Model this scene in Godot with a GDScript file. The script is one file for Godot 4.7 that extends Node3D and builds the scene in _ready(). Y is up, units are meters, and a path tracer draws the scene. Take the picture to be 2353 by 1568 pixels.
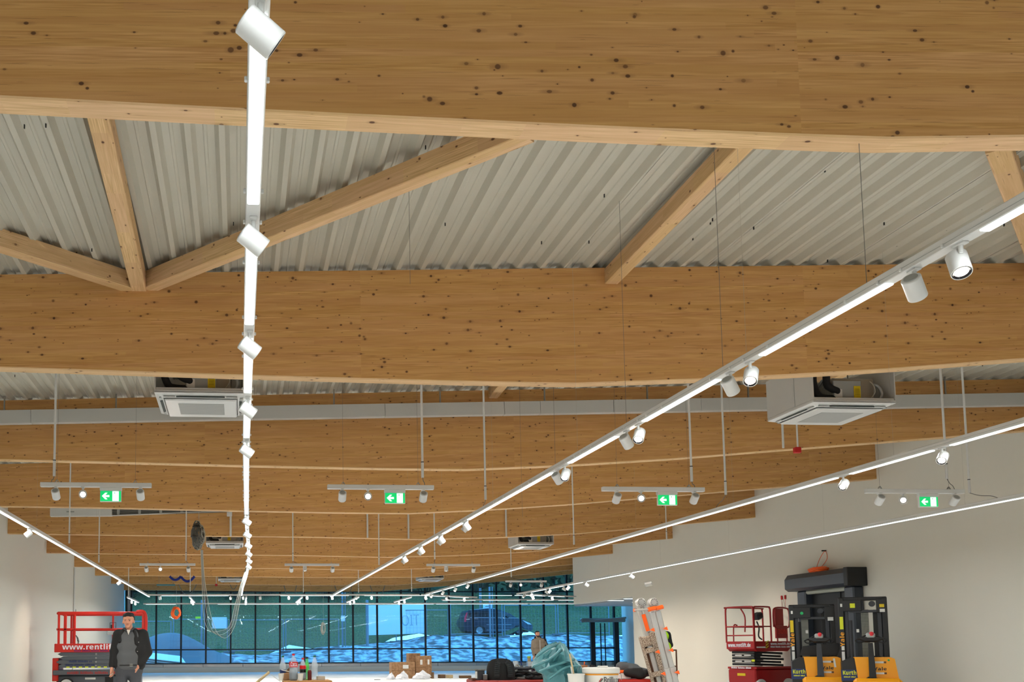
extends Node3D
# A supermarket hall under construction: glulam fish-belly beams, trapezoidal roof sheets, hanging light tracks.
# Metres, y up; the hall runs towards -z, beams lie along x.

const TRACK_Y := 3.02      # underside of the light tracks
const SPACING := 3.2667    # between the tracks
const BAY := 4.9666        # between the beams
const WALL_L := -5.63
const WALL_R := 13.3
const EAST := 19.6
const FAR := 49.65         # inner face of the glazed front
const ORD := ["first", "second", "third", "fourth", "fifth", "sixth", "seventh", "eighth", "ninth", "tenth", "eleventh", "twelfth", "thirteenth", "fourteenth"]
var mats := {}
var used := {}
var lamp_mesh := {}
var rng := RandomNumberGenerator.new()

func beam_z(i: int) -> float: return 19.765 + (i - 4) * BAY
func roof_y(x: float) -> float: return 4.955 + 0.0365 * x

func _ready() -> void:
	rng.seed = 7
	var cam := Camera3D.new()
	cam.name = "camera"
	cam.projection = Camera3D.PROJECTION_FRUSTUM
	cam.near = 0.05
	cam.far = 400.0
	cam.size = 1568.0 / 2300.0 * cam.near
	cam.frustum_offset = Vector2(1176.5 - 725.679, 1287.940 - 784.0) / 2300.0 * cam.near
	cam.transform = Transform3D(Basis(Vector3(0.997084, -0.004584, 0.076169), Vector3(-0.002106, 0.996160, 0.087523), Vector3(-0.076278, -0.087428, 0.993246)), Vector3(0, 1.17, 0))
	add_child(cam)
	cam.current = true
	var we := WorldEnvironment.new()
	we.name = "environment"
	var env := Environment.new()
	env.background_mode = Environment.BG_SKY
	var sky := Sky.new()
	var sm := ProceduralSkyMaterial.new()
	sm.sky_top_color = Color(0.33, 0.70, 0.98)
	sm.sky_horizon_color = Color(0.40, 0.75, 1.0)
	sm.ground_bottom_color = Color(0.08, 0.25, 0.42)
	sm.ground_horizon_color = Color(0.3, 0.6, 0.85)
	sm.sky_energy_multiplier = 1.0
	sm.ground_energy_multiplier = 0.6
	sm.sun_angle_max = 1.0
	sky.sky_material = sm
	env.sky = sky
	env.background_energy_multiplier = SKY_E
	env.ambient_light_source = Environment.AMBIENT_SOURCE_SKY
	env.tonemap_mode = Environment.TONE_MAPPER_LINEAR
	env.tonemap_exposure = 1.0
	env.sdfgi_enabled = true
	env.ssao_enabled = true
	env.ssil_enabled = true
	we.environment = env
	add_child(we)
	make_materials()
	build_shell()
	build_beams()
	build_roof_sheets()
	build_timber_bracing()
	build_window_wall()
	build_tracks()
	build_spot_bars()
	build_rods()
	build_air_units()
	build_trunking()
	build_cables()
	build_outside()
	build_left_lift()
	build_right_lift()
	build_stackers()
	build_dock_door()
	build_ladders()
	build_bench()
	build_table()
	build_floor_clutter()
	build_people()

const SKY_E := 4.2
const LAMP_E := 17.5      # radiance of the diffusers / pi
const SPOT_E := 7.0

# ---------------------------------------------------------------- naming
func numbered(n: String) -> String:
	used[n] = used.get(n, -1) + 1
	return n if used[n] == 0 else "%s_%03d" % [n, used[n]]

func tag(o: Node3D, label := "", category := "", group := "", kind := "") -> Node3D:
	if label: o.set_meta("label", label)
	if category: o.set_meta("category", category)
	if group: o.set_meta("group", group)
	if kind: o.set_meta("kind", kind)
	return o

func thing(called: String, label: String, category: String, at := Vector3.ZERO, turn := 0.0, group := "") -> Node3D:
	var o := Node3D.new()
	o.name = numbered(called)
	add_child(o)
	o.position = at
	o.rotation.y = turn
	tag(o, label, category, group)
	return o

func put(called: String, mesh: Mesh, m: Material, parent: Node = self, at := Vector3.ZERO, turn := Basis()) -> MeshInstance3D:
	var o := MeshInstance3D.new()
	o.mesh = mesh
	o.material_override = m
	o.name = numbered(called) if parent == self else called
	o.transform = Transform3D(turn, at)
	parent.add_child(o, true)
	return o

func obj(called: String, s: SurfaceTool, m: Material, parent: Node = self) -> MeshInstance3D:
	return put(called, s.commit(), m, parent)

# ---------------------------------------------------------------- shapes
func mb() -> SurfaceTool:
	var s := SurfaceTool.new()
	s.begin(Mesh.PRIMITIVE_TRIANGLES)
	return s

func face(s: SurfaceTool, p: Array, outward: Vector3, uv: Array = []) -> void:
	# a flat convex face; wound clockwise as seen from the side that «outward» points to
	var n: Vector3 = (p[1] - p[0]).cross(p[2] - p[0])
	if n.length_squared() < 1e-16 and p.size() > 3:
		n = (p[2] - p[0]).cross(p[3] - p[0])
	n = n.normalized()
	var flip := n.dot(outward) < 0
	if flip: n = -n
	for k in range(1, p.size() - 1):
		var t := [0, k, k + 1] if flip else [0, k + 1, k]
		for i in t:
			s.set_normal(n)
			s.set_uv(uv[i] if uv.size() else Vector2.ZERO)
			s.add_vertex(p[i])

func box(s: SurfaceTool, c: Vector3, size: Vector3, b := Basis(), bev := 0.0) -> void:
	var h := size / 2
	if bev <= 0.0:
		for ax in 3:
			for sg in [-1.0, 1.0]:
				var n := Vector3.ZERO
				n[ax] = sg
				var u := (ax + 1) % 3
				var v := (ax + 2) % 3
				var q := []
				for k in [[-1, -1], [1, -1], [1, 1], [-1, 1]]:
					var p := n * h
					p[u] = k[0] * h[u]
					p[v] = k[1] * h[v]
					q.append(c + b * p)
				face(s, q, b * n)
		return
	bev = min(bev, min(h.x, min(h.y, h.z)) * 0.98)
	var i := h - Vector3.ONE * bev
	for ax in 3:
		var u := (ax + 1) % 3
		var v := (ax + 2) % 3
		for sg in [-1.0, 1.0]:
			var n := Vector3.ZERO
			n[ax] = sg
			var q := []
			for k in [[-1, -1], [1, -1], [1, 1], [-1, 1]]:
				var p := Vector3.ZERO
				p[ax] = sg * h[ax]
				p[u] = k[0] * i[u]
				p[v] = k[1] * i[v]
				q.append(c + b * p)
			face(s, q, b * n)
		for k in [[-1, -1], [1, -1], [1, 1], [-1, 1]]:
			var n := Vector3.ZERO
			n[u] = k[0]
			n[v] = k[1]
			var q := []
			for e in [[-1, 0], [1, 0], [1, 1], [-1, 1]]:
				var p := Vector3.ZERO
				p[ax] = e[0] * i[ax]
				p[u] = k[0] * (h[u] if e[1] == 0 else i[u])
				p[v] = k[1] * (i[v] if e[1] == 0 else h[v])
				q.append(c + b * p)
			face(s, q, b * n)
	for x in [-1, 1]:
		for y in [-1, 1]:
			for z in [-1, 1]:
				face(s, [c + b * Vector3(x * h.x, y * i.y, z * i.z), c + b * Vector3(x * i.x, y * h.y, z * i.z), c + b * Vector3(x * i.x, y * i.y, z * h.z)], b * Vector3(x, y, z))

func bar(s: SurfaceTool, a: Vector3, e: Vector3, w: float, d: float, up := Vector3.UP, bev := 0.0) -> void:
	# a rectangular bar from a to e: w across, d along «up»
	var z := (e - a).normalized()
	if absf(z.dot(up)) > 0.99: up = Vector3.RIGHT
	var x := up.cross(z).normalized()
	box(s, (a + e) / 2, Vector3(w, d, (e - a).length()), Basis(x, z.cross(x), z), bev)

func ring(c: Vector3, x: Vector3, y: Vector3, r: float, n: int) -> Array:
	var q := []
	for k in n: q.append(c + (x * cos(TAU * k / n) + y * sin(TAU * k / n)) * r)
	return q

func skin(s: SurfaceTool, rings: Array, cent: Array, closed := false) -> void:
	# smooth tube through rings of equal length
	var n: int = rings[0].size()
	for j in rings.size() - (0 if closed else 1):
		var a: Array = rings[j]
		var e: Array = rings[(j + 1) % rings.size()]
		var ca: Vector3 = cent[j]
		var ce: Vector3 = cent[(j + 1) % rings.size()]
		for k in n:
			var l := (k + 1) % n
			var q := [a[k], a[l], e[l], e[k]]
			var m := [a[k] - ca, a[l] - ca, e[l] - ce, e[k] - ce]
			var fn: Vector3 = (q[1] - q[0]).cross(q[2] - q[0])
			if fn.length_squared() < 1e-18: fn = (q[2] - q[0]).cross(q[3] - q[0])
			var out: Vector3 = m[0] + m[1] + m[2] + m[3]
			var t := [0, 2, 1, 0, 3, 2] if fn.dot(out) > 0 else [0, 1, 2, 0, 2, 3]
			for i in t:
				s.set_normal(m[i].normalized() if m[i].length_squared() > 1e-12 else fn.normalized())
				s.set_uv(Vector2(float(k + (1 if i == 1 or i == 2 else 0)) / n, float(j + (1 if i > 1 else 0)) / rings.size()))
				s.add_vertex(q[i])

func tube(s: SurfaceTool, pts: Array, r: float, n := 8, closed := false) -> void:
	var rings := []
	var last := Vector3.ZERO
	for k in pts.size():
		var t: Vector3
		if closed: t = pts[(k + 1) % pts.size()] - pts[k - 1]
		else: t = pts[min(k + 1, pts.size() - 1)] - pts[max(k - 1, 0)]
		t = t.normalized()
		if last == Vector3.ZERO: last = Vector3.UP if absf(t.y) < 0.9 else Vector3.RIGHT
		var x := (last - t * last.dot(t)).normalized()
		last = x
		rings.append(ring(pts[k], x, t.cross(x), r, n))
	skin(s, rings, pts, closed)
	if not closed:
		face(s, rings[0], pts[0] - pts[1])
		face(s, rings[-1], pts[-1] - pts[-2])

func lathe(s: SurfaceTool, o: Vector3, prof: Array, n := 20, b := Basis()) -> void:
	# profile of Vector2(radius, height) up the local y axis
	for j in prof.size() - 1:
		var p: Vector2 = prof[j]
		var q: Vector2 = prof[j + 1]
		var d := q - p
		var nr := Vector2(d.y, -d.x).normalized()
		for k in n:
			var a := TAU * k / n
			var e := TAU * (k + 1) / n
			var c := [Vector3(cos(a), 0, sin(a)), Vector3(cos(e), 0, sin(e))]
			var v := [o + b * (c[0] * p.x + Vector3(0, p.y, 0)), o + b * (c[1] * p.x + Vector3(0, p.y, 0)), o + b * (c[1] * q.x + Vector3(0, q.y, 0)), o + b * (c[0] * q.x + Vector3(0, q.y, 0))]
			var nn := [b * (c[0] * nr.x + Vector3(0, nr.y, 0)), b * (c[1] * nr.x + Vector3(0, nr.y, 0))]
			for t in [[0, 1, 2], [0, 2, 3]]:
				if (v[t[1]] - v[t[0]]).cross(v[t[2]] - v[t[0]]).length_squared() < 1e-18: continue
				var g: Vector3 = (v[t[1]] - v[t[0]]).cross(v[t[2]] - v[t[0]])
				var order: Array = t if g.dot(nn[0] + nn[1]) < 0 else [t[0], t[2], t[1]]
				for i in order:
					s.set_normal(nn[0] if i == 0 or i == 3 else nn[1])
					s.set_uv(Vector2(float(k + (1 if i == 1 or i == 2 else 0)) / n, 0.0 if i < 2 else 1.0))
					s.add_vertex(v[i])

func cyl(s: SurfaceTool, a: Vector3, e: Vector3, r: float, n := 12, bev := 0.0) -> void:
	var y := (e - a).normalized()
	var x := (Vector3.UP if absf(y.y) < 0.9 else Vector3.RIGHT).cross(y).normalized()
	var l := (e - a).length()
	var p := [Vector2(0, 0), Vector2(r, 0), Vector2(r, l), Vector2(0, l)]
	if bev > 0: p = [Vector2(0, 0), Vector2(r - bev, 0), Vector2(r, bev), Vector2(r, l - bev), Vector2(r - bev, l), Vector2(0, l)]
	lathe(s, a, p, n, Basis(x, y, x.cross(y)))

func prism(s: SurfaceTool, poly: Array, t: Transform3D, depth: float) -> void:
	# polygon in the local xy plane, pushed along local z by depth (centred)
	var pp := PackedVector2Array(poly)
	if Geometry2D.is_polygon_clockwise(pp): pp.reverse()
	var idx := Geometry2D.triangulate_polygon(pp)
	for sg in [-0.5, 0.5]:
		for k in range(0, idx.size(), 3):
			face(s, [t * Vector3(pp[idx[k]].x, pp[idx[k]].y, sg * depth), t * Vector3(pp[idx[k + 1]].x, pp[idx[k + 1]].y, sg * depth), t * Vector3(pp[idx[k + 2]].x, pp[idx[k + 2]].y, sg * depth)], t.basis.z * sg)
	for k in pp.size():
		var a := pp[k]
		var e := pp[(k + 1) % pp.size()]
		var d := e - a
		face(s, [t * Vector3(a.x, a.y, -depth / 2), t * Vector3(e.x, e.y, -depth / 2), t * Vector3(e.x, e.y, depth / 2), t * Vector3(a.x, a.y, depth / 2)], t.basis * Vector3(d.y, -d.x, 0))

func arc(a: Vector3, e: Vector3, sag: float, n := 14) -> Array:
	var q := []
	for k in n + 1:
		var t := float(k) / n
		q.append(a.lerp(e, t) + Vector3.DOWN * sag * 4.0 * t * (1.0 - t))
	return q

func spline(pts: Array, per := 6) -> Array:
	var c := Curve3D.new()
	for k in pts.size():
		var t: Vector3 = (pts[min(k + 1, pts.size() - 1)] - pts[max(k - 1, 0)]) / 6.0
		c.add_point(pts[k], -t, t)
	var q := []
	for k in pts.size() - 1:
		for j in per: q.append(c.sample(k, float(j) / per))
	q.append(pts[-1])
	return q

func lettering(txt: String, height: float, m: Material, parent: Node, at: Vector3, b := Basis(), called := "lettering", wide := 1.0, fnt := "Droid Sans", bold := true) -> MeshInstance3D:
	var t := TextMesh.new()
	var f := SystemFont.new()
	f.font_names = [fnt]
	if bold: f.font_weight = 700
	t.font = f
	t.text = txt
	t.font_size = 32
	t.pixel_size = height / 23.0
	t.depth = 0.004
	t.curve_step = 2.0
	if wide < 0: wide = -wide / t.get_aabb().size.x   # a negative width is the wanted width in metres
	return put(called, t, m, parent, at, b.scaled_local(Vector3(wide, 1, 1)))

# ---------------------------------------------------------------- materials
func mat(called: String, c: Color, rough := 0.6, metal := 0.0) -> StandardMaterial3D:
	var m := StandardMaterial3D.new()
	m.resource_name = called
	m.albedo_color = c
	m.roughness = rough
	m.metallic = metal
	mats[called] = m
	return m

func glow(called: String, c: Color, e: float) -> StandardMaterial3D:
	var m := mat(called, c, 0.4)
	m.emission_enabled = true
	m.emission = c
	m.emission_energy_multiplier = e
	return m

func noise_tex(freq: float, colors: Array, offsets: Array, size := 512, sd := 1, oct := 4) -> NoiseTexture2D:
	var n := FastNoiseLite.new()
	n.seed = sd
	n.frequency = freq
	n.fractal_octaves = oct
	var t := NoiseTexture2D.new()
	t.width = size
	t.height = size
	t.seamless = true
	t.noise = n
	var g := Gradient.new()
	g.colors = PackedColorArray(colors)
	g.offsets = PackedFloat32Array(offsets)
	t.color_ramp = g
	return t

func mottled(called: String, freq: float, colors: Array, offsets: Array, scale: float, rough := 0.8, sd := 1) -> StandardMaterial3D:
	var m := mat(called, Color.WHITE, rough)
	m.albedo_texture = noise_tex(freq, colors, offsets, 512, sd)
	m.uv1_triplanar = true
	m.uv1_world_triplanar = true
	m.uv1_scale = Vector3.ONE * scale
	return m

func grain_image(w: int, h: int, sx: int, freq: float, sd: int) -> PackedByteArray:
	var n := FastNoiseLite.new()
	n.seed = sd
	n.frequency = freq
	n.fractal_octaves = 3
	var im := n.get_image(w / sx, h, false, false, true)
	im.resize(w, h, Image.INTERPOLATE_CUBIC)
	im.convert(Image.FORMAT_L8)
	return im.get_data()

func wood_texture(w: int, h: int, lam: float, knots: int, sd: int, base := WOOD_BOUNCE) -> ImageTexture:
	# spruce glulam: boards laid on each other, end-jointed, with stretched grain, knots and resin streaks
	var r := RandomNumberGenerator.new()
	r.seed = sd
	var fine := grain_image(w, h, 32, 0.16, sd)
	var wide := grain_image(w, h, 16, 0.03, sd + 1)
	var out := PackedByteArray()
	out.resize(w * h * 3)
	var rows := int(ceil(h / lam))
	var edge := 0
	for j in rows:
		var y0 := int(j * lam)
		var y1: int = min(int((j + 1) * lam), h)
		var x := 0
		while x < w:
			var x1: int = min(w, x + r.randi_range(int(w * 0.22), int(w * 0.6)))
			var tone := r.randf_range(-0.4, 0.4)
			var warm := r.randf_range(-1.0, 1.0)
			var cr := r.randf_range(6.0, 26.0) if r.randf() < 0.8 else 42.0
			for yy in range(y0, y1):
				edge = 4 if yy == y0 else 0
				var o := yy * w
				for xx in range(x, x1):
					var g := (fine[o + xx] - 128) * cr / 256.0 + (wide[o + xx] - 128) * 0.06 + tone * 12.0 - edge
					var b := (o + xx) * 3
					out[b] = clampi(int(base.x + g), 0, 255)
					out[b + 1] = clampi(int(base.y + g * 1.12 + warm), 0, 255)
					out[b + 2] = clampi(int(base.z + g * 1.2 - warm * 3.0), 0, 255)
			x = x1
	for k in knots:
		var cx := r.randi_range(0, w - 1)
		var cy := r.randi_range(0, h - 1)
		var big := r.randf()
		var rx := lerpf(1.6, 7.0, pow(big, 1.6))
		var ry := rx * r.randf_range(0.55, 1.0)
		var tail := rx * r.randf_range(1.5, 5.0)
		var dark := r.randf_range(0.45, 0.95)
		for yy in range(int(cy - ry * 2.2), int(cy + ry * 2.2) + 1):
			for xx in range(int(cx - tail * 1.6), int(cx + tail * 1.6) + 1):
				var dy := (yy - cy) / ry
				var dx := (xx - cx) / rx
				var d := sqrt(dx * dx + dy * dy)
				var core := clampf((1.15 - d) / 0.35, 0.0, 1.0) * dark
				var tx := (xx - cx) / tail
				var halo := clampf(1.0 - sqrt(tx * tx + dy * dy * 0.35), 0.0, 1.0) * 0.28
				var f := maxf(core, halo)
				if f <= 0.01: continue
				var b := (posmod(yy, h) * w + posmod(xx, w)) * 3
				out[b] = int(lerpf(out[b], 84, f))
				out[b + 1] = int(lerpf(out[b + 1], 50, f))
				out[b + 2] = int(lerpf(out[b + 2], 24, f))
	for k in int(knots * 1.6):
		var cx := r.randi_range(0, w - 1)
		var cy := r.randi_range(0, h - 1)
		var l := r.randi_range(10, 110)
		var f := r.randf_range(0.15, 0.5)
		for i in l:
			var b := (posmod(cy + int(i * r.randf_range(0.0, 0.03)), h) * w + posmod(cx + i, w)) * 3
			var ff := f * sin(PI * i / l)
			out[b] = int(lerpf(out[b], 110, ff))
			out[b + 1] = int(lerpf(out[b + 1], 70, ff))
			out[b + 2] = int(lerpf(out[b + 2], 36, ff))
	return ImageTexture.create_from_image(Image.create_from_data(w, h, false, Image.FORMAT_RGB8, out))

const WOOD_BOUNCE := Vector3(205, 154, 93)  # beam faces: warm bounce between the timbers is painted into this colour

func make_materials() -> void:
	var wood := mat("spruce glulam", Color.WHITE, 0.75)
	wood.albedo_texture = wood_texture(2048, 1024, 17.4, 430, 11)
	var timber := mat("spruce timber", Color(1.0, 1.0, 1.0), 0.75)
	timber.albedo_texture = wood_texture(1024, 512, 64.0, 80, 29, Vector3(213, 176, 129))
	mat("roof sheet", Color(0.75, 0.735, 0.68), 0.5)
	mat("plaster", Color(0.88, 0.865, 0.82), 0.9)
	var fl := mottled("concrete floor", 0.012, [Color(0.85, 0.85, 0.84), Color(0.92, 0.92, 0.91)], [0.2, 0.8], 0.12, 0.55)
	fl.metallic_specular = 0.4
	mat("white enamel", Color(0.83, 0.83, 0.82), 0.4)
	mat("white plastic", Color(0.86, 0.86, 0.85), 0.5)
	mat("trunking grey", Color(0.74, 0.735, 0.72), 0.5)
	mat("cable", Color(0.42, 0.42, 0.40), 0.6)
	mat("pale cable", Color(0.68, 0.67, 0.62), 0.6)
	mat("black", Color(0.05, 0.05, 0.05), 0.6)
	mat("rubber", Color(0.08, 0.08, 0.08), 0.8)
	mat("dark lens", Color(0.06, 0.05, 0.08), 0.2)
	mat("galvanised", Color(0.6, 0.6, 0.58), 0.4, 0.8)
	mat("grille grey", Color(0.62, 0.63, 0.62), 0.6)
	mat("slot dark", Color(0.12, 0.17, 0.15), 0.6)
	mat("yellow label", Color(0.85, 0.74, 0.02), 0.5)
	mat("white label", Color(0.85, 0.85, 0.83), 0.5)
	mat("red cap", Color(0.75, 0.05, 0.06), 0.5)
	mat("orange", Color(0.95, 0.38, 0.05), 0.5)
	mat("blue plastic", Color(0.04, 0.13, 0.5), 0.5)
	mat("frame", Color(0.055, 0.065, 0.08), 0.4)
	mat("steel sill", Color(0.72, 0.71, 0.69), 0.28, 0.9)
	mat("lift red", Color(0.78, 0.13, 0.07), 0.4)
	mat("crimson", Color(0.62, 0.03, 0.05), 0.4)
	mat("lift grey", Color(0.33, 0.35, 0.37), 0.5)
	mat("scissor black", Color(0.09, 0.10, 0.11), 0.45)
	mat("wheel white", Color(0.8, 0.8, 0.78), 0.5)
	mat("print white", Color(0.9, 0.9, 0.92), 0.5)
	mat("print purple", Color(0.36, 0.08, 0.38), 0.5)
	mat("print blue", Color(0.13, 0.18, 0.36), 0.5)
	mat("print red", Color(0.6, 0.16, 0.15), 0.5)
	mat("print black", Color(0.03, 0.03, 0.03), 0.5)
	mat("print yellow", Color(0.82, 0.85, 0.12), 0.5)
	mat("mast black", Color(0.085, 0.085, 0.09), 0.5)
	mat("mast grey", Color(0.2, 0.21, 0.23), 0.5)
	mat("truck yellow", Color(0.93, 0.62, 0.02), 0.4)
	mat("sticker blue", Color(0.06, 0.17, 0.38), 0.5)
	mat("green dot", Color(0.02, 0.65, 0.35), 0.5)
	mat("button red", Color(0.85, 0.16, 0.2), 0.5)
	mat("mesh guard", Color(0.66, 0.67, 0.62), 0.7)
	mat("dock grey", Color(0.21, 0.235, 0.27), 0.35)
	mat("dock dark", Color(0.07, 0.08, 0.09), 0.5)
	mat("alu", Color(0.78, 0.78, 0.77), 0.32, 0.75)
	mat("alu worn", Color(0.68, 0.68, 0.67), 0.55, 0.3)
	mottled("plaster spattered", 0.03, [Color(0.30, 0.20, 0.14), Color(0.47, 0.38, 0.31), Color(0.72, 0.68, 0.61), Color(0.82, 0.79, 0.74)], [0.3, 0.46, 0.56, 0.8], 6.0, 0.9, 5)
	mottled("green spattered", 0.035, [Color(0.28, 0.20, 0.15), Color(0.42, 0.35, 0.29), Color(0.10, 0.28, 0.22), Color(0.7, 0.67, 0.62)], [0.3, 0.48, 0.56, 0.75], 5.0, 0.9, 8)
	mat("ladder brown", Color(0.37, 0.24, 0.17), 0.8)
	mat("bench red", Color(0.66, 0.13, 0.08), 0.45)
	mat("bucket white", Color(0.9, 0.9, 0.88), 0.4)
	mat("label orange", Color(0.9, 0.6, 0.1), 0.5)
	mat("label red", Color(0.65, 0.12, 0.16), 0.5)
	mat("label green", Color(0.16, 0.2, 0.15), 0.5)
	var teal := mat("teal sheet", Color(0.30, 0.55, 0.58), 0.3)
	teal.clearcoat_enabled = true
	teal.clearcoat = 0.3
	mat("backpack cloth", Color(0.10, 0.105, 0.105), 0.85)
	mat("strap cloth", Color(0.15, 0.165, 0.17), 0.8)
	mat("jacket grey", Color(0.33, 0.35, 0.37), 0.85)
	mat("coat black", Color(0.045, 0.045, 0.05), 0.75)
	mat("purple box", Color(0.2, 0.12, 0.22), 0.6)
	mottled("cardboard", 0.02, [Color(0.55, 0.41, 0.28), Color(0.64, 0.49, 0.35)], [0.3, 0.7], 0.8, 0.85, 3)
	mat("cardboard dark", Color(0.42, 0.31, 0.2), 0.85)
	mat("wrap", Color(0.85, 0.85, 0.86), 0.35)
	mat("wood top", Color(0.72, 0.52, 0.3), 0.6)
	mat("wood light", Color(0.8, 0.7, 0.52), 0.6)
	mat("cola", Color(0.035, 0.012, 0.01), 0.15)
	mat("cola label", Color(0.8, 0.04, 0.05), 0.4)
	mat("juice red", Color(0.35, 0.06, 0.05), 0.2)
	mat("cap green", Color(0.1, 0.42, 0.32), 0.5)
	mat("cup", Color(0.88, 0.86, 0.82), 0.6)
	var pet := mat("clear bottle", Color(0.82, 0.88, 0.92, 0.38), 0.3)
	pet.transparency = BaseMaterial3D.TRANSPARENCY_ALPHA
	var grn := mat("green bottle", Color(0.35, 0.85, 0.35, 0.6), 0.3)
	grn.transparency = BaseMaterial3D.TRANSPARENCY_ALPHA
	var glass := mat("window glass", Color(0.9, 0.96, 1.0, 0.06), 0.02)
	glass.transparency = BaseMaterial3D.TRANSPARENCY_ALPHA
	glow("diffuser", Color(0.93, 0.985, 1.0), 2.2)
	glow("led disc", Color(1.0, 0.96, 0.9), 5.0)
	glow("exit green", Color(0.0, 0.78, 0.42), 0.75)
	glow("exit white", Color(0.93, 1.0, 0.98), 0.8)
	mat("skin", Color(0.80, 0.56, 0.45), 0.55).subsurf_scatter_enabled = true
	mat("hair dark", Color(0.09, 0.065, 0.05), 0.7)
	mat("eye", Color(0.05, 0.04, 0.04), 0.3)
	mat("lips", Color(0.58, 0.3, 0.27), 0.5)
	mat("shirt grey", Color(0.34, 0.35, 0.36), 0.9)
	mat("shirt collar", Color(0.25, 0.26, 0.27), 0.9)
	mat("tee white", Color(0.85, 0.82, 0.78), 0.9)
	mat("jeans grey", Color(0.27, 0.28, 0.30), 0.9)
	mat("jacket beige", Color(0.52, 0.46, 0.39), 0.85)
	mat("trousers navy", Color(0.07, 0.09, 0.12), 0.9)
	mat("hi vis", Color(0.68, 0.88, 0.05), 0.6)
	mat("shoe", Color(0.06, 0.05, 0.05), 0.6)
	mottled("wet mud", 0.018, [Color(0.13, 0.13, 0.14), Color(0.30, 0.31, 0.33), Color(0.62, 0.63, 0.66), Color(0.74, 0.75, 0.78)], [0.22, 0.45, 0.58, 0.8], 0.16, 0.45, 4)
	mottled("rough grass", 0.04, [Color(0.17, 0.16, 0.09), Color(0.26, 0.31, 0.14), Color(0.40, 0.42, 0.24)], [0.25, 0.5, 0.8], 0.35, 0.95, 9)
	mottled("gravel", 0.09, [Color(0.30, 0.31, 0.33), Color(0.44, 0.45, 0.47)], [0.3, 0.7], 0.8, 0.95, 13)
	var lf := mat("leaves dark", Color(0.10, 0.19, 0.08), 0.8)
	lf.cull_mode = BaseMaterial3D.CULL_DISABLED
	var l2 := mat("leaves grey green", Color(0.17, 0.25, 0.14), 0.85)
	l2.cull_mode = BaseMaterial3D.CULL_DISABLED
	mat("bark", Color(0.16, 0.13, 0.10), 0.9)
	mat("car paint", Color(0.16, 0.22, 0.28), 0.2, 0.4)
	mat("car glass", Color(0.05, 0.10, 0.12), 0.08)
	mat("car black", Color(0.03, 0.03, 0.03), 0.7)
	mat("car lamp red", Color(0.9, 0.12, 0.25), 0.3)
	mat("car lamp", Color(0.85, 0.87, 0.9), 0.2)
	mat("rim", Color(0.62, 0.64, 0.66), 0.3, 0.7)
	mat("board white", Color(0.86, 0.87, 0.88), 0.5)
	mat("board print", Color(0.62, 0.68, 0.72), 0.5)
	mat("fence steel", Color(0.45, 0.5, 0.55), 0.4, 0.4)

# ---------------------------------------------------------------- the room
func build_shell() -> void:
	var s := mb()
	box(s, Vector3(7, -0.15, -17.3), Vector3(28, 0.3, 65.4))
	tag(obj("floor", s, mats["concrete floor"]), "", "", "", "structure")
	s = mb()
	box(s, Vector3(WALL_L - 0.15, 3.0, -17.5), Vector3(0.3, 6.2, 65.2))
	tag(obj("wall_left", s, mats["plaster"]), "", "", "", "structure")
	s = mb()
	box(s, Vector3(7, 3.0, 15.15), Vector3(26, 6.2, 0.3))
	tag(obj("wall_back", s, mats["plaster"]), "", "", "", "structure")
	# right wall: whole up to the entrance opening, then only a lintel
	var z0 := -33.0
	var z1 := -39.0
	s = mb()
	box(s, Vector3(WALL_R + 0.15, 3.0, (15.0 + z0) / 2), Vector3(0.3, 6.2, 15.0 - z0))
	box(s, Vector3(WALL_R + 0.15, (LINTEL + 6.1) / 2, (z0 + z1) / 2), Vector3(0.3, 6.1 - LINTEL, z0 - z1))
	tag(obj("wall_right", s, mats["plaster"]), "", "", "", "structure")
	# entrance bay beside the hall
	s = mb()
	box(s, Vector3(16.55, 3.0, z0 + 0.15), Vector3(6.2, 6.2, 0.3))
	tag(obj("wall_entrance_side", s, mats["plaster"]), "", "", "", "structure")
	s = mb()
	box(s, Vector3(EAST + 0.15, 3.0, (z0 - FAR) / 2 - 0.2), Vector3(0.3, 6.2, FAR + z0 + 0.6))
	tag(obj("wall_entrance_end", s, mats["plaster"]), "", "", "", "structure")
	s = mb()
	box(s, Vector3(16.6, (LOW + 6.1) / 2, z1 + 0.1), Vector3(6.0, 6.1 - LOW, 0.2))
	tag(obj("wall_entrance_bulkhead", s, mats["plaster"]), "", "", "", "structure")
	s = mb()
	box(s, Vector3(16.6, LOW + 0.08, (z0 + z1) / 2), Vector3(6.0, 0.16, z0 - z1))
	box(s, Vector3(17.35, LOW + 0.08, z1 - 2.6), Vector3(4.5, 0.16, 5.2))
	tag(obj("ceiling_entrance", s, mats["trunking grey"]), "", "", "", "structure")
	var n := 0
	for q in [[Vector3(14.183, 2.9, -37.901), Vector3(14.864, 2.9, -37.734), "left"], [Vector3(14.308, 2.9, -36.488), Vector3(14.71, 2.9, -36.158), "middle"], [Vector3(15.872, 2.9, -39.474), Vector3(16.212, 2.9, -39.285), "right"]]:
		var a: Vector3 = q[0]
		var e: Vector3 = q[1]
		a.y = LOW
		e.y = LOW
		var t := thing("ceiling_light", "%s of three slim light strips on the low entrance ceiling" % ["nearest the hall", "middle", "farthest"][n], "ceiling light", (a + e) / 2)
		s = mb()
		box(s, Vector3(0, -0.02, 0), Vector3(e.x - a.x + 0.04, 0.04, 0.16), Basis(), 0.005)
		obj("housing", s, mats["white enamel"], t)
		s = mb()
		box(s, Vector3(0, -0.045, 0), Vector3(e.x - a.x, 0.012, 0.12))
		obj("diffuser", s, mats["diffuser"], t)
		area(t, Vector3(0, -0.056, 0), e.x - a.x, 0.12, Basis())
		n += 1

const LINTEL := 2.86
const LOW := 2.99

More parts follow.
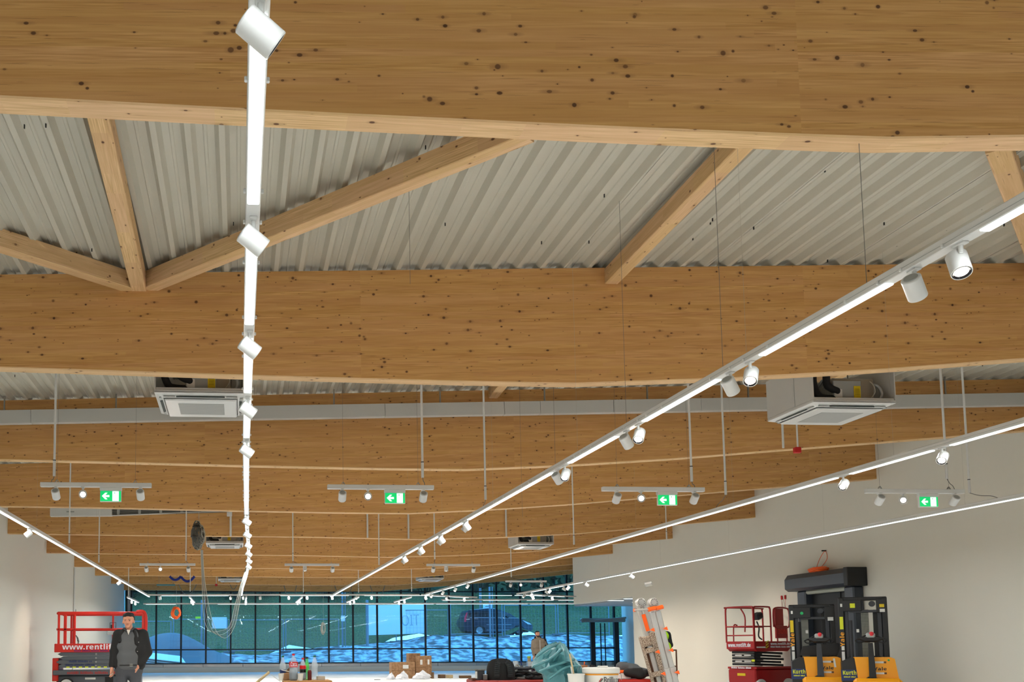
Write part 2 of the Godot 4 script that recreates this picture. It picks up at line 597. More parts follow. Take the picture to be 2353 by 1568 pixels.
func area(parent: Node, at: Vector3, along_x: float, wide: float, b := Basis()) -> void:
	# a lamp of the diffuser's size, just below it, shining down
	var l := AreaLight3D.new()
	l.name = "lamp"
	l.area_size = Vector2(along_x, wide)
	l.area_normalize_energy = false
	l.light_energy = LAMP_E
	l.light_color = Color(0.965, 0.99, 1.0)
	l.area_range = 60.0
	l.shadow_enabled = true
	parent.add_child(l, true)
	l.transform = Transform3D(b * Basis(Vector3.RIGHT, -PI / 2), at)

func bottom_y(i: int, x: float) -> float:
	var p: Array
	if i <= 4: p = [[-5.9, 3.96], [-3.5, 3.945], [-2, 3.925], [0, 3.89], [2, 3.865], [3.4, 3.86], [5, 3.94], [6.7, 4.06], [8.3, 4.205], [10, 4.35], [13.5, 4.66]]
	elif i <= 7: p = [[-5.9, 3.98], [-2.7, 3.95], [1.8, 3.925], [4.5, 3.875], [6.5, 3.93], [8.6, 4.04], [10.4, 4.2], [13.5, 4.5]]
	else: p = [[-5.9, 4.04], [-2.8, 4.02], [3, 3.965], [7, 3.97], [8.5, 4.09], [13.5, 4.5], [15.2, 4.68], [17, 4.87], [19.8, 5.15]]
	for k in p.size() - 1:
		if x <= p[k + 1][0] or k == p.size() - 2:
			return lerpf(p[k][1], p[k + 1][1], (x - p[k][0]) / (p[k + 1][0] - p[k][0]))
	return 4.0

func build_beams() -> void:
	var where := ["nearest the camera, knotty timber across the top of the photo", "second from the camera, knotty timber in front of the cassette units", "third from the camera, behind the long white trunking", "fourth from the camera, behind the four exit signs", "fifth from the camera, carrying three white conduits", "sixth from the camera, over the second pair of cassette units", "seventh from the camera, above the far spotlight bars", "eighth from the camera, passing the free wall edge", "ninth from the camera, one before the glazed front", "farthest from the camera, right above the glazed front"]
	for i in range(1, 11):
		var x0 := WALL_L - 0.1
		var x1 := (WALL_R + 0.1) if i <= 7 else EAST + 0.1
		var z := -beam_z(i)
		var th := 0.17 if i < 10 else 0.08
		var s := mb()
		var sb := mb()
		var n := 48
		var ou := i * 0.37
		var ov: float = [0.02, 0.50, 0.25, 0.7, 0.1][i % 5]
		var c := 0.009
		for k in n:
			var xa := lerpf(x0, x1, float(k) / n)
			var xe := lerpf(x0, x1, float(k + 1) / n)
			var ya := bottom_y(i, xa)
			var ye := bottom_y(i, xe)
			var ta := roof_y(xa)
			var te := roof_y(xe)
			for side in [0.0, 1.0]:
				var zz: float = z - th * side
				var d := Vector3(0, 0, 1.0 - 2.0 * side)
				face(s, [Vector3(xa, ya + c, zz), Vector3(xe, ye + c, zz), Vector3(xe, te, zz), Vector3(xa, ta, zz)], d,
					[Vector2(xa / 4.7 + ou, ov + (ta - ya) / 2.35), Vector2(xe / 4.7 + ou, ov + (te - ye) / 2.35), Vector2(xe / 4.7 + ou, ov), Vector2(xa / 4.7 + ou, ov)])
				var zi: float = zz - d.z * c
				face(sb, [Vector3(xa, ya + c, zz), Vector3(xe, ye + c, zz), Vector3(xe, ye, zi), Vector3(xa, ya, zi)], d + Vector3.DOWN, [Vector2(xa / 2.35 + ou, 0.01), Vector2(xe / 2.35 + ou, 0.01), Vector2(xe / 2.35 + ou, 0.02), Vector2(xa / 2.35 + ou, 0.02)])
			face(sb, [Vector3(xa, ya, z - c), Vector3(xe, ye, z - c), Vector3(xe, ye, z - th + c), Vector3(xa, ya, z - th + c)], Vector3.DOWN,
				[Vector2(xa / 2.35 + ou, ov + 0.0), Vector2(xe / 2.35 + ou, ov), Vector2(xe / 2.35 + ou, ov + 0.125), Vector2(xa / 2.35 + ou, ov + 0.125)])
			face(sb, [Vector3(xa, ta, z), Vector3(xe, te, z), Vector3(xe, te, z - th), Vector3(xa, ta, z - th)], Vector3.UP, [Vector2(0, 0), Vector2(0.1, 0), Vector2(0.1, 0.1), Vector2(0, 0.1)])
		for e in [[x0, -1.0], [x1, 1.0]]:
			face(s, [Vector3(e[0], bottom_y(i, e[0]), z), Vector3(e[0], roof_y(e[0]), z), Vector3(e[0], roof_y(e[0]), z - th), Vector3(e[0], bottom_y(i, e[0]), z - th)], Vector3(e[1], 0, 0), [Vector2(0, 0), Vector2(0, .4), Vector2(.07, .4), Vector2(.07, 0)])
		var m: ArrayMesh = s.commit()
		m = sb.commit(m)
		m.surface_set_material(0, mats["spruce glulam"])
		m.surface_set_material(1, mats["spruce timber"])  # undersides: same wood in a paler tone, without the painted-in bounce
		tag(put("glulam_beam", m, null), "roof beam %s" % where[i - 1], "beam", "glued-timber roof beams")

func sheet_mesh(length: float, pitches: int) -> ArrayMesh:
	# trapezoidal sheet, narrow flange down: starts and ends in the middle of a bottom flange
	var s := mb()
	var p := []
	for k in pitches:
		var o := k * 0.25
		p += [Vector2(o, 0.0), Vector2(o + 0.022, 0.0), Vector2(o + 0.056, 0.062), Vector2(o + 0.108, 0.062), Vector2(o + 0.116, 0.054), Vector2(o + 0.134, 0.054), Vector2(o + 0.142, 0.062), Vector2(o + 0.194, 0.062), Vector2(o + 0.228, 0.0)]
	p.append(Vector2(pitches * 0.25, 0.0))
	for k in p.size() - 1:
		var a: Vector2 = p[k]
		var e: Vector2 = p[k + 1]
		var d := e - a
		face(s, [Vector3(a.x, a.y, 0), Vector3(e.x, e.y, 0), Vector3(e.x, e.y, -length), Vector3(a.x, a.y, -length)], Vector3(d.y, -d.x, 0))
	return s.commit()

func build_roof_sheets() -> void:
	var s := mb()
	var sl := atan(0.0365)
	var b := Basis(Vector3(0, 0, 1), sl)
	box(s, Vector3(7.0, roof_y(7.0) + 0.2, -17.4), Vector3(26.4, 0.2, 65.4), b)
	var c := obj("ceiling", s, mats["roof sheet"])
	tag(c, "", "", "", "structure")
	for bay in range(-3, 10):
		var near := bay == 1 or bay == 2
		var z0 := -beam_z(bay)
		var ln := BAY
		var x1 := WALL_R if bay < 7 else EAST
		var per := 3
		var m := sheet_mesh(ln, per)
		var wide := 0.25 * per * cos(sl)
		var n := int(ceil((x1 - WALL_L) / wide))
		if near:
			for k in n:
				var x := WALL_L + k * wide
				put("roof_sheet", m, mats["roof sheet"], c, Vector3(x, roof_y(x) + 0.002 + (k % 2) * 0.003, z0), b)
		else:
			var far := mb()
			for k in n:
				var x := WALL_L + k * wide
				far.append_from(m, 0, Transform3D(b, Vector3(x, roof_y(x) + 0.002 + (k % 2) * 0.003, z0)))
			tag(obj("roof_sheet", far, mats["roof sheet"], c), "", "", "", "stuff")
	# small dark hanger slots pressed into the sheets
	var f := mb()
	for k in 150:
		var z := -(beam_z(1) + 0.5 + rng.randf() * (2 * BAY - 1.0))
		var x := WALL_L + 0.25 * cos(sl) * (rng.randi_range(4, 68) + (0.3 if k % 3 else 0.0))
		box(f, Vector3(x, roof_y(x) + (0.045 if k % 3 else -0.008), z), Vector3(0.008, 0.03, 0.012))
	tag(obj("sheet_tab", f, mats["black"], c), "", "", "", "stuff")

func timber(called: String, a: Vector3, e: Vector3, w: float, h: float, label: String) -> void:
	# a squared timber with its underside along the line a-e
	var s := mb()
	var z := (e - a).normalized()
	var x := Vector3.UP.cross(z).normalized()
	var y := z.cross(x)
	var l := (e - a).length()
	var c := 0.006
	var q := [Vector2(-w / 2, c), Vector2(-w / 2 + c, 0), Vector2(w / 2 - c, 0), Vector2(w / 2, c), Vector2(w / 2, h), Vector2(-w / 2, h)]
	var v := rng.randf()
	var u := rng.randf()
	for k in q.size():
		var p0: Vector2 = q[k]
		var p1: Vector2 = q[(k + 1) % q.size()]
		var d := p1 - p0
		var v1 := v + d.length() / 1.175
		face(s, [a + x * p0.x + y * p0.y, a + x * p1.x + y * p1.y, a + x * p1.x + y * p1.y + z * l, a + x * p0.x + y * p0.y + z * l], x * d.y - y * d.x,
			[Vector2(u, v), Vector2(u, v1), Vector2(u + l / 2.35, v1), Vector2(u + l / 2.35, v)])
		v = v1
	for g in [[a, -z], [e, z]]:
		var r := []
		var uv := []
		for p in q:
			r.append(g[0] + x * p.x + y * p.y)
			uv.append(p)
		face(s, r, g[1], uv)
	tag(obj(called, s, mats["spruce timber"]), label, "timber", "roof bracing timbers")

func build_timber_bracing() -> void:
	var zb2 := -beam_z(2)
	var zb1 := -beam_z(1) - 0.17
	timber("strut", Vector3(-0.93, 4.73, zb1), Vector3(-1.005, 4.73, zb2), 0.15, 0.16, "short square strut left of the middle track, running to where two diagonals meet")
	timber("diagonal_brace", Vector3(-2.262, 4.73, -8.746), Vector3(-1.09, 4.73, zb2 + 0.0), 0.14, 0.17, "diagonal brace at the left edge, falling towards the second beam")
	timber("diagonal_brace", Vector3(-0.91, 4.74, zb2), Vector3(2.051, 4.78, -6.706), 0.15, 0.17, "long diagonal brace passing behind the middle light track up to the right")
	timber("strut", Vector3(3.819, 4.93, -7.014), Vector3(3.845, 4.92, zb2), 0.14, 0.16, "slanting strut between the first two beams, right of the centre")
	timber("strut", Vector3(5.996, 5.08, -7.192), Vector3(8.62, 5.08, zb2), 0.17, 0.16, "thick strut at the right edge, behind the paired-spotlight track")
	var z3 := -beam_z(3)
	timber("strut", Vector3(3.72, 5.05, -beam_z(2) - 0.17), Vector3(3.87, 4.967, -14.8), 0.14, 0.16, "short strut between the second and third beams, near the middle above the white trunking")
	timber("strut", Vector3(9.3, 5.22, -beam_z(2) - 0.17), Vector3(8.785, 5.115, -14.8), 0.14, 0.16, "strut between the second and third beams left of the right cassette unit")

# ---------------------------------------------------------------- glazed front
func build_window_wall() -> void:
	var w := Node3D.new()
	w.name = "window_1"
	add_child(w)
	tag(w, "", "", "", "structure")
	var z := -FAR
	var xs := []
	for k in 21: xs.append(-5.268 + 1.214 * k)
	var top := 5.85
	for k in xs.size():
		var s := mb()
		box(s, Vector3(xs[k], (0.4 + top) / 2, z - 0.03), Vector3(0.085, top - 0.4, 0.16), Basis(), 0.006)
		obj("mullion", s, mats["frame"], w)
	var ys := [0.43, 1.115, 3.96, top]
	for y in ys:
		for k in xs.size() - 1:
			var s := mb()
			box(s, Vector3((xs[k] + xs[k + 1]) / 2, y, z - 0.03), Vector3(1.13, 0.06, 0.12), Basis(), 0.005)
			obj("transom", s, mats["frame"], w)
	for r in 3:
		for k in xs.size() - 1:
			var s := mb()
			box(s, Vector3((xs[k] + xs[k + 1]) / 2, (ys[r] + ys[r + 1]) / 2, z - 0.03), Vector3(1.15, ys[r + 1] - ys[r] - 0.03, 0.001))
			var q := mb()
			var c := Vector3((xs[k] + xs[k + 1]) / 2, (ys[r] + ys[r + 1]) / 2, z - 0.03)
			var hx := 0.575
			var hy: float = (ys[r + 1] - ys[r]) / 2 - 0.015
			face(q, [c + Vector3(-hx, -hy, 0), c + Vector3(hx, -hy, 0), c + Vector3(hx, hy, 0), c + Vector3(-hx, hy, 0)], Vector3(0, 0, 1))
			obj("pane", q, mats["window glass"], w)
	var j := mb()
	box(j, Vector3(-5.5, 3.0, z - 0.03), Vector3(0.09, 5.8, 0.16))
	obj("jamb", j, mats["frame"], w)
	j = mb()
	box(j, Vector3(-5.39, 3.0, z - 0.05), Vector3(0.14, 5.8, 0.1))
	obj("jamb_panel", j, mats["trunking grey"], w)
	for k in 13:
		var s := mb()
		box(s, Vector3(-5.63 + 1.94 * (k + 0.5), 0.33, z + 0.05), Vector3(1.93, 0.16, 0.14), Basis(), 0.012)
		obj("sill_panel", s, mats["steel sill"], w)
	j = mb()
	box(j, Vector3(7.0, 0.125, z + 0.06), Vector3(25.2, 0.25, 0.1))
	tag(obj("trim_1", j, mats["plaster"]), "", "", "", "structure")
	j = mb()
	box(j, Vector3(7.0, 5.86, z - 0.2), Vector3(25.6, 0.3, 0.4))
	box(j, Vector3(7.0, 0.1, z - 0.15), Vector3(25.6, 0.55, 0.18))
	tag(obj("wall_front", j, mats["dock dark"]), "", "", "", "structure")
	# automatic entrance door in the right part of the front
	var d := Node3D.new()
	d.name = "door_1"
	add_child(d)
	tag(d, "", "", "", "structure")
	var dz := -FAR + 0.25
	for x in [17.77, 19.0]:
		j = mb()
		box(j, Vector3(x, 1.22, dz), Vector3(0.22, 2.43, 0.2), Basis(), 0.01)
		obj("door_post", j, mats["frame"], d)
	for x in [18.2, 18.42]:
		j = mb()
		box(j, Vector3(x, 1.2, dz - 0.02), Vector3(0.05, 2.3, 0.05), Basis(), 0.006)
		obj("leaf_stile", j, mats["frame"], d)
	j = mb()
	box(j, Vector3(18.4, 1.1, dz - 0.02), Vector3(1.1, 0.07, 0.05), Basis(), 0.006)
	obj("leaf_rail", j, mats["frame"], d)
	j = mb()
	box(j, Vector3(18.3, 2.5, dz + 0.05), Vector3(2.3, 0.2, 0.28), Basis(), 0.05)
	obj("operator_box", j, mats["galvanised"], d)
	j = mb()
	cyl(j, Vector3(17.15, 2.42, dz + 0.2), Vector3(19.45, 2.62, dz + 0.2), 0.05, 10)
	obj("header_tube", j, mats["galvanised"], d)

# ---------------------------------------------------------------- light tracks
const TW := 0.062          # track width
const TH := 0.055          # track height
const DW := 0.05           # diffuser width

func track(label: String, pts: Array, lit: Array, clips: float, group := "hanging light tracks") -> Node3D:
	# pts: the underside's centre line; lit: [from, to] distances along it that carry a glowing diffuser
	var t := thing("light_track", label, "light track", pts[0], 0.0, group)
	var o: Vector3 = pts[0]
	var s := mb()
	for k in pts.size() - 1:
		var a: Vector3 = pts[k] - o
		var e: Vector3 = pts[k + 1] - o
		bar(s, a + Vector3(0, TH / 2, 0), e + Vector3(0, TH / 2, 0), TW, TH, Vector3.UP, 0.004)
	obj("rail", s, mats["white enamel"], t)
	s = mb()
	for k in pts.size() - 1:
		var a: Vector3 = pts[k] - o
		var e: Vector3 = pts[k + 1] - o
		for sx in [-1, 1]:
			var d: Vector3 = (e - a).normalized().cross(Vector3.UP) * (TW / 2 + 0.0006) * sx
			bar(s, a + d + Vector3(0, TH * 0.42, 0), e + d + Vector3(0, TH * 0.42, 0), 0.0014, 0.0025)
	obj("seam", s, mats["grille grey"], t)
	for g in lit:
		var n: int = max(1, roundi((g[1] - g[0]) / 4.8)) if g[1] - g[0] > 3.0 else 1
		for j in n:
			var f := lerpf(g[0], g[1], float(j) / n)
			var h := lerpf(g[0], g[1], float(j + 1) / n)
			var a := along(pts, f) - o
			var e := along(pts, h) - o
			s = mb()
			var dir := (e - a).normalized()
			bar(s, a + dir * 0.004 - Vector3(0, 0.002, 0), e - dir * 0.004 - Vector3(0, 0.002, 0), DW, 0.012, Vector3.UP, 0.004)
			obj("diffuser", s, mats["diffuser"], t)
			area(t, (a + e) / 2 - Vector3(0, 0.0095, 0), (e - a).length() - 0.01, DW, Basis(dir, Vector3.UP, dir.cross(Vector3.UP)))
	var total := 0.0
	for k in pts.size() - 1: total += (pts[k + 1] - pts[k]).length()
	var hd := 0.4
	while hd < total:
		var p := along(pts, hd) - o
		s = mb()
		cyl(s, p + Vector3(0, TH, 0), p + Vector3(0, roof_y(p.x + o.x) - o.y, 0), 0.0009, 4)
		obj("hanger_wire", s, mats["pale cable"], t)
		hd += maxf(3.3, (total - 0.8) / 4.0 if total < 6.0 else 3.3)
	if clips > 0:
		var len_all := 0.0
		for k in pts.size() - 1: len_all += (pts[k + 1] - pts[k]).length()
		var d := clips
		var row := 0
		while d < min(len_all, clips + 12.0):
			for sx in [-1, 1]:
				var p := along(pts, d) - o
				s = mb()
				box(s, p + Vector3(sx * (TW / 2 + 0.005), 0.016, 0), Vector3(0.012, 0.018, 0.014), Basis(), 0.003)
				obj("clip", s, mats["white plastic"], t)
			d += [0.81, 0.3, 0.18, 0.28][row % 4]
			row += 1
	return t

func along(pts: Array, d: float) -> Vector3:
	for k in pts.size() - 1:
		var l: float = (pts[k + 1] - pts[k]).length()
		if d <= l or k == pts.size() - 2: return pts[k].lerp(pts[k + 1], d / l)
		d -= l
	return pts[-1]

func spotlight(at: Vector3, dir: Vector3, label: String, group: String, energy: float, drop := 0.042) -> void:
	# a cylinder spot under a track: adapter, stem, head with reflector and lens
	if lamp_mesh.is_empty():
		var s := mb()
		lathe(s, Vector3.ZERO, [Vector2(0, 0), Vector2(0.041, 0), Vector2(0.0455, 0.004), Vector2(0.0455, 0.112), Vector2(0.044, 0.116), Vector2(0.041, 0.116), Vector2(0.040, 0.1)], 28, Basis(Vector3.RIGHT, -PI / 2))
		lamp_mesh["head"] = s.commit()
		s = mb()
		lathe(s, Vector3(0, 0, -0.1), [Vector2(0.0405, 0.0155), Vector2(0.037, 0.0155), Vector2(0.026, 0.0)], 28, Basis(Vector3.RIGHT, -PI / 2))
		lamp_mesh["rim"] = s.commit()
		s = mb()
		lathe(s, Vector3(0, 0, -0.104), [Vector2(0.035, 0), Vector2(0.0345, 0.003), Vector2(0.0, 0.004)], 24, Basis(Vector3.RIGHT, -PI / 2))
		lamp_mesh["lens"] = s.commit()
		s = mb()
		lathe(s, Vector3.ZERO, [Vector2(0.0, -0.003), Vector2(0.031, -0.003), Vector2(0.033, 0.0)], 20, Basis(Vector3.RIGHT, -PI / 2))
		lamp_mesh["back"] = s.commit()
		s = mb()
		box(s, Vector3(0, -0.005, 0), Vector3(0.034, 0.012, 0.07), Basis(), 0.003)
		lamp_mesh["adapter"] = s.commit()
	var t := thing("track_spotlight", label, "spotlight", at, 0.0, group)
	put("adapter", lamp_mesh["adapter"], mats["white enamel"], t)
	dir = dir.normalized()
	var b := Basis.looking_at(dir, Vector3.UP if absf(dir.y) < 0.98 else Vector3.BACK)
	var hinge := Vector3(0, -drop, 0)
	# the head swings below the stem, its rear third at the hinge
	var rear := hinge - b.y * 0.046 - dir * 0.03
	var s := mb()
	cyl(s, Vector3(0, -0.004, 0), hinge, 0.011, 10)
	bar(s, hinge - b.y * -0.006, hinge - b.y * 0.012, 0.02, 0.016, dir, 0.003)
	obj("stem", s, mats["white enamel"], t)
	put("head", lamp_mesh["head"], mats["white enamel"], t, rear, b)
	put("back_plate", lamp_mesh["back"], mats["grille grey"], t, rear, b)
	put("reflector_ring", lamp_mesh["rim"], mats["dark lens"], t, rear, b)
	put("lens", lamp_mesh["lens"], mats["led disc"], t, rear, b)
	var l := SpotLight3D.new()
	l.name = "lamp"
	l.spot_angle = 34.0
	l.spot_angle_attenuation = 1.0
	l.spot_range = 40.0
	l.spot_attenuation = 2.0
	l.light_energy = energy
	l.light_color = Color(1.0, 0.91, 0.82)
	l.light_size = 0.03
	l.shadow_enabled = true
	t.add_child(l, true)
	l.transform = Transform3D(b, rear + dir * 0.119)

func z_track(x: float, z0: float, z1: float, gaps: Array, label: String, clips := 0.0, bend: Array = []) -> void:
	var pts := []
	if bend.is_empty(): pts = [Vector3(x, TRACK_Y, -z0), Vector3(x, TRACK_Y, -z1)]
	else: for q in bend: pts.append(Vector3(q[1], TRACK_Y, -q[0]))
	var lit := []
	var at := z0
	for g in gaps:
		if g[0] - at > 0.05: lit.append([at - z0, g[0] - z0])
		at = g[1]
	if z1 - at > 0.05: lit.append([at - z0, z1 - z0])
	track(label, pts, lit, clips)

func build_tracks() -> void:
	var x0 := 0.0537
	# A: the middle track, which wanders a little beyond the fourth beam
	z_track(x0, -14.0, 35.19, [[2.55, 2.773], [4.039, 4.325], [5.601, 5.858], [7.14, 7.385], [8.693, 8.93], [13.75, 13.93], [15.4, 15.55], [17.05, 17.2], [18.6, 18.74], [20.13, 20.26], [21.57, 21.7]],
		"long bright light track running straight away from the camera left of the middle", 17.15,
		[[-14.0, .0537], [6.0, .055], [9.7, .064], [12.9, .09], [15.6, .122], [17.85, .163], [20.85, .20], [25.0, .199], [31.3, .101], [35.19, .083]])
	var k := 0
	for q in [[2.72, .054], [4.19, .054], [5.74, .055], [7.28, .058], [8.83, .062], [13.86, .1], [15.5, .122], [17.13, .15], [18.68, .175], [20.2, .194], [21.64, .2]]:
		spotlight(Vector3(q[1] + 0.004, TRACK_Y, -q[0]), Vector3(0.80, -0.54, -0.25), "white spotlight tilted right on the middle light track, %s from the camera" % ORD[k], "spotlights on the middle track", SPOT_E * 0.5)
		k += 1
	# B: first track to the right
	var xb := x0 + SPACING
	z_track(xb, -14.0, 36.14, [[2.2, 2.85], [4.095, 4.744], [6.011, 6.587], [7.878, 8.471], [9.746, 10.315], [14.222, 14.609], [16.024, 16.46], [17.841, 18.29], [19.647, 20.162]], "light track with paired spotlights, crossing the photo from the right edge down to the middle", 17.5)
	k = 0
	for q in [[4.24, 4.56], [6.16, 6.42], [8.0, 8.25], [9.9, 10.12], [14.28, 14.5], [16.1, 16.36], [17.92, 18.2], [19.74, 20.05]]:
		var nd := Vector3(-0.12, -0.9, 0.42) if k < 4 else Vector3(0.62, -0.75, -0.2)
		if k > 0 and k < 4: nd = Vector3(-0.38, -0.72, 0.5)
		spotlight(Vector3(xb, TRACK_Y, -q[0]), nd, "nearer spotlight of the %s pair on the paired-spotlight track" % ORD[k], "paired spotlights on the right track", SPOT_E * 0.5)
		spotlight(Vector3(xb, TRACK_Y, -q[1]), Vector3(0.62, -0.7, -0.45) if k < 4 else Vector3(-0.6, -0.75, -0.2), "farther spotlight of the %s pair on the paired-spotlight track" % ORD[k], "paired spotlights on the right track", SPOT_E * 0.5)
		k += 1
	# C
	var xc := x0 + 2 * SPACING
	z_track(xc, -14.0, 35.0, [[8.685, 8.93], [10.223, 10.47], [28.36, 28.8], [29.95, 30.4], [31.85, 32.3], [33.8, 34.25]], "light track right of the paired-spotlight track, passing below the right cassette unit")
	k = 0
	for q in [8.81, 10.36, 28.55, 30.2, 32.1, 34.0]:
		spotlight(Vector3(xc, TRACK_Y, -q), Vector3(-0.62, -0.6, 0.5) if k < 2 else Vector3(-0.55, -0.75, 0.3), "spotlight aimed left on the track below the right cassette unit, %s from front" % ORD[k], "spotlights on the cassette-side track", SPOT_E * 0.5)
		k += 1
	# D: beside the right wall
	var xd := x0 + 3 * SPACING
	z_track(xd, -14.0, 34.9, [[24.4, 24.58], [27.66, 28.1], [29.35, 29.8], [31.15, 31.5], [33.1, 34.9]], "light track nearest the right wall, long unbroken strip above the lifts")
	k = 0
	for q in [24.45, 27.75, 29.4, 29.72, 31.2, 31.46, 33.2, 34.1]:
		spotlight(Vector3(xd, TRACK_Y, -q), Vector3(0.82, -0.55, 0.1) if k in [0, 1, 3, 5] else Vector3(-0.7, -0.7, 0.2), "spotlight on the light track nearest the right wall, %s from the camera" % ORD[k], "spotlights on the right wall track", SPOT_E * 0.6)
		k += 1
	# E: beside the left wall
	var xe := x0 - SPACING
	z_track(xe, -14.0, 36.2, [[15.415, 15.85], [27.0, 27.12]], "light track nearest the left wall, slanting down from the left edge")
	k = 0
	for q in [15.45, 27.05]:
		spotlight(Vector3(xe, TRACK_Y, -q), Vector3(-0.75, -0.62, 0.1), "spotlight aimed at the left wall on the left track, %s from the camera" % ["nearest", "farther"][k], "spotlights on the left wall track", SPOT_E * 0.45)
		k += 1
	# cross tracks in front of the glazing
	var zt := -35.35
	track("cross light track hung across the hall where the long tracks end", [Vector3(xe, TRACK_Y, zt), Vector3(6.42, TRACK_Y, zt)], [[0.5, 2.85], [4.66, 7.1], [7.65, 10.0], [11.8, 13.0], [13.1, 14.1]], 0.0, "cross tracks before the glazing")
	track("slanting light track continuing from the long cross track towards the right", [Vector3(6.5, TRACK_Y, -35.3), Vector3(8.95, TRACK_Y, -37.2)], [[0.15, 1.25], [1.5, 2.6]], 0.0, "cross tracks before the glazing")
	track("slanting light track beside the free end of the right wall", [Vector3(10.2, TRACK_Y, -35.1), Vector3(12.6, TRACK_Y, -36.7)], [[0.1, 1.1], [1.3, 2.2]], 0.0, "cross tracks before the glazing")
	track("longest cross light track hung right in front of the glazed front", [Vector3(-4.0, TRACK_Y, -42.3), Vector3(14.6, TRACK_Y, -42.3)], [[0.1, 1.35], [3.1, 7.7], [7.7, 12.3], [12.4, 16.4], [16.5, 18.6]], 0.0, "cross tracks before the glazing")
	track("short cross light track above the longest one at the right of the glazed front", [Vector3(8.1, TRACK_Y + 0.03, -39.7), Vector3(13.9, TRACK_Y + 0.03, -39.7)], [[0.05, 1.4], [1.7, 3.2], [3.5, 4.6], [4.8, 5.7]], 0.0, "cross tracks before the glazing")
	k = 0
	for x in [-4.04, -1.8, 0.26, 2.31, 4.4, 6.36]:
		track("short stub of light track between the two cross tracks, %s from the left" % ORD[k], [Vector3(x, TRACK_Y, -36.7), Vector3(x, TRACK_Y, -40.8)], [[0.05, 4.0]], 0.0, "short tracks before the glazing")
		for j in 2:
			spotlight(Vector3(x, TRACK_Y, -38.2 - j * 1.3), Vector3(0.1, -0.85, 0.5), "%s spotlight on the short light track stub %s from the left" % [["nearer", "farther"][j], ORD[k]], "spotlights on the short tracks", SPOT_E * 0.4)
		k += 1
	k = 0
	for x in [-2.75, -0.3, 0.15, 0.75, 1.75, 2.4, 3.3, 4.15, 4.7]:
		var front: bool = k in [1, 4, 5, 7, 8]
		spotlight(Vector3(x, TRACK_Y, zt), Vector3(-0.05, -0.45, 0.9) if front else Vector3(0.1, -0.9, -0.3), "spotlight under the long cross track, %s from the left, %s" % [ORD[k], "shining at the camera" if front else "turned down"], "spotlights on the cross track", SPOT_E * 0.4)
		k += 1
	k = 0
	for q in [[6.7, -35.5], [7.6, -36.15], [8.4, -36.8], [10.6, -35.4], [11.5, -36.0]]:
		spotlight(Vector3(q[0], TRACK_Y, q[1]), Vector3(0.3, -0.85, 0.3), "small spotlight under the slanting light tracks, %s from the left" % ORD[k], "spotlights on the slanting tracks", SPOT_E * 0.4)
		k += 1

# ---------------------------------------------------------------- short bars with three spots and exit signs
func build_spot_bars() -> void:
	var names := ["left", "second from the left", "third from the left", "rightmost"]
	for k in 4:
		spot_bar(Vector3(-1.626 + SPACING * k, 3.006, -11.446), true, "near row, %s" % ["left of the middle track", "between two long tracks", "third from left", "before the right wall"][k], k)
	for k in 3:
		spot_bar(Vector3(-1.612 + SPACING * k, 3.037, -22.69), false, "far row, %s" % ["near the cable coil", "right of the middle track", "right of the paired-spotlight track"][k], k)
	spot_bar(Vector3(8.55, 3.1, -29.3), false, "alone before the glazing", 3)

func spot_bar(at: Vector3, near: bool, which: String, k: int) -> void:
	var t := thing("spotlight_bar", "short white bar carrying three spotlights, %s" % which, "spotlight bar", at, 0.0, "short hanging spotlight bars")
	var s := mb()
	box(s, Vector3(0, 0.026, 0), Vector3(1.248, 0.052, 0.06), Basis(), 0.004)
	obj("rail", s, mats["white enamel"], t)
	for x in [-0.44, 0.44]:
		s = mb()
		cyl(s, Vector3(x, 0.085, 0), Vector3(x, roof_y(at.x) - at.y, 0), 0.0013, 4)
		obj("hanger_wire", s, mats["cable"], t)
		s = mb()
		bar(s, Vector3(x - 0.02, 0.055, 0), Vector3(x, 0.085, 0), 0.02, 0.008)
		bar(s, Vector3(x + 0.02, 0.055, 0), Vector3(x, 0.085, 0), 0.02, 0.008)
		obj("hook", s, mats["galvanised"], t)
	var aim := (Vector3(0, 1.3, 0) - at).normalized()
	var side := ["left", "middle", "right"]
	for j in 3:
		var x: float = [-0.45, -0.15, 0.5][j] if near else [-0.47, -0.16, 0.47][j]
		var lit: bool = j == 1
		var d := (aim + Vector3(0.03, -0.1, 0)) if lit and (near or k == 0 or k == 3) else Vector3(0.02, -0.62, -0.75)
		if lit and not near and k in [1, 2]: d = Vector3(0, -0.98, 0.1)
		spotlight(at + Vector3(x, 0, 0), d, "%s spotlight on the short bar: %s" % [side[j], which], "spotlights on the short bars", SPOT_E * 0.5, 0.03)
	if near: exit_sign(at + Vector3(0.165, 0, 0.0), k)

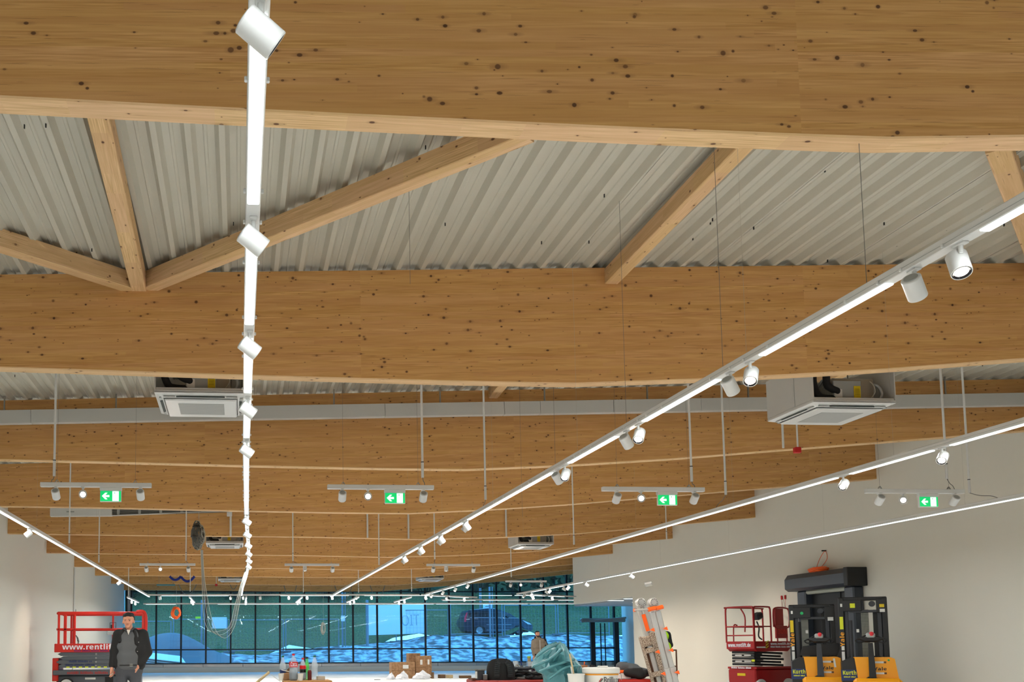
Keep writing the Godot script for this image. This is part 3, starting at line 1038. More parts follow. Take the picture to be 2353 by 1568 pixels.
func exit_sign(at: Vector3, k: int) -> void:
	var t := thing("exit_sign", "green lit escape sign with arrow, %s" % ["left of the middle light track", "between the two long light tracks", "third from the left, before the fourth beam", "rightmost, in front of the pale right wall"][k], "exit sign", at, 0.0, "escape signs on the spotlight bars")
	var s := mb()
	box(s, Vector3(0, -0.02, 0), Vector3(0.245, 0.04, 0.055), Basis(), 0.004)
	obj("housing", s, mats["white enamel"], t)
	s = mb()
	box(s, Vector3(0, -0.104, 0), Vector3(0.24, 0.126, 0.03), Basis(), 0.004)
	obj("edge_frame", s, mats["white plastic"], t)
	s = mb()
	box(s, Vector3(0, -0.102, 0.016), Vector3(0.232, 0.116, 0.003))
	obj("panel", s, mats["exit green"], t)
	var f := Transform3D(Basis(), Vector3(0, -0.102, 0.0185))
	s = mb()
	prism(s, [Vector2(-.098, 0), Vector2(-.06, .038), Vector2(-.034, .038), Vector2(-.06, .012), Vector2(-.014, .012), Vector2(-.014, -.012), Vector2(-.06, -.012), Vector2(-.034, -.038), Vector2(-.06, -.038)], f, 0.002)
	obj("arrow", s, mats["exit white"], t)
	s = mb()
	box(s, Vector3(0.056, -0.102, 0.0185), Vector3(0.072, 0.112, 0.002))
	obj("doorway", s, mats["exit white"], t)
	var g := f.translated(Vector3(0, 0, 0.0015))
	s = mb()
	var head := []
	for a in 10: head.append(Vector2(0.046 + 0.0065 * cos(TAU * a / 10), 0.036 + 0.0065 * sin(TAU * a / 10)))
	prism(s, head, g, 0.002)
	prism(s, [Vector2(.022, .012), Vector2(.022, .007), Vector2(.036, .008), Vector2(.046, .022), Vector2(.068, .026), Vector2(.083, .008), Vector2(.079, .004), Vector2(.066, .018), Vector2(.062, .005), Vector2(.068, -.02), Vector2(.09, -.022), Vector2(.09, -.028), Vector2(.062, -.028), Vector2(.056, -.008), Vector2(.042, -.042), Vector2(.036, -.040), Vector2(.05, .0), Vector2(.05, .012), Vector2(.042, .012)], g, 0.002)
	obj("running_figure", s, mats["exit green"], t)

# ---------------------------------------------------------------- rods and wires
func rod(foot: Vector3, to: Vector3, label: String) -> void:
	var top := roof_y(foot.x) - 0.01
	var t := thing("suspension_rod", label, "rod", foot, 0.0, "white conduit rods hanging from the roof")
	var s := mb()
	cyl(s, Vector3(0, 0.18, 0), Vector3(0, top - foot.y, 0), 0.0135, 8)
	obj("conduit", s, mats["white plastic"], t)
	s = mb()
	cyl(s, Vector3(0, 0.0, 0), Vector3(0, 0.18, 0), 0.0165, 10, 0.002)
	obj("sleeve", s, mats["white enamel"], t)
	s = mb()
	cyl(s, Vector3(0, 0.178, 0), Vector3(0, 0.188, 0), 0.018, 10)
	obj("collar", s, mats["black"], t)
	if to != Vector3.ZERO:
		s = mb()
		var d := to - foot
		tube(s, spline([Vector3.ZERO, d * 0.35 + Vector3(0, -0.01, 0), d * 0.75 + Vector3(0, 0.012, 0), d], 5), 0.0045, 6)
		obj("feed_cable", s, mats["cable"], t)

func wire(x: float, z: float, y0: float, label: String, top := 0.0) -> void:
	var s := mb()
	cyl(s, Vector3.ZERO, Vector3(0, (top if top > 0 else roof_y(x) - 0.005) - y0, 0), 0.0018, 5)
	var o := obj("hanging_wire", s, mats["cable"])
	o.position = Vector3(x, y0, -z)
	tag(o, label, "wire", "thin wires carrying the light tracks")

func build_rods() -> void:
	var zb := -11.446
	rod(Vector3(-2.1, 3.13, zb), Vector3(-2.13, 3.06, zb), "white rod above the left end of the bar with the leftmost exit sign")
	rod(Vector3(2.136, 3.15, zb), Vector3(2.16, 3.06, zb), "white rod above the right end of the second exit sign's bar")
	rod(Vector3(5.385, 3.13, zb), Vector3(5.42, 3.06, zb), "white rod above the right end of the third exit sign's bar")
	rod(Vector3(8.6, 3.19, zb), Vector3(8.69, 3.06, zb), "white rod above the rightmost exit sign's bar")
	rod(Vector3(3.32, 3.16, -13.2), Vector3(3.32, 3.075, -13.35), "white rod feeding the paired-spotlight track behind the fourth beam")
	rod(Vector3(6.587, 3.22, -13.0), Vector3(6.587, 3.075, -13.3), "white rod reaching the track below the right cassette unit")
	rod(Vector3(9.854, 3.22, -12.7), Vector3(9.854, 3.075, -12.2), "white rod at the far right feeding the track beside the right wall")
	rod(Vector3(-3.213, 3.169, -19.164), Vector3.ZERO, "white rod over the left wall track near the open cable tray")
	rod(Vector3(-3.213, 3.15, -23.195), Vector3.ZERO, "white rod over the left wall track, farther one at the beam ends")
	rod(Vector3(-3.9, 3.034, -35.717), Vector3.ZERO, "white rod at the dark jamb of the glazed front on the left")
	rod(Vector3(-1.2, 3.15, -22.69), Vector3(-1.15, 3.09, -22.69), "white rod of the far spotlight bar beside the hanging coil")
	rod(Vector3(1.219, 3.146, -22.69), Vector3(1.31, 3.09, -22.69), "white rod of the far spotlight bar right of the middle track")
	rod(Vector3(4.491, 3.193, -22.69), Vector3(4.48, 3.09, -22.69), "white rod of the far spotlight bar below the distant beams at centre right")
	rod(Vector3(3.32, 3.133, -23.57), Vector3.ZERO, "white rod hanging on to the paired-spotlight track in its far half")
	rod(Vector3(6.587, 3.181, -19.205), Vector3.ZERO, "white rod over the far half of the track below the right cassette unit")
	rod(Vector3(9.854, 3.637, -22.327), Vector3.ZERO, "white rod over the wall track, seen against the pale right wall")
	rod(Vector3(8.107, 3.252, -29.3), Vector3(8.35, 3.16, -29.3), "white rod of the lone spotlight bar before the glazing")
	rod(Vector3(6.153, 3.167, -35.4), Vector3.ZERO, "short white rod over the cross track at the middle of the glazing")
	rod(Vector3(-1.718, 3.169, -35.4), Vector3.ZERO, "short white rod over the cross track near the blue fabric")
	rod(Vector3(2.269, 3.137, -35.4), Vector3.ZERO, "short white rod over the cross track above the bottles")
	rod(Vector3(4.242, 3.121, -35.4), Vector3.ZERO, "short white rod over the cross track left of the white board outside")
	var k := 0
	for q in [4.93, 6.52, 8.25, 10.2]:
		wire(3.32, q, TRACK_Y + TH, "thin dark wire holding the paired-spotlight track, %s from the camera" % ORD[k], 3.875 if k == 0 else 0.0)
		k += 1
	wire(1.42, 8.05, 4.2, "thin loose wire hanging in front of the second beam beside the slanting strut")
	wire(4.14, 14.3, 3.075, "thin wire dropping across the white trunking left of centre")
	# conduits on the face of the fifth beam
	k = 0
	for q in [[844.0, 1179.0, 1239.0], [938.0, 1179.0, 1240.0], [1162.0, 1168.0, 1235.0]]:
		var a: Vector3 = [Vector3(3.194, 4.635, -24.68), Vector3(4.229, 4.641, -24.68), Vector3(6.723, 4.768, -24.68)][k]
		var s := mb()
		cyl(s, Vector3(0, bottom_y(5, a.x) + 0.01 - 3.9, 0), Vector3(0, roof_y(a.x) - 3.92, 0), 0.022, 10)
		var o := obj("wall_conduit", s, mats["white plastic"])
		o.position = Vector3(a.x, 3.9, -24.68)
		tag(o, "white conduit running down the face of the fifth beam, %s of three from the left" % ORD[k], "conduit", "conduits on the fifth beam")
		k += 1
	var t := thing("conduit_drop", "white conduit with junction box on the fifth beam beside the cassette unit and middle track", "conduit", Vector3(-0.213, 3.929, -24.66))
	var s := mb()
	cyl(s, Vector3(0, 0.0, 0), Vector3(0, 0.52, 0), 0.028, 10)
	obj("pipe", s, mats["white plastic"], t)
	s = mb()
	box(s, Vector3(-0.03, 0.55, 0), Vector3(0.13, 0.11, 0.08), Basis(), 0.008)
	obj("junction_box", s, mats["white plastic"], t)
	# pair with the red alarm box below the trunking
	var a: Vector3 = Vector3(8.357, 4.209, -14.62)
	t = thing("conduit_drop", "white conduit with a box at its top, left of the red alarm box", "conduit", a)
	s = mb()
	cyl(s, Vector3.ZERO, Vector3(0, 0.53, 0), 0.017, 10)
	obj("pipe", s, mats["white plastic"], t)
	s = mb()
	box(s, Vector3(-0.04, 0.5, 0), Vector3(0.1, 0.1, 0.05), Basis(), 0.006)
	obj("junction_box", s, mats["white plastic"], t)
	a = Vector3(8.578, 4.177, -14.62)
	t = thing("fire_alarm", "small red alarm box at the foot of a white conduit on the third beam", "alarm box", a)
	s = mb()
	box(s, Vector3.ZERO, Vector3(0.1, 0.09, 0.08), Basis(), 0.01)
	obj("alarm_box", s, mats["red cap"], t)
	s = mb()
	cyl(s, Vector3(0.01, 0.045, 0), Vector3(0.01, 0.6, 0), 0.013, 10)
	obj("conduit", s, mats["white plastic"], t)
	a = Vector3(-1.005, 3.954, -44.2)
	t = thing("fire_alarm", "tiny dark red alarm box hanging near the far end, left of the middle", "alarm box", a)
	s = mb()
	box(s, Vector3.ZERO, Vector3(0.11, 0.1, 0.1), Basis(), 0.01)
	obj("alarm_box", s, mats["red cap"], t)
	s = mb()
	cyl(s, Vector3(0, 0.05, 0), Vector3(0, roof_y(a.x) - a.y, 0), 0.013, 8)
	obj("conduit", s, mats["white plastic"], t)

# ---------------------------------------------------------------- cassette air units
func build_air_units() -> void:
	var full := air_unit("ceiling cassette air unit behind the second beam, crossed by the middle light track", Vector3(-0.42, 3.87, -11.1))
	var k := 0
	for q in [[Vector3(6.93, 3.87, -11.1), "ceiling cassette air unit with open pipework behind the second beam at the right"], [Vector3(-0.38, 3.87, -26.55), "ceiling cassette air unit right of the hanging cable coil"], [Vector3(7.9, 3.87, -26.55), "ceiling cassette air unit at the middle height, right of centre beside the slanting track"], [Vector3(-0.36, 3.9, -40.8), "small distant cassette air unit left of the middle track's end"], [Vector3(7.77, 3.9, -40.4), "small distant cassette air unit over the glazing right of centre"]]:
		var c: Node3D = full.duplicate()
		c.name = numbered("air_unit")
		add_child(c)
		c.position = q[0]
		tag(c, q[1])
		k += 1

func air_unit(label: String, at: Vector3) -> Node3D:
	var t := thing("air_unit", label, "air conditioner", at, 0.0, "ceiling cassette air units")
	var w := 0.98
	var h := 0.46
	# cladding box, open to the front
	for g in [[Vector3(-w / 2 + 0.006, h / 2 + 0.07, 0), Vector3(0.012, h, w)], [Vector3(w / 2 - 0.006, h / 2 + 0.07, 0), Vector3(0.012, h, w)]]:
		var s := mb()
		box(s, g[0], g[1])
		obj("side_panel", s, mats["trunking grey"], t)
	var s := mb()
	box(s, Vector3(0, h / 2 + 0.07, -w / 2 + 0.006), Vector3(w, h, 0.012))
	obj("back_panel", s, mats["trunking grey"], t)
	s = mb()
	box(s, Vector3(-w / 2 - 0.001, h / 2 + 0.07, 0.12), Vector3(0.003, h, 0.004))
	box(s, Vector3(w / 2 + 0.001, h / 2 + 0.07, 0.12), Vector3(0.003, h, 0.004))
	obj("panel_joint", s, mats["grille grey"], t)
	s = mb()
	box(s, Vector3(0, 0.052, 0), Vector3(w, 0.035, w), Basis(), 0.004)
	box(s, Vector3(0, 0.08, w / 2 - 0.02), Vector3(w - 0.03, 0.03, 0.02), Basis(), 0.004)
	obj("tray", s, mats["trunking grey"], t)
	s = mb()
	# fascia: an outer ring plate, sloping in to the grille panel
	var o := 0.49
	var i := 0.40
	for r in 4:
		var b := Basis(Vector3.UP, r * PI / 2)
		face(s, [b * Vector3(-o, 0.035, o), b * Vector3(o, 0.035, o), b * Vector3(i, 0.0, i), b * Vector3(-i, 0.0, i)], Vector3(0, -1, 0))
		face(s, [b * Vector3(-o, 0.035, o), b * Vector3(o, 0.035, o), b * Vector3(o, 0.05, o), b * Vector3(-o, 0.05, o)], b * Vector3(0, 0, 1))
	obj("fascia", s, mats["white enamel"], t)
	for r in 4:
		var b := Basis(Vector3.UP, r * PI / 2)
		s = mb()
		box(s, b * Vector3(0, 0.009, 0.425), Vector3(0.52, 0.012, 0.045), b * Basis(Vector3.RIGHT, 0.37))
		obj("outlet_slot", s, mats["slot dark"], t)
		for sx in [-1, 1]:
			s = mb()
			box(s, b * Vector3(sx * 0.335, 0.011, 0.425), Vector3(0.12, 0.012, 0.04), b * Basis(Vector3.RIGHT, 0.37))
			obj("corner_vent", s, mats["grille grey"], t)
	s = mb()
	box(s, Vector3(0, -0.012, 0), Vector3(0.78, 0.026, 0.78), Basis(), 0.01)
	obj("grille_panel", s, mats["white enamel"], t)
	s = mb()
	box(s, Vector3(0, -0.026, 0), Vector3(0.5, 0.004, 0.5))
	obj("grille", s, mats["grille grey"], t)
	s = mb()
	for j in 22:
		box(s, Vector3(0, -0.0285, -0.242 + j * 0.023), Vector3(0.49, 0.002, 0.006))
	tag(obj("grille_bar", s, mats["trunking grey"], t), "", "", "", "stuff")
	s = mb()
	box(s, Vector3(0.08, 0.22, 0.05), Vector3(0.5, 0.27, 0.6), Basis(), 0.01)
	obj("fan_housing", s, mats["galvanised"], t)
	s = mb()
	box(s, Vector3(0.0, 0.2, 0.355), Vector3(0.33, 0.24, 0.02), Basis(), 0.003)
	obj("control_cover", s, mats["grille grey"], t)
	s = mb()
	box(s, Vector3(-0.11, 0.165, 0.367), Vector3(0.09, 0.11, 0.003))
	obj("data_label", s, mats["white label"], t)
	s = mb()
	box(s, Vector3(0.115, 0.19, 0.367), Vector3(0.08, 0.14, 0.003))
	obj("warning_label", s, mats["yellow label"], t)
	s = mb()
	for j in 5: box(s, Vector3(0.115, 0.16 + j * 0.016, 0.369), Vector3(0.056, 0.003, 0.002))
	obj("label_print", s, mats["black"], t)
	for q in [[-0.40, 0.4, 0.12, -0.2], [-0.24, 0.3, 0.2, -0.18]]:
		s = mb()
		tube(s, spline([Vector3(q[0], 0.98, 0.36), Vector3(q[0], 0.45, 0.36), Vector3(q[0], 0.28, 0.36), Vector3(q[0] + 0.05, q[2] + 0.03, 0.36), Vector3(q[0] + 0.12, q[2], 0.355), Vector3(q[3] + 0.05, q[2], 0.33)], 5), 0.04, 10)
		obj("insulated_pipe", s, mats["rubber"], t)
		s = mb()
		cyl(s, Vector3(q[0] + 0.02, 0.62, 0.385), Vector3(q[0] + 0.02, 0.69, 0.385), 0.03, 10)
		obj("red_valve", s, mats["red cap"], t)
	s = mb()
	tube(s, spline([Vector3(0.28, 0.3, 0.3), Vector3(0.36, 0.27, 0.36), Vector3(0.40, 0.17, 0.38), Vector3(0.36, 0.09, 0.37)], 6), 0.016, 8)
	obj("drain_hose", s, mats["grille grey"], t)
	s = mb()
	tube(s, spline([Vector3(0.22, 0.36, 0.3), Vector3(0.3, 0.3, 0.36), Vector3(0.31, 0.18, 0.39), Vector3(0.24, 0.09, 0.38)], 6), 0.006, 6)
	obj("wiring", s, mats["pale cable"], t)
	s = mb()
	for x in [-0.3, -0.22, -0.27]:
		cyl(s, Vector3(x, 0.25, 0.25), Vector3(x + 0.03, 0.33, 0.33), 0.016, 8)
	obj("pump_valve", s, mats["galvanised"], t)
	for x in [-0.44, 0.44]:
		s = mb()
		cyl(s, Vector3(x, 0.1, -0.3), Vector3(x, 1.32, -0.3), 0.008, 6)
		obj("hanger_rod", s, mats["galvanised"], t)
	return t

# ---------------------------------------------------------------- trunking and trays
func build_trunking() -> void:
	var t := thing("cable_trunking", "long pale grey trunking running across in front of the third beam", "trunking", Vector3.ZERO)
	var z := -14.52
	var xs := [WALL_L + 0.01, -3.0, 0.2, 2.15, 3.95, 4.5, 5.63, 7.0, 9.2, WALL_R - 0.01]
	for k in xs.size() - 1:
		var a := Vector3(xs[k] + 0.002, 4.505 + 0.0315 * (xs[k] + 3.44), z)
		var e := Vector3(xs[k + 1] - 0.002, 4.505 + 0.0315 * (xs[k + 1] + 3.44), z)
		var s := mb()
		bar(s, a, e, 0.12, 0.195, Vector3.UP, 0.003)
		obj("trunking_cover", s, mats["trunking grey"], t)
	for k in 12:
		var x := -5.0 + k * 1.6
		var s := mb()
		bar(s, Vector3(x, 4.61 + 0.0315 * (x + 3.44), z - 0.04), Vector3(x, roof_y(x), z - 0.04), 0.02, 0.02)
		obj("hanger", s, mats["galvanised"], t)
	# tray at the fifth beam on the left
	var a: Vector3 = Vector3(-4.511, 4.437, -24.2)
	var c: Vector3 = Vector3(-3.049, 4.456, -24.2)
	var e: Vector3 = Vector3(1.484, 4.665, -24.2)
	t = thing("cable_tray", "open grey cable tray with a closed white end box, at the left", "cable tray", a)
	var s := mb()
	bar(s, Vector3.ZERO, c - a, 0.14, 0.21, Vector3.UP, 0.006)
	obj("closed_cover", s, mats["white enamel"], t)
	s = mb()
	box(s, Vector3(0.48, 0.01, 0.072), Vector3(0.18, 0.035, 0.004))
	obj("print", s, mats["grille grey"], t)
	s = mb()
	bar(s, c - a + Vector3(0, -0.09, 0), e - a + Vector3(0, -0.09, 0), 0.14, 0.012)
	bar(s, c - a + Vector3(0, 0.0, -0.07), e - a + Vector3(0, 0.0, -0.07), 0.004, 0.19)
	obj("tray_body", s, mats["trunking grey"], t)
	for k in 9:
		var p := (c - a).lerp(e - a, (k + 0.3) / 9.0)
		s = mb()
		box(s, p, Vector3(0.07, 0.17, 0.13), Basis(), 0.005)
		obj("bracket", s, mats["grille grey"], t)
	for k in 4:
		var p := c - a + Vector3(-0.1, 0.06 - k * 0.03, 0.02)
		var q := e - a + Vector3(0, -0.06, 0.03)
		s = mb()
		tube(s, arc(p, q, 0.03 + 0.012 * k, 16), 0.011, 6)
		obj("tray_cable", s, mats["cable"], t)

# ---------------------------------------------------------------- cables, coils
func coil(s: SurfaceTool, c: Vector3, rx: float, ry: float, b: Basis, turns: int, thick: float, spread: float, sd: int) -> void:
	var r := RandomNumberGenerator.new()
	r.seed = sd
	var pts := []
	for k in turns * 18:
		var a := TAU * k / 18.0
		var f := float(k) / (turns * 18)
		var j := 1.0 - 0.5 * r.randf() * spread - f * spread * 1.2
		pts.append(c + b * Vector3(cos(a) * rx * j, sin(a) * ry * j, (f - 0.5) * spread * 0.6 + r.randf_range(-1, 1) * thick))
	tube(s, pts, thick, 6)

func build_cables() -> void:
	var zc := 20.6
	var c: Vector3 = Vector3(-0.829, 3.49, -20.6)
	var t := thing("cable_coil", "big coil of grey cable hanging left of the middle light track", "cable coil", c)
	for k in 3:
		var s := mb()
		coil(s, Vector3(0.02 * k, 0, 0), 0.125, 0.34, Basis(Vector3.UP, 0.45), 9, 0.011, 0.5, 40 + k)
		obj("winding", s, mats["cable" if k < 2 else "pale cable"], t)
	for q in [[-0.06, 0.19], [-0.1, -0.02], [0.06, -0.015]]:
		var s := mb()
		box(s, Vector3(q[0], q[1], 0.02), Vector3(0.09, 0.012, 0.16), Basis(Vector3.UP, 0.45))
		obj("cable_tie", s, mats["black"], t)
	var s := mb()
	cyl(s, Vector3(0, 0.33, 0), Vector3(-0.03, roof_y(c.x) - c.y, 0), 0.006, 6)
	obj("hanging_cord", s, mats["pale cable"], t)
	# bundle falling from the coil, looping near the floor and rising to the middle track
	t = thing("cable_bundle", "bundle of grey cables looping low between the coil and the middle track", "cable bundle", Vector3.ZERO)
	for k in 5:
		var o := Vector3(0.05 * k - 0.12, 0, 0.03 * k)
		var a := c + Vector3(0.04 + 0.01 * k, -0.3, 0)
		var q := [a, Vector3(-0.758, 2.617, -21.5) + o * 0.3, Vector3(-0.677, 1.889, -22) + o * 0.8, Vector3(-0.548, 1.579, -22.2) + o + Vector3(0, -0.02 * k, 0), Vector3(-0.36, 1.486, -22.4) + o + Vector3(0, -0.035 * k + 0.06, 0), Vector3(-0.15, 1.663, -22.6) + o * 0.6, Vector3(-0.045, 2.12, -23) + o * 0.5, Vector3(0.065, 2.65, -23.5) + o * 0.25, Vector3(0.226, 3.301, -24.5) + o * 0.1]
		s = mb()
		tube(s, spline(q, 6), 0.0065, 6)
		obj("strand", s, mats["cable" if k % 2 else "pale cable"], t)
	for q in [[Vector3(-2.484, 2.583, -40), 0.2, 0.26, "orange", "orange coil of hose hanging before the glazing on the left", 9], [Vector3(3.698, 2.023, -44), 0.1, 0.3, "pale cable", "pale cable hank hanging low before the glazing above the bottles", 6]]:
		t = thing("cable_coil", q[4], "cable coil", q[0])
		s = mb()
		coil(s, Vector3.ZERO, q[1], q[2], Basis(Vector3.UP, 0.2), q[5], 0.022, 0.3, 70)
		obj("winding", s, mats[q[3]], t)
		s = mb()
		cyl(s, Vector3(0, q[2] * 0.9, 0), Vector3(0, 1.1 if q[1] > 0.15 else 1.5, 0), 0.007, 6)
		obj("hanging_cord", s, mats["pale cable"], t)
	# blue fabric slung under the far beams
	t = thing("blue_sling", "two dark blue fabric slings sagging under the eighth beam on the left", "sling", Vector3.ZERO)
	for q in [[Vector3(-2.684, 3.964, -39), Vector3(-2.249, 3.964, -39), 0.14], [Vector3(-2.248, 3.947, -39), Vector3(-1.729, 3.965, -39), 0.19]]:
		s = mb()
		var p := arc(q[0], q[1], q[2], 12)
		for k in p.size() - 1: bar(s, p[k], p[k + 1], 0.12, 0.09)
		obj("sling", s, mats["blue plastic"], t)
	var k := 0
	for q in [[Vector3(-2.693, 4.046, -44.75), Vector3(-1.885, 4.046, -44.75), 0.5, "between the blue slings and the coil's cables"], [Vector3(-0.418, 4.047, -44.75), Vector3(-0.089, 4.047, -44.75), 0.25, "left of the middle track's end"], [Vector3(1.991, 4.048, -44.75), Vector3(2.577, 4.048, -44.75), 0.75, "above the bottle table"], [Vector3(4.263, 4.048, -44.75), Vector3(5.09, 4.049, -44.75), 0.75, "at the end of the paired-spotlight track"], [Vector3(5.86, 4.069, -44.75), Vector3(6.592, 4.089, -44.75), 0.7, "left of the right cassette in the distance"]]:
		s = mb()
		tube(s, arc(q[0], q[1], q[2], 14), 0.016, 6)
		tag(obj("cable_loop", s, mats["cable"]), "dark cable loop hanging from the ninth beam, %s" % q[3], "cable", "cable loops under the ninth beam")
		k += 1
	t = thing("blue_tube", "thin light blue plastic tube lying along under the ninth beam on the left", "tube", Vector3(-3.59, 3.941, -44))
	s = mb()
	cyl(s, Vector3.ZERO, Vector3(0.8, 0.0, 0), 0.035, 10)
	for x in [0.1, 0.7]: cyl(s, Vector3(x, 0, 0), Vector3(x, 1.2, 0), 0.004, 5)
	obj("tube", s, mats["teal sheet"], t)
	# conduit on the left wall
	a_wall_pipe()

func a_wall_pipe() -> void:
	var p: Vector3 = Vector3(-5.6, 2.532, -34.581)
	var s := mb()
	cyl(s, Vector3(0, -p.y + 0.02, 0), Vector3(0, 3.95 - p.y, 0), 0.03, 10)
	var o := obj("wall_conduit", s, mats["white plastic"])
	o.position = p
	tag(o, "white conduit running up the left wall behind the red scissor lift", "conduit")
	p = Vector3(-5.58, 1.427, -34.841)
	var t := thing("cable_coil", "small black cable coil hanging on the left wall behind the scissor lift rails", "cable coil", p)
	s = mb()
	coil(s, Vector3.ZERO, 0.22, 0.24, Basis(Vector3.UP, PI / 2 - 0.4), 4, 0.012, 0.15, 3)
	obj("winding", s, mats["cable"], t)
	s = mb()
	cyl(s, Vector3(0, 0.2, -0.0), Vector3(0, 1.1, 0), 0.01, 6)
	obj("hanging_cord", s, mats["cable"], t)

# ---------------------------------------------------------------- outdoors behind the glass
func ground_y(x: float, z: float) -> float:
	# z: depth behind the camera plane (positive)
	var t := clampf((z - 51.0) / 10.0, 0.0, 1.0)
	var h := lerpf(-0.1, 0.85 + clampf((x - 2.0) / 10.0, 0.0, 1.0) * 1.0, t * t * (3.0 - 2.0 * t))
	h += 0.25 * sin(x * 0.8 + z) * 0.25 + 0.15 * sin(x * 2.1 - z * 1.3) * 0.4
	return h

func hill_y(x: float, z: float) -> float:
	var y := ground_y(x, 61.0) + clampf((z - 61.0) / 26.0, 0.0, 1.0) * 9.5
	return y + 0.25 * sin(x * 0.9 + z * 0.7) + 0.2 * sin(x * 2.3)

func terrain(called: String, m: Material, f: Callable, xs: Array, zs: Array, label: String, cat: String, kind := "stuff") -> void:
	var s := mb()
	var nx: int = xs[2]
	var nz: int = zs[2]
	s.set_smooth_group(0)
	for j in nz + 1:
		for i in nx + 1:
			var x := lerpf(xs[0], xs[1], float(i) / nx)
			var z := lerpf(zs[0], zs[1], float(j) / nz)
			s.set_uv(Vector2(x, z))
			s.add_vertex(Vector3(x, f.call(x, z), -z))
	for j in nz:
		for i in nx:
			var a := j * (nx + 1) + i
			for k in [a, a + nx + 1, a + 1, a + 1, a + nx + 1, a + nx + 2]: s.add_index(k)
	s.generate_normals()
	tag(obj(called, s, m), label, cat, "", kind)

func leaf_mesh(n: int, r: Vector3, size: float, sd: int) -> ArrayMesh:
	var g := RandomNumberGenerator.new()
	g.seed = sd
	var s := mb()
	for k in n:
		var d := Vector3(g.randfn(), g.randfn(), g.randfn()).normalized()
		var p := d * r * pow(g.randf(), 0.4)
		p.y += r.y
		var u := Vector3(g.randfn(), g.randfn(), g.randfn()).normalized()
		var v := u.cross(d).normalized() * size * g.randf_range(0.5, 1.2)
		u *= size * g.randf_range(0.5, 1.2)
		face(s, [p - u, p + v * 0.6, p + u, p - v * 0.6], d + Vector3.UP * 0.3)
	return s.commit()

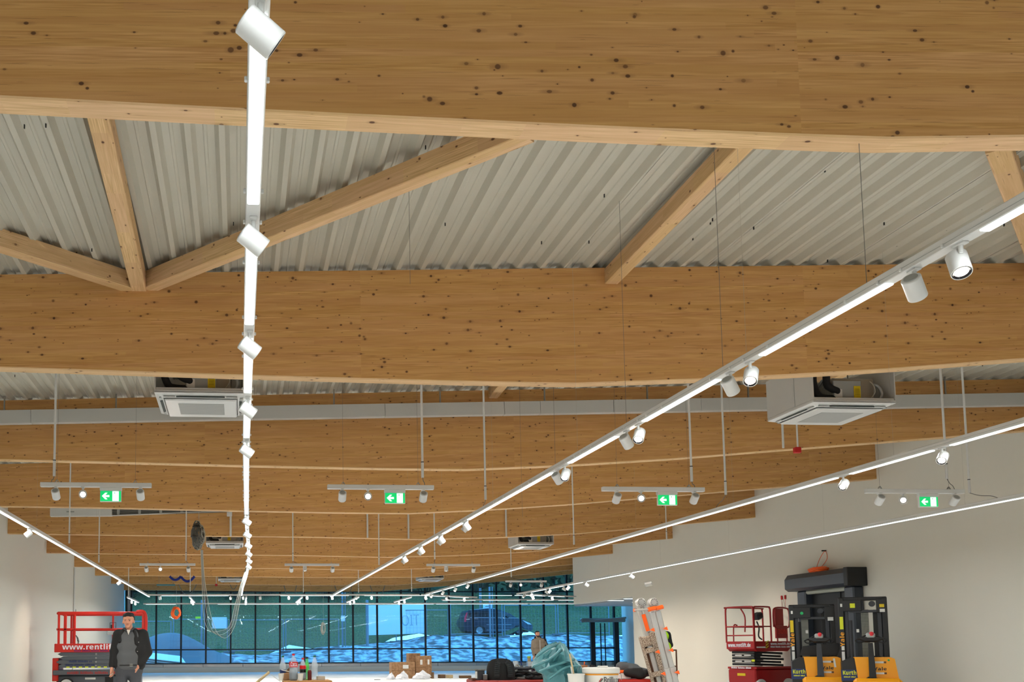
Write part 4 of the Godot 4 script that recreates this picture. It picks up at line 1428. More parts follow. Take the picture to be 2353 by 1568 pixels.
func build_outside() -> void:
	terrain("muddy_ground", mats["wet mud"], ground_y, [-25.0, 45.0, 70], [49.95, 61.0, 30], "wet rutted ground with pale puddles directly outside the glazed front", "ground")
	terrain("grass_bank", mats["rough grass"], hill_y, [-35.0, 60.0, 60], [60.5, 90.0, 24], "rough grassy bank rising behind the fence outside", "grass")
	# gravel heap and pallet of boards at the left
	terrain("gravel_heap", mats["gravel"], func(x: float, z: float) -> float: return ground_y(x, z) - 0.15 + 1.75 * exp(-pow((x + 3.9) / 2.3, 2) - pow((z - 57.5) / 2.0, 2)), [-9.5, 1.5, 30], [53.5, 61.5, 20], "grey gravel heap outside the left part of the glazing", "gravel heap")
	var t := thing("board_stack", "leaning stack of pale ribbed boards in front of the gravel heap outside", "board stack", Vector3(-4.6, ground_y(-4.6, 53.5) + 0.12, -53.5), 0.35)
	for k in 7:
		var s := mb()
		box(s, Vector3(0.16 * k - 0.4, 0.09 * k, 0.02 * k), Vector3(2.3, 0.045, 1.0), Basis(Vector3(0, 0, 1), -0.12) * Basis(Vector3.RIGHT, 0.35), 0.005)
		obj("board", s, mats["white label"], t)
	# trees and shrubs on the bank
	var dark := []
	for k in 3: dark.append(leaf_mesh(420, Vector3(1.7, 2.3, 1.5), 0.28, 90 + k))
	var g := RandomNumberGenerator.new()
	g.seed = 5
	var stem := mb()
	for k in 5: tube(stem, [Vector3(0.1 * k - 0.2, -0.3, 0), Vector3(0.25 * k - 0.5, 1.6, 0.1 * k - 0.2), Vector3(0.4 * k - 0.8, 3.0, 0.2 * k - 0.4)], 0.05, 5)
	var sm := stem.commit()
	for row in 3:
		for k in 16:
			var x := -17.0 + k * 3.3 + g.randf_range(-0.9, 0.9) + row * 1.1
			var z := 69.5 + row * 4.6 + g.randf_range(-1.2, 1.2)
			if x < 12.0: z += 2.0
			var f := g.randf_range(0.85, 1.35)
			var o := thing("bank_shrub" if row < 2 else "bank_tree", "leafy %s in the %s row on the bank outside, %s from the left" % ["bush" if row < 2 else "tree", ["front", "middle", "back"][row], (ORD[k] if k < 14 else ["fifteenth", "sixteenth"][k - 14])], "bush" if row < 2 else "tree", Vector3(x, hill_y(x, z) - 0.2, -z), g.randf() * TAU, "bushes and trees on the bank outside")
			put("foliage", dark[k % 3], mats["leaves dark" if (k + row) % 3 else "leaves grey green"], o).scale = Vector3(f, f * (1.0 + row * 0.25), f)
			put("stem", sm, mats["bark"], o)
	# site fence
	for k in 9:
		var x := -7.3 + k * 3.35
		var z := 60.3
		var y := ground_y(x, z)
		if k in [4]: continue
		var f := thing("fence_panel", "see-through steel mesh panel of the site fence outside, %s from the left" % ORD[k], "fence panel", Vector3(x, y, -z), 0.0, "site fence panels outside")
		var s := mb()
		for q in [[0.05, 0.0, 0.05, 2.0], [3.25, 0.0, 3.25, 2.0]]: cyl(s, Vector3(q[0], q[1], 0), Vector3(q[2], q[3], 0), 0.035, 8)
		for yy in [0.15, 1.98]: cyl(s, Vector3(0.05, yy, 0), Vector3(3.25, yy, 0), 0.025, 8)
		obj("tube_frame", s, mats["fence steel"], f)
		s = mb()
		for j in 14: box(s, Vector3(0.25 + j * 0.215, 1.06, 0), Vector3(0.006, 1.8, 0.006))
		for j in 6: box(s, Vector3(1.65, 0.35 + j * 0.28, 0), Vector3(3.2, 0.006, 0.006))
		tag(obj("wire_mesh", s, mats["fence steel"], f), "", "", "", "stuff")
		s = mb()
		box(s, Vector3(0.0, 0.06, 0), Vector3(0.7, 0.12, 0.22), Basis(), 0.02)
		obj("foot_block", s, mats["gravel"], f)
	for q in [[-2.2, 3.3, "left of the hanging cables"], [6.15, 4.4, "left of the white board"], [15.1, 3.2, "right of the parked car"]]:
		var s := mb()
		cyl(s, Vector3(0, 0, 0), Vector3(0, q[1], 0), 0.06, 8)
		cyl(s, Vector3(0.16, 0, 0), Vector3(0.16, q[1], 0), 0.03, 8)
		var o := obj("site_post", s, mats["fence steel"])
		o.position = Vector3(q[0], ground_y(q[0], 59.5) - 0.1, -59.5)
		tag(o, "pale double post standing outside %s" % q[2], "post", "double posts outside")
	# white site board with faint print
	var a: Vector3 = Vector3(7.618, 1.818, -59)
	var e: Vector3 = Vector3(11.353, 2.014, -61)
	var top: Vector3 = Vector3(7.635, 3.595, -59)
	var hh := top.y - a.y
	t = thing("site_board", "big white board standing outside behind the glazing, faint grey letters on it", "site board", (a + e) / 2, atan2(-(e.z - a.z), e.x - a.x))
	var wd := Vector2(e.x - a.x, e.z - a.z).length()
	var s := mb()
	box(s, Vector3(0, hh / 2 + 0.05, 0), Vector3(wd, hh, 0.06), Basis(Vector3(0, 0, 1), 0.03), 0.01)
	obj("panel", s, mats["board white"], t)
	for x in [-wd / 2 - 0.06, wd / 2 + 0.1]:
		s = mb()
		box(s, Vector3(x, hh / 2 - 0.5, 0.0), Vector3(0.14, hh + 1.6, 0.12), Basis(), 0.01)
		obj("post", s, mats["fence steel"], t)
	lettering("OIT", 0.62, mats["board print"], t, Vector3(1.0, hh * 0.5, 0.036), Basis(Vector3(0, 0, 1), 0.05), "lettering", 1.0, "Droid Sans", false)
	# small white sign above the car
	t = thing("small_sign", "small white sign on twin posts outside, above the parked car's roof", "sign", Vector3(15.48, 3.659, -61.5))
	s = mb()
	box(s, Vector3.ZERO, Vector3(0.62, 0.4, 0.03), Basis(), 0.005)
	obj("panel", s, mats["board white"], t)
	print_row(t, mats["print black"], Vector3(0.03, 0.06, 0.017), Basis(), 0.4, 0.08, 9)
	for x in [-0.42, -0.5]:
		s = mb()
		cyl(s, Vector3(x, -2.6, -0.02), Vector3(x, 1.2, -0.02), 0.03, 8)
		obj("post", s, mats["fence steel"], t)
	for q in [[Vector3(-1.125, 2.626, -57.5), Vector2(0.85, 0.65), "white label", "large white notice on the fence outside behind the hanging cable loops"], [Vector3(-2.337, 2.927, -57.5), Vector2(0.3, 0.12), "print yellow", "small yellow sign on the fence outside left of the white notice"], [Vector3(5.969, 2.858, -57.5), Vector2(0.22, 0.32), "white label", "small pale notice outside left of the big white board"]]:
		s = mb()
		box(s, Vector3.ZERO, Vector3(q[1].x, q[1].y, 0.02), Basis(), 0.004)
		var o := obj("notice", s, mats[q[2]])
		o.position = q[0]
		tag(o, q[3], "notice")
	build_car()

func build_car() -> void:
	# side of a parked family car, nose to the right
	var base: Vector3 = Vector3(15.988, 1.903, -62)
	var t := thing("car", "blue-grey family car parked on the raised ground outside, nose to the right", "car", base, 0.04)
	var body := [Vector2(-2.15, 0.32), Vector2(-2.2, 0.6), Vector2(-2.17, 0.98), Vector2(-2.05, 1.1), Vector2(0.9, 1.06), Vector2(1.55, 0.98), Vector2(2.05, 0.78), Vector2(2.2, 0.6), Vector2(2.2, 0.35), Vector2(2.05, 0.22), Vector2(1.72, 0.22), Vector2(1.66, 0.42), Vector2(1.5, 0.58), Vector2(1.3, 0.62), Vector2(1.1, 0.58), Vector2(0.94, 0.42), Vector2(0.88, 0.2), Vector2(-0.78, 0.2), Vector2(-0.84, 0.42), Vector2(-1.0, 0.58), Vector2(-1.2, 0.62), Vector2(-1.4, 0.58), Vector2(-1.56, 0.42), Vector2(-1.62, 0.24)]
	var s := mb()
	prism(s, body, Transform3D(), 1.72)
	obj("body", s, mats["car paint"], t)
	s = mb()
	prism(s, [Vector2(-2.08, 1.08), Vector2(-1.95, 1.45), Vector2(-1.8, 1.56), Vector2(-0.6, 1.66), Vector2(0.1, 1.6), Vector2(0.7, 1.38), Vector2(1.28, 1.04)], Transform3D(), 1.5)
	obj("roof", s, mats["car paint"], t)
	for q in [[Vector2(-1.86, 1.12), Vector2(-1.78, 1.42), Vector2(-1.2, 1.48), Vector2(-1.18, 1.1)], [Vector2(-1.12, 1.1), Vector2(-1.12, 1.49), Vector2(-0.25, 1.53), Vector2(-0.2, 1.09)], [Vector2(-0.14, 1.09), Vector2(-0.18, 1.52), Vector2(0.12, 1.49), Vector2(0.56, 1.34), Vector2(0.6, 1.08)], [Vector2(0.66, 1.08), Vector2(0.63, 1.31), Vector2(1.08, 1.07)]]:
		s = mb()
		prism(s, q, Transform3D(Basis(), Vector3(0, 0, 0.755)), 0.02)
		obj("side_window", s, mats["car glass"], t)
	s = mb()
	prism(s, [Vector2(0.72, 1.39), Vector2(1.3, 1.05), Vector2(1.28, 1.03), Vector2(0.68, 1.37)], Transform3D(Basis(), Vector3(0, 0.012, 0)), 1.36)
	obj("windscreen", s, mats["car glass"], t)
	s = mb()
	prism(s, [Vector2(-2.17, 0.82), Vector2(-2.13, 1.1), Vector2(-2.0, 1.4), Vector2(-1.93, 1.42), Vector2(-2.02, 1.1), Vector2(-2.03, 0.84)], Transform3D(Basis(), Vector3(0, 0, 0.83)), 0.08)
	obj("tail_lamp", s, mats["car lamp red"], t)
	s = mb()
	prism(s, [Vector2(1.55, 0.94), Vector2(1.98, 0.77), Vector2(2.14, 0.66), Vector2(1.9, 0.68)], Transform3D(Basis(), Vector3(0, 0, 0.83)), 0.08)
	obj("headlamp", s, mats["car lamp"], t)
	for x in [-1.2, 1.3]:
		for z in [0.78, -0.78]:
			s = mb()
			lathe(s, Vector3(x, 0.31, z - 0.1), [Vector2(0.2, 0), Vector2(0.31, 0.02), Vector2(0.32, 0.06), Vector2(0.32, 0.16), Vector2(0.3, 0.2), Vector2(0.21, 0.2)], 22, Basis(Vector3.RIGHT, PI / 2))
			obj("tyre", s, mats["rubber"], t)
			s = mb()
			lathe(s, Vector3(x, 0.31, z - 0.09), [Vector2(0.21, 0.0), Vector2(0.21, 0.18), Vector2(0.19, 0.17), Vector2(0.06, 0.15), Vector2(0.0, 0.16)], 20, Basis(Vector3.RIGHT, PI / 2))
			for k in 5: box(s, Vector3(x, 0.31, z + 0.085) + Basis(Vector3(0, 0, 1), TAU * k / 5) * Vector3(0, 0.11, 0), Vector3(0.05, 0.19, 0.02), Basis(Vector3(0, 0, 1), TAU * k / 5), 0.006)
			obj("wheel_rim", s, mats["rim"], t)
	for y in [0.33, 0.66]:
		s = mb()
		box(s, Vector3(0.05, y, 0.865), Vector3(1.6, 0.03, 0.02), Basis(), 0.006)
		obj("side_trim", s, mats["rim"], t)
	s = mb()
	box(s, Vector3(0, 1.075, 0.84), Vector3(3.6, 0.03, 0.06), Basis(Vector3(0, 0, 1), -0.012), 0.01)
	obj("waist_trim", s, mats["rim"], t)
	s = mb()
	box(s, Vector3(0.6, 1.13, 0.92), Vector3(0.12, 0.13, 0.2), Basis(), 0.04)
	obj("door_mirror", s, mats["car black"], t)
	s = mb()
	tube(s, [Vector3(-1.75, 1.56, 0.68), Vector3(-0.6, 1.68, 0.68), Vector3(0.0, 1.63, 0.68)], 0.02, 6)
	obj("roof_rail", s, mats["rim"], t)
	s = mb()
	box(s, Vector3(0, 0.25, 0), Vector3(3.9, 0.14, 1.5))
	obj("underbody", s, mats["car black"], t)

# ---------------------------------------------------------------- scissor lifts
func print_row(parent: Node, m: Material, at: Vector3, b: Basis, wide: float, high: float, sd: int) -> void:
	# print too blurred to read: letter-sized dabs in word groups
	var g := RandomNumberGenerator.new()
	g.seed = sd
	var s := mb()
	var x := -wide / 2
	var n := 0
	while x < wide / 2 - high * 0.5:
		var w := high * g.randf_range(0.4, 0.75)
		var h := high * g.randf_range(0.65, 1.0)
		box(s, at + b * Vector3(x + w / 2, (h - high) / 2, 0), Vector3(w * 0.72, h, 0.003), b)
		x += w
		n += 1
		if n % 8 == 7: x += high * 0.5
	obj("print", s, m, parent)

func build_left_lift() -> void:
	var a: Vector3 = Vector3(-4.99, -0.078, -27.5)
	# x along the lift (0 = left end), floor level at 0
	var t := thing("scissor_lift", "red and grey scissor lift with www lettering on its deck, beside the left wall", "scissor lift", Vector3(a.x, 0, -27.5))
	var k := 27.5 / 2300.0
	var y := func(py: float) -> float: return (1488.6 - py) * k + 1.17
	var ln := 2.32
	var z := 0.4
	var s := mb()
	box(s, Vector3(ln / 2 + 0.05, 0.28, -0.35), Vector3(ln - 0.1, 0.36, 0.7), Basis(), 0.02)
	box(s, Vector3(ln / 2, 0.54, -0.3), Vector3(ln - 0.05, 0.13, 0.86), Basis(), 0.015)
	obj("chassis", s, mats["lift grey"], t)
	s = mb()
	box(s, Vector3(0.08, 0.62, -0.32), Vector3(0.16, 0.62, 0.78), Basis(), 0.012)
	obj("ladder_end", s, mats["lift red"], t)
	for q in [[0.40, 0.12], [1.93, 0.12], [0.40, -0.72], [1.93, -0.72]]:
		s = mb()
		lathe(s, Vector3(q[0], 0.2, q[1] - 0.06), [Vector2(0.0, 0), Vector2(0.18, 0.0), Vector2(0.2, 0.02), Vector2(0.2, 0.12), Vector2(0.185, 0.14), Vector2(0.17, 0.14)], 26, Basis(Vector3.RIGHT, PI / 2))
		obj("tyre", s, mats["rubber"], t)
		s = mb()
		lathe(s, Vector3(q[0], 0.2, q[1] - 0.05), [Vector2(0.172, 0.125), Vector2(0.16, 0.145), Vector2(0.05, 0.135), Vector2(0.04, 0.15), Vector2(0.0, 0.15)], 24, Basis(Vector3.RIGHT, PI / 2))
		obj("wheel_disc", s, mats["wheel white"], t)
	# folded scissor stack
	for j in 4:
		var yy: float = 0.67 + j * 0.105
		s = mb()
		var off: float = [0.16, 0.1, 0.2, 0.14][j]
		prism(s, [Vector2(off, yy + 0.05), Vector2(off + 0.09, yy + 0.002), Vector2(ln - off, yy + 0.002), Vector2(ln - off + 0.08, yy + 0.05), Vector2(ln - off, yy + 0.1), Vector2(off + 0.09, yy + 0.1)], Transform3D(Basis(), Vector3(0, 0, -0.3)), 0.8)
		obj("scissor_arm", s, mats["lift grey"], t)
		s = mb()
		cyl(s, Vector3(1.16, yy + 0.05, 0.09), Vector3(1.16, yy + 0.05, 0.115), 0.026, 12, 0.004)
		obj("pivot_pin", s, mats["galvanised"], t)
	for j in 11:
		s = mb()
		box(s, Vector3(0.42 + j * 0.165, 0.685, 0.106), Vector3(0.085, 0.035, 0.008))
		obj("yellow_mark", s, mats["print yellow"], t)
	print_row(t, mats["print blue"], Vector3(0.75, 0.845, 0.103), Basis(), 0.62, 0.055, 1)
	print_row(t, mats["print blue"], Vector3(0.75, 0.75, 0.103), Basis(), 0.8, 0.055, 2)
	print_row(t, mats["print blue"], Vector3(1.7, 0.845, 0.103), Basis(), 0.4, 0.055, 3)
	print_row(t, mats["print red"], Vector3(1.15, 0.54, 0.132), Basis(), 1.5, 0.075, 4)
	s = mb()
	box(s, Vector3(1.0, 0.38, 0.005), Vector3(0.28, 0.055, 0.008))
	obj("plate", s, mats["white label"], t)
	s = mb()
	box(s, Vector3(1.5, 0.32, 0.004), Vector3(0.22, 0.2, 0.008))
	obj("panel_recess", s, mats["black"], t)
	# deck and rails
	s = mb()
	box(s, Vector3(ln / 2 + 0.08, 1.2, -0.3), Vector3(ln + 0.05, 0.23, 0.86), Basis(), 0.01)
	obj("deck", s, mats["lift red"], t)
	lettering("www.rentlift.de", 0.135, mats["print white"], t, Vector3(1.13, 1.225, 0.133), Basis(), "lettering", -1.72, "Droid Sans", true)
	print_row(t, mats["print purple"], Vector3(1.25, 1.125, 0.133), Basis(), 1.35, 0.045, 5)
	for zz in [0.1, -0.7]:
		for q in [[2.13, 0.055], [1.7, 0.05]]:
			s = mb()
			bar(s, Vector3(0.12, q[0], zz), Vector3(ln + 0.1, q[0], zz), 0.05, 0.09 if q[0] > 2 else 0.06, Vector3.UP, 0.012)
			obj("guard_rail", s, mats["lift red"], t)
	for x in [0.12, ln + 0.08]:
		for q in [2.13, 1.7]:
			s = mb()
			bar(s, Vector3(x, q, 0.1), Vector3(x, q, -0.7), 0.05, 0.06, Vector3.UP, 0.012)
			obj("guard_rail", s, mats["lift red"], t)
	for q in [[0.16, 0.1, 0.06], [0.33, 0.1, 0.08], [0.36, -0.7, 0.05], [0.48, -0.3, 0.045], [0.58, 0.1, 0.055], [ln + 0.08, 0.1, 0.06], [ln + 0.08, -0.7, 0.06], [1.5, -0.7, 0.05]]:
		s = mb()
		box(s, Vector3(q[0], 1.7, q[1]), Vector3(q[2], 0.82, 0.05), Basis(), 0.01)
		obj("rail_post", s, mats["lift red"], t)
	s = mb()
	tube(s, spline([Vector3(ln + 0.12, 1.3, 0.1), Vector3(ln + 0.16, 1.9, 0.1), Vector3(ln + 0.1, 2.16, 0.1), Vector3(ln - 0.1, 2.17, 0.1)], 6), 0.045, 10)
	obj("entry_hoop", s, mats["lift red"], t)
	# control box hooked on the rail
	s = mb()
	box(s, Vector3(1.58, 1.6, 0.16), Vector3(0.26, 0.1, 0.1), Basis(), 0.01)
	obj("control_tray", s, mats["grille grey"], t)
	s = mb()
	cyl(s, Vector3(1.56, 1.72, 0.15), Vector3(1.56, 1.82, 0.15), 0.02, 8)
	tube(s, [Vector3(1.52, 1.73, 0.15), Vector3(1.52, 1.87, 0.15), Vector3(1.68, 1.88, 0.15), Vector3(1.68, 1.73, 0.15)], 0.008, 6)
	obj("joystick", s, mats["black"], t)
	s = mb()
	tube(s, spline([Vector3(1.66, 1.55, 0.15), Vector3(1.6, 1.4, 0.16), Vector3(1.66, 1.33, 0.16), Vector3(1.85, 1.34, 0.14)], 5), 0.01, 6)
	obj("control_cable", s, mats["black"], t)

func build_right_lift() -> void:
	var c: Vector3 = Vector3(11.993, 0.334, -22.6)
	var t := thing("scissor_lift", "small crimson scissor lift seen corner-on, in front of the right wall", "scissor lift", Vector3(c.x, 0, c.z))
	# local axes: u along the short face (to the left), v along the long face (to the right)
	var u := Vector3(-0.423, 0, -0.906)
	var v := Vector3(0.906, 0, -0.423)
	var b := Basis(v, Vector3.UP, v.cross(Vector3.UP))   # x = long side, z = out of the long face
	var fl := Basis(-u, Vector3.UP, (-u).cross(Vector3.UP))  # for the short face
	t.basis = b
	# now work in local coordinates: x along the long side, z = +0 at the corner face, -0.76 at the back
	var w := 0.76
	var l := 1.36
	var s := mb()
	box(s, Vector3(l / 2, 0.42, -w / 2), Vector3(l, 0.42, w), Basis(), 0.03)
	obj("chassis", s, mats["crimson"], t)
	s = mb()
	box(s, Vector3(l / 2 + 0.05, 0.655, -w / 2), Vector3(l + 0.06, 0.05, w + 0.04), Basis(), 0.01)
	obj("chassis_rim", s, mats["crimson"], t)
	for q in [[0.16, 0.0], [l - 0.2, 0.0], [0.16, -w], [l - 0.2, -w]]:
		s = mb()
		lathe(s, Vector3(q[0], 0.2, q[1] - 0.05), [Vector2(0, 0), Vector2(0.19, 0), Vector2(0.2, 0.02), Vector2(0.2, 0.09), Vector2(0.17, 0.1), Vector2(0, 0.1)], 22, Basis(Vector3.RIGHT, PI / 2))
		obj("wheel", s, mats["wheel white"], t)
	for j in 5:
		s = mb()
		var yy := 0.71 + j * 0.07
		var o: float = [0.12, 0.2, 0.1, 0.2, 0.14][j]
		for z in [-0.1, -w + 0.1]:
			bar(s, Vector3(0.08 + o * 0.3, yy + 0.035, z), Vector3(l - 0.1 - o, yy + 0.0, z), 0.05, 0.055, Vector3.UP, 0.008)
		bar(s, Vector3(0.1, yy + 0.03, -0.07), Vector3(0.1, yy + 0.03, -w + 0.07), 0.05, 0.055, Vector3.UP, 0.008)
		obj("scissor_arm", s, mats["scissor black"], t)
		if j in [1, 3]:
			s = mb()
			for z in [-0.25, -0.5]: box(s, Vector3(0.07, yy + 0.03, z), Vector3(0.01, 0.028, 0.18))
			obj("arm_label", s, mats["white label"], t)
	s = mb()
	box(s, Vector3(0.07, 0.83, -0.1), Vector3(0.012, 0.05, 0.08))
	obj("yellow_mark", s, mats["print yellow"], t)
	s = mb()
	prism(s, [Vector2(0.0, 1.12), Vector2(0.1, 1.04), Vector2(l - 0.16, 1.04), Vector2(l - 0.04, 1.12), Vector2(l, 1.2), Vector2(0, 1.2)], Transform3D(Basis(), Vector3(0, 0, -w / 2)), w)
	obj("deck", s, mats["crimson"], t)
	s = mb()
	box(s, Vector3(l / 2, 1.19, 0.0), Vector3(l, 0.18, 0.02), Basis(), 0.004)
	box(s, Vector3(0.0, 1.19, -w / 2), Vector3(0.02, 0.18, w), Basis(), 0.004)
	box(s, Vector3(l / 2, 1.19, -w), Vector3(l, 0.18, 0.02), Basis(), 0.004)
	obj("toe_board", s, mats["crimson"], t)
	var turn := Basis(Vector3.UP, -PI / 2)
	lettering("www.rentlift.de", 0.09, mats["print white"], t, Vector3(-0.014, 1.19, -w / 2 - 0.02), turn, "lettering", -0.62)
	lettering("www.rentlift.de", 0.055, mats["print white"], t, Vector3(0.92, 1.22, 0.014), Basis(), "lettering", -0.7)
	print_row(t, mats["print white"], Vector3(0.92, 1.15, 0.014), Basis(), 0.72, 0.04, 7)
	s = mb()
	for x in [0.44, 1.34]:
		for j in 3: bar(s, Vector3(x - 0.05, 1.12 + j * 0.06, 0.0145), Vector3(x + 0.05, 1.17 + j * 0.06, 0.0145), 0.022, 0.004, Vector3(0, 0, 1))
	obj("hazard_stripe", s, mats["print yellow"], t)
	s = mb()
	box(s, Vector3(0.22, 1.14, 0.012), Vector3(0.32, 0.035, 0.003))
	obj("decal", s, mats["white label"], t)
	print_row(t, mats["print white"], Vector3(-0.006, 0.66, -w / 2), turn, 0.55, 0.04, 6)
	s = mb()
	box(s, Vector3(-0.004, 0.5, -w * 0.5), Vector3(0.01, 0.06, 0.22))
	obj("yellow_decal", s, mats["yellow label"], t)
	# hooped rails
	var top := 2.06
	for q in [[Vector3(0, 1.25, 0), Vector3(0, 1.25, -w)], [Vector3(0.02, 1.25, 0), Vector3(0.62, 1.25, 0)], [Vector3(0.0, 1.25, -w), Vector3(l, 1.25, -w)]]:
		var a: Vector3 = q[0]
		var e: Vector3 = q[1]
		var d := (e - a).normalized() * 0.07
		s = mb()
		tube(s, spline([a, a + Vector3(0, top - 1.35, 0), a + Vector3(0, top - 1.25, 0) + d * 0.3, a + d + Vector3(0, top - 1.22, 0), e - d + Vector3(0, top - 1.22, 0), e + Vector3(0, top - 1.25, 0) - d * 0.3, e + Vector3(0, top - 1.35, 0), e], 3), 0.02, 8)
		obj("hoop_rail", s, mats["crimson"], t)
		s = mb()
		tube(s, [a + Vector3(0, 0.38, 0), e + Vector3(0, 0.38, 0)], 0.016, 8)
		obj("mid_rail", s, mats["crimson"], t)
	s = mb()
	tube(s, spline([Vector3(0.72, 1.62, 0.01), Vector3(0.72, 1.95, 0.01), Vector3(0.8, 2.07, 0.01), Vector3(1.2, 2.07, 0.01), Vector3(1.3, 1.98, 0.01), Vector3(1.3, 1.7, 0.01), Vector3(1.2, 1.6, 0.01), Vector3(0.82, 1.6, 0.01), Vector3(0.72, 1.68, 0.01)], 4), 0.02, 8)
	tube(s, spline([Vector3(l, 1.25, 0), Vector3(l - 0.02, 1.9, 0), Vector3(l - 0.08, 2.07, 0)], 4), 0.02, 8)
	for x in [0.85, 1.2]: cyl(s, Vector3(x, 1.25, 0), Vector3(x, 1.6, 0), 0.016, 8)
	obj("front_hoop", s, mats["crimson"], t)
	s = mb()
	box(s, Vector3(1.0, 1.5, 0.0), Vector3(0.42, 0.3, 0.05), Basis(), 0.01)
	obj("control_housing", s, mats["crimson"], t)
	s = mb()
	box(s, Vector3(1.0, 1.83, -0.05), Vector3(0.3, 0.46, 0.04), Basis(), 0.01)
	obj("hinged_lid", s, mats["crimson"], t)
	lettering("30N", 0.12, mats["lift red"], t, Vector3(1.0, 1.51, 0.029), Basis(), "lettering", 1.1)
	s = mb()
	box(s, Vector3(0.5, 1.88, -0.25), Vector3(0.2, 0.16, 0.18), Basis(Vector3(0, 0, 1), 0.3), 0.03)
	obj("joystick_box", s, mats["scissor black"], t)
	s = mb()
	tube(s, spline([Vector3(0.52, 1.75, -0.3), Vector3(0.46, 1.6, -0.2), Vector3(0.3, 1.4, -0.1), Vector3(0.36, 1.32, -0.06)], 5), 0.017, 8)
	obj("hand_lever", s, mats["scissor black"], t)
	s = mb()
	tube(s, spline([Vector3(0.05, 1.25, -0.6), Vector3(0.1, 1.65, -0.62), Vector3(0.2, 1.66, -0.6)], 4), 0.015, 6)
	tube(s, spline([Vector3(0.05, 1.5, -0.28), Vector3(0.1, 1.85, -0.3), Vector3(0.12, 2.05, -0.42)], 4), 0.016, 6)
	tube(s, [Vector3(0.02, 1.42, 0.0 - w), Vector3(0.02, 1.42, 0)], 0.016, 8)
	obj("gate_rail", s, mats["crimson"], t)
	s = mb()
	for p in [[Vector3(1.12, 2.08, -0.02), Vector3(1.2, 2.3, -0.1)], [Vector3(1.22, 2.08, -0.02), Vector3(1.27, 2.31, -0.1)]]:
		tube(s, [p[0], p[1]], 0.003, 5)
	obj("thin_wire", s, mats["black"], t)

# ---------------------------------------------------------------- pallet stackers
func build_stackers() -> void:
	stacker(Vector3(11.459, 1.175, -19.3), "yellow and black pallet stacker nearer the crimson lift, green dot on its mast", 0)
	stacker(Vector3(11.885, 1.17, -18.3), "yellow and black pallet stacker on the right, yellow label on its mast head", 1)

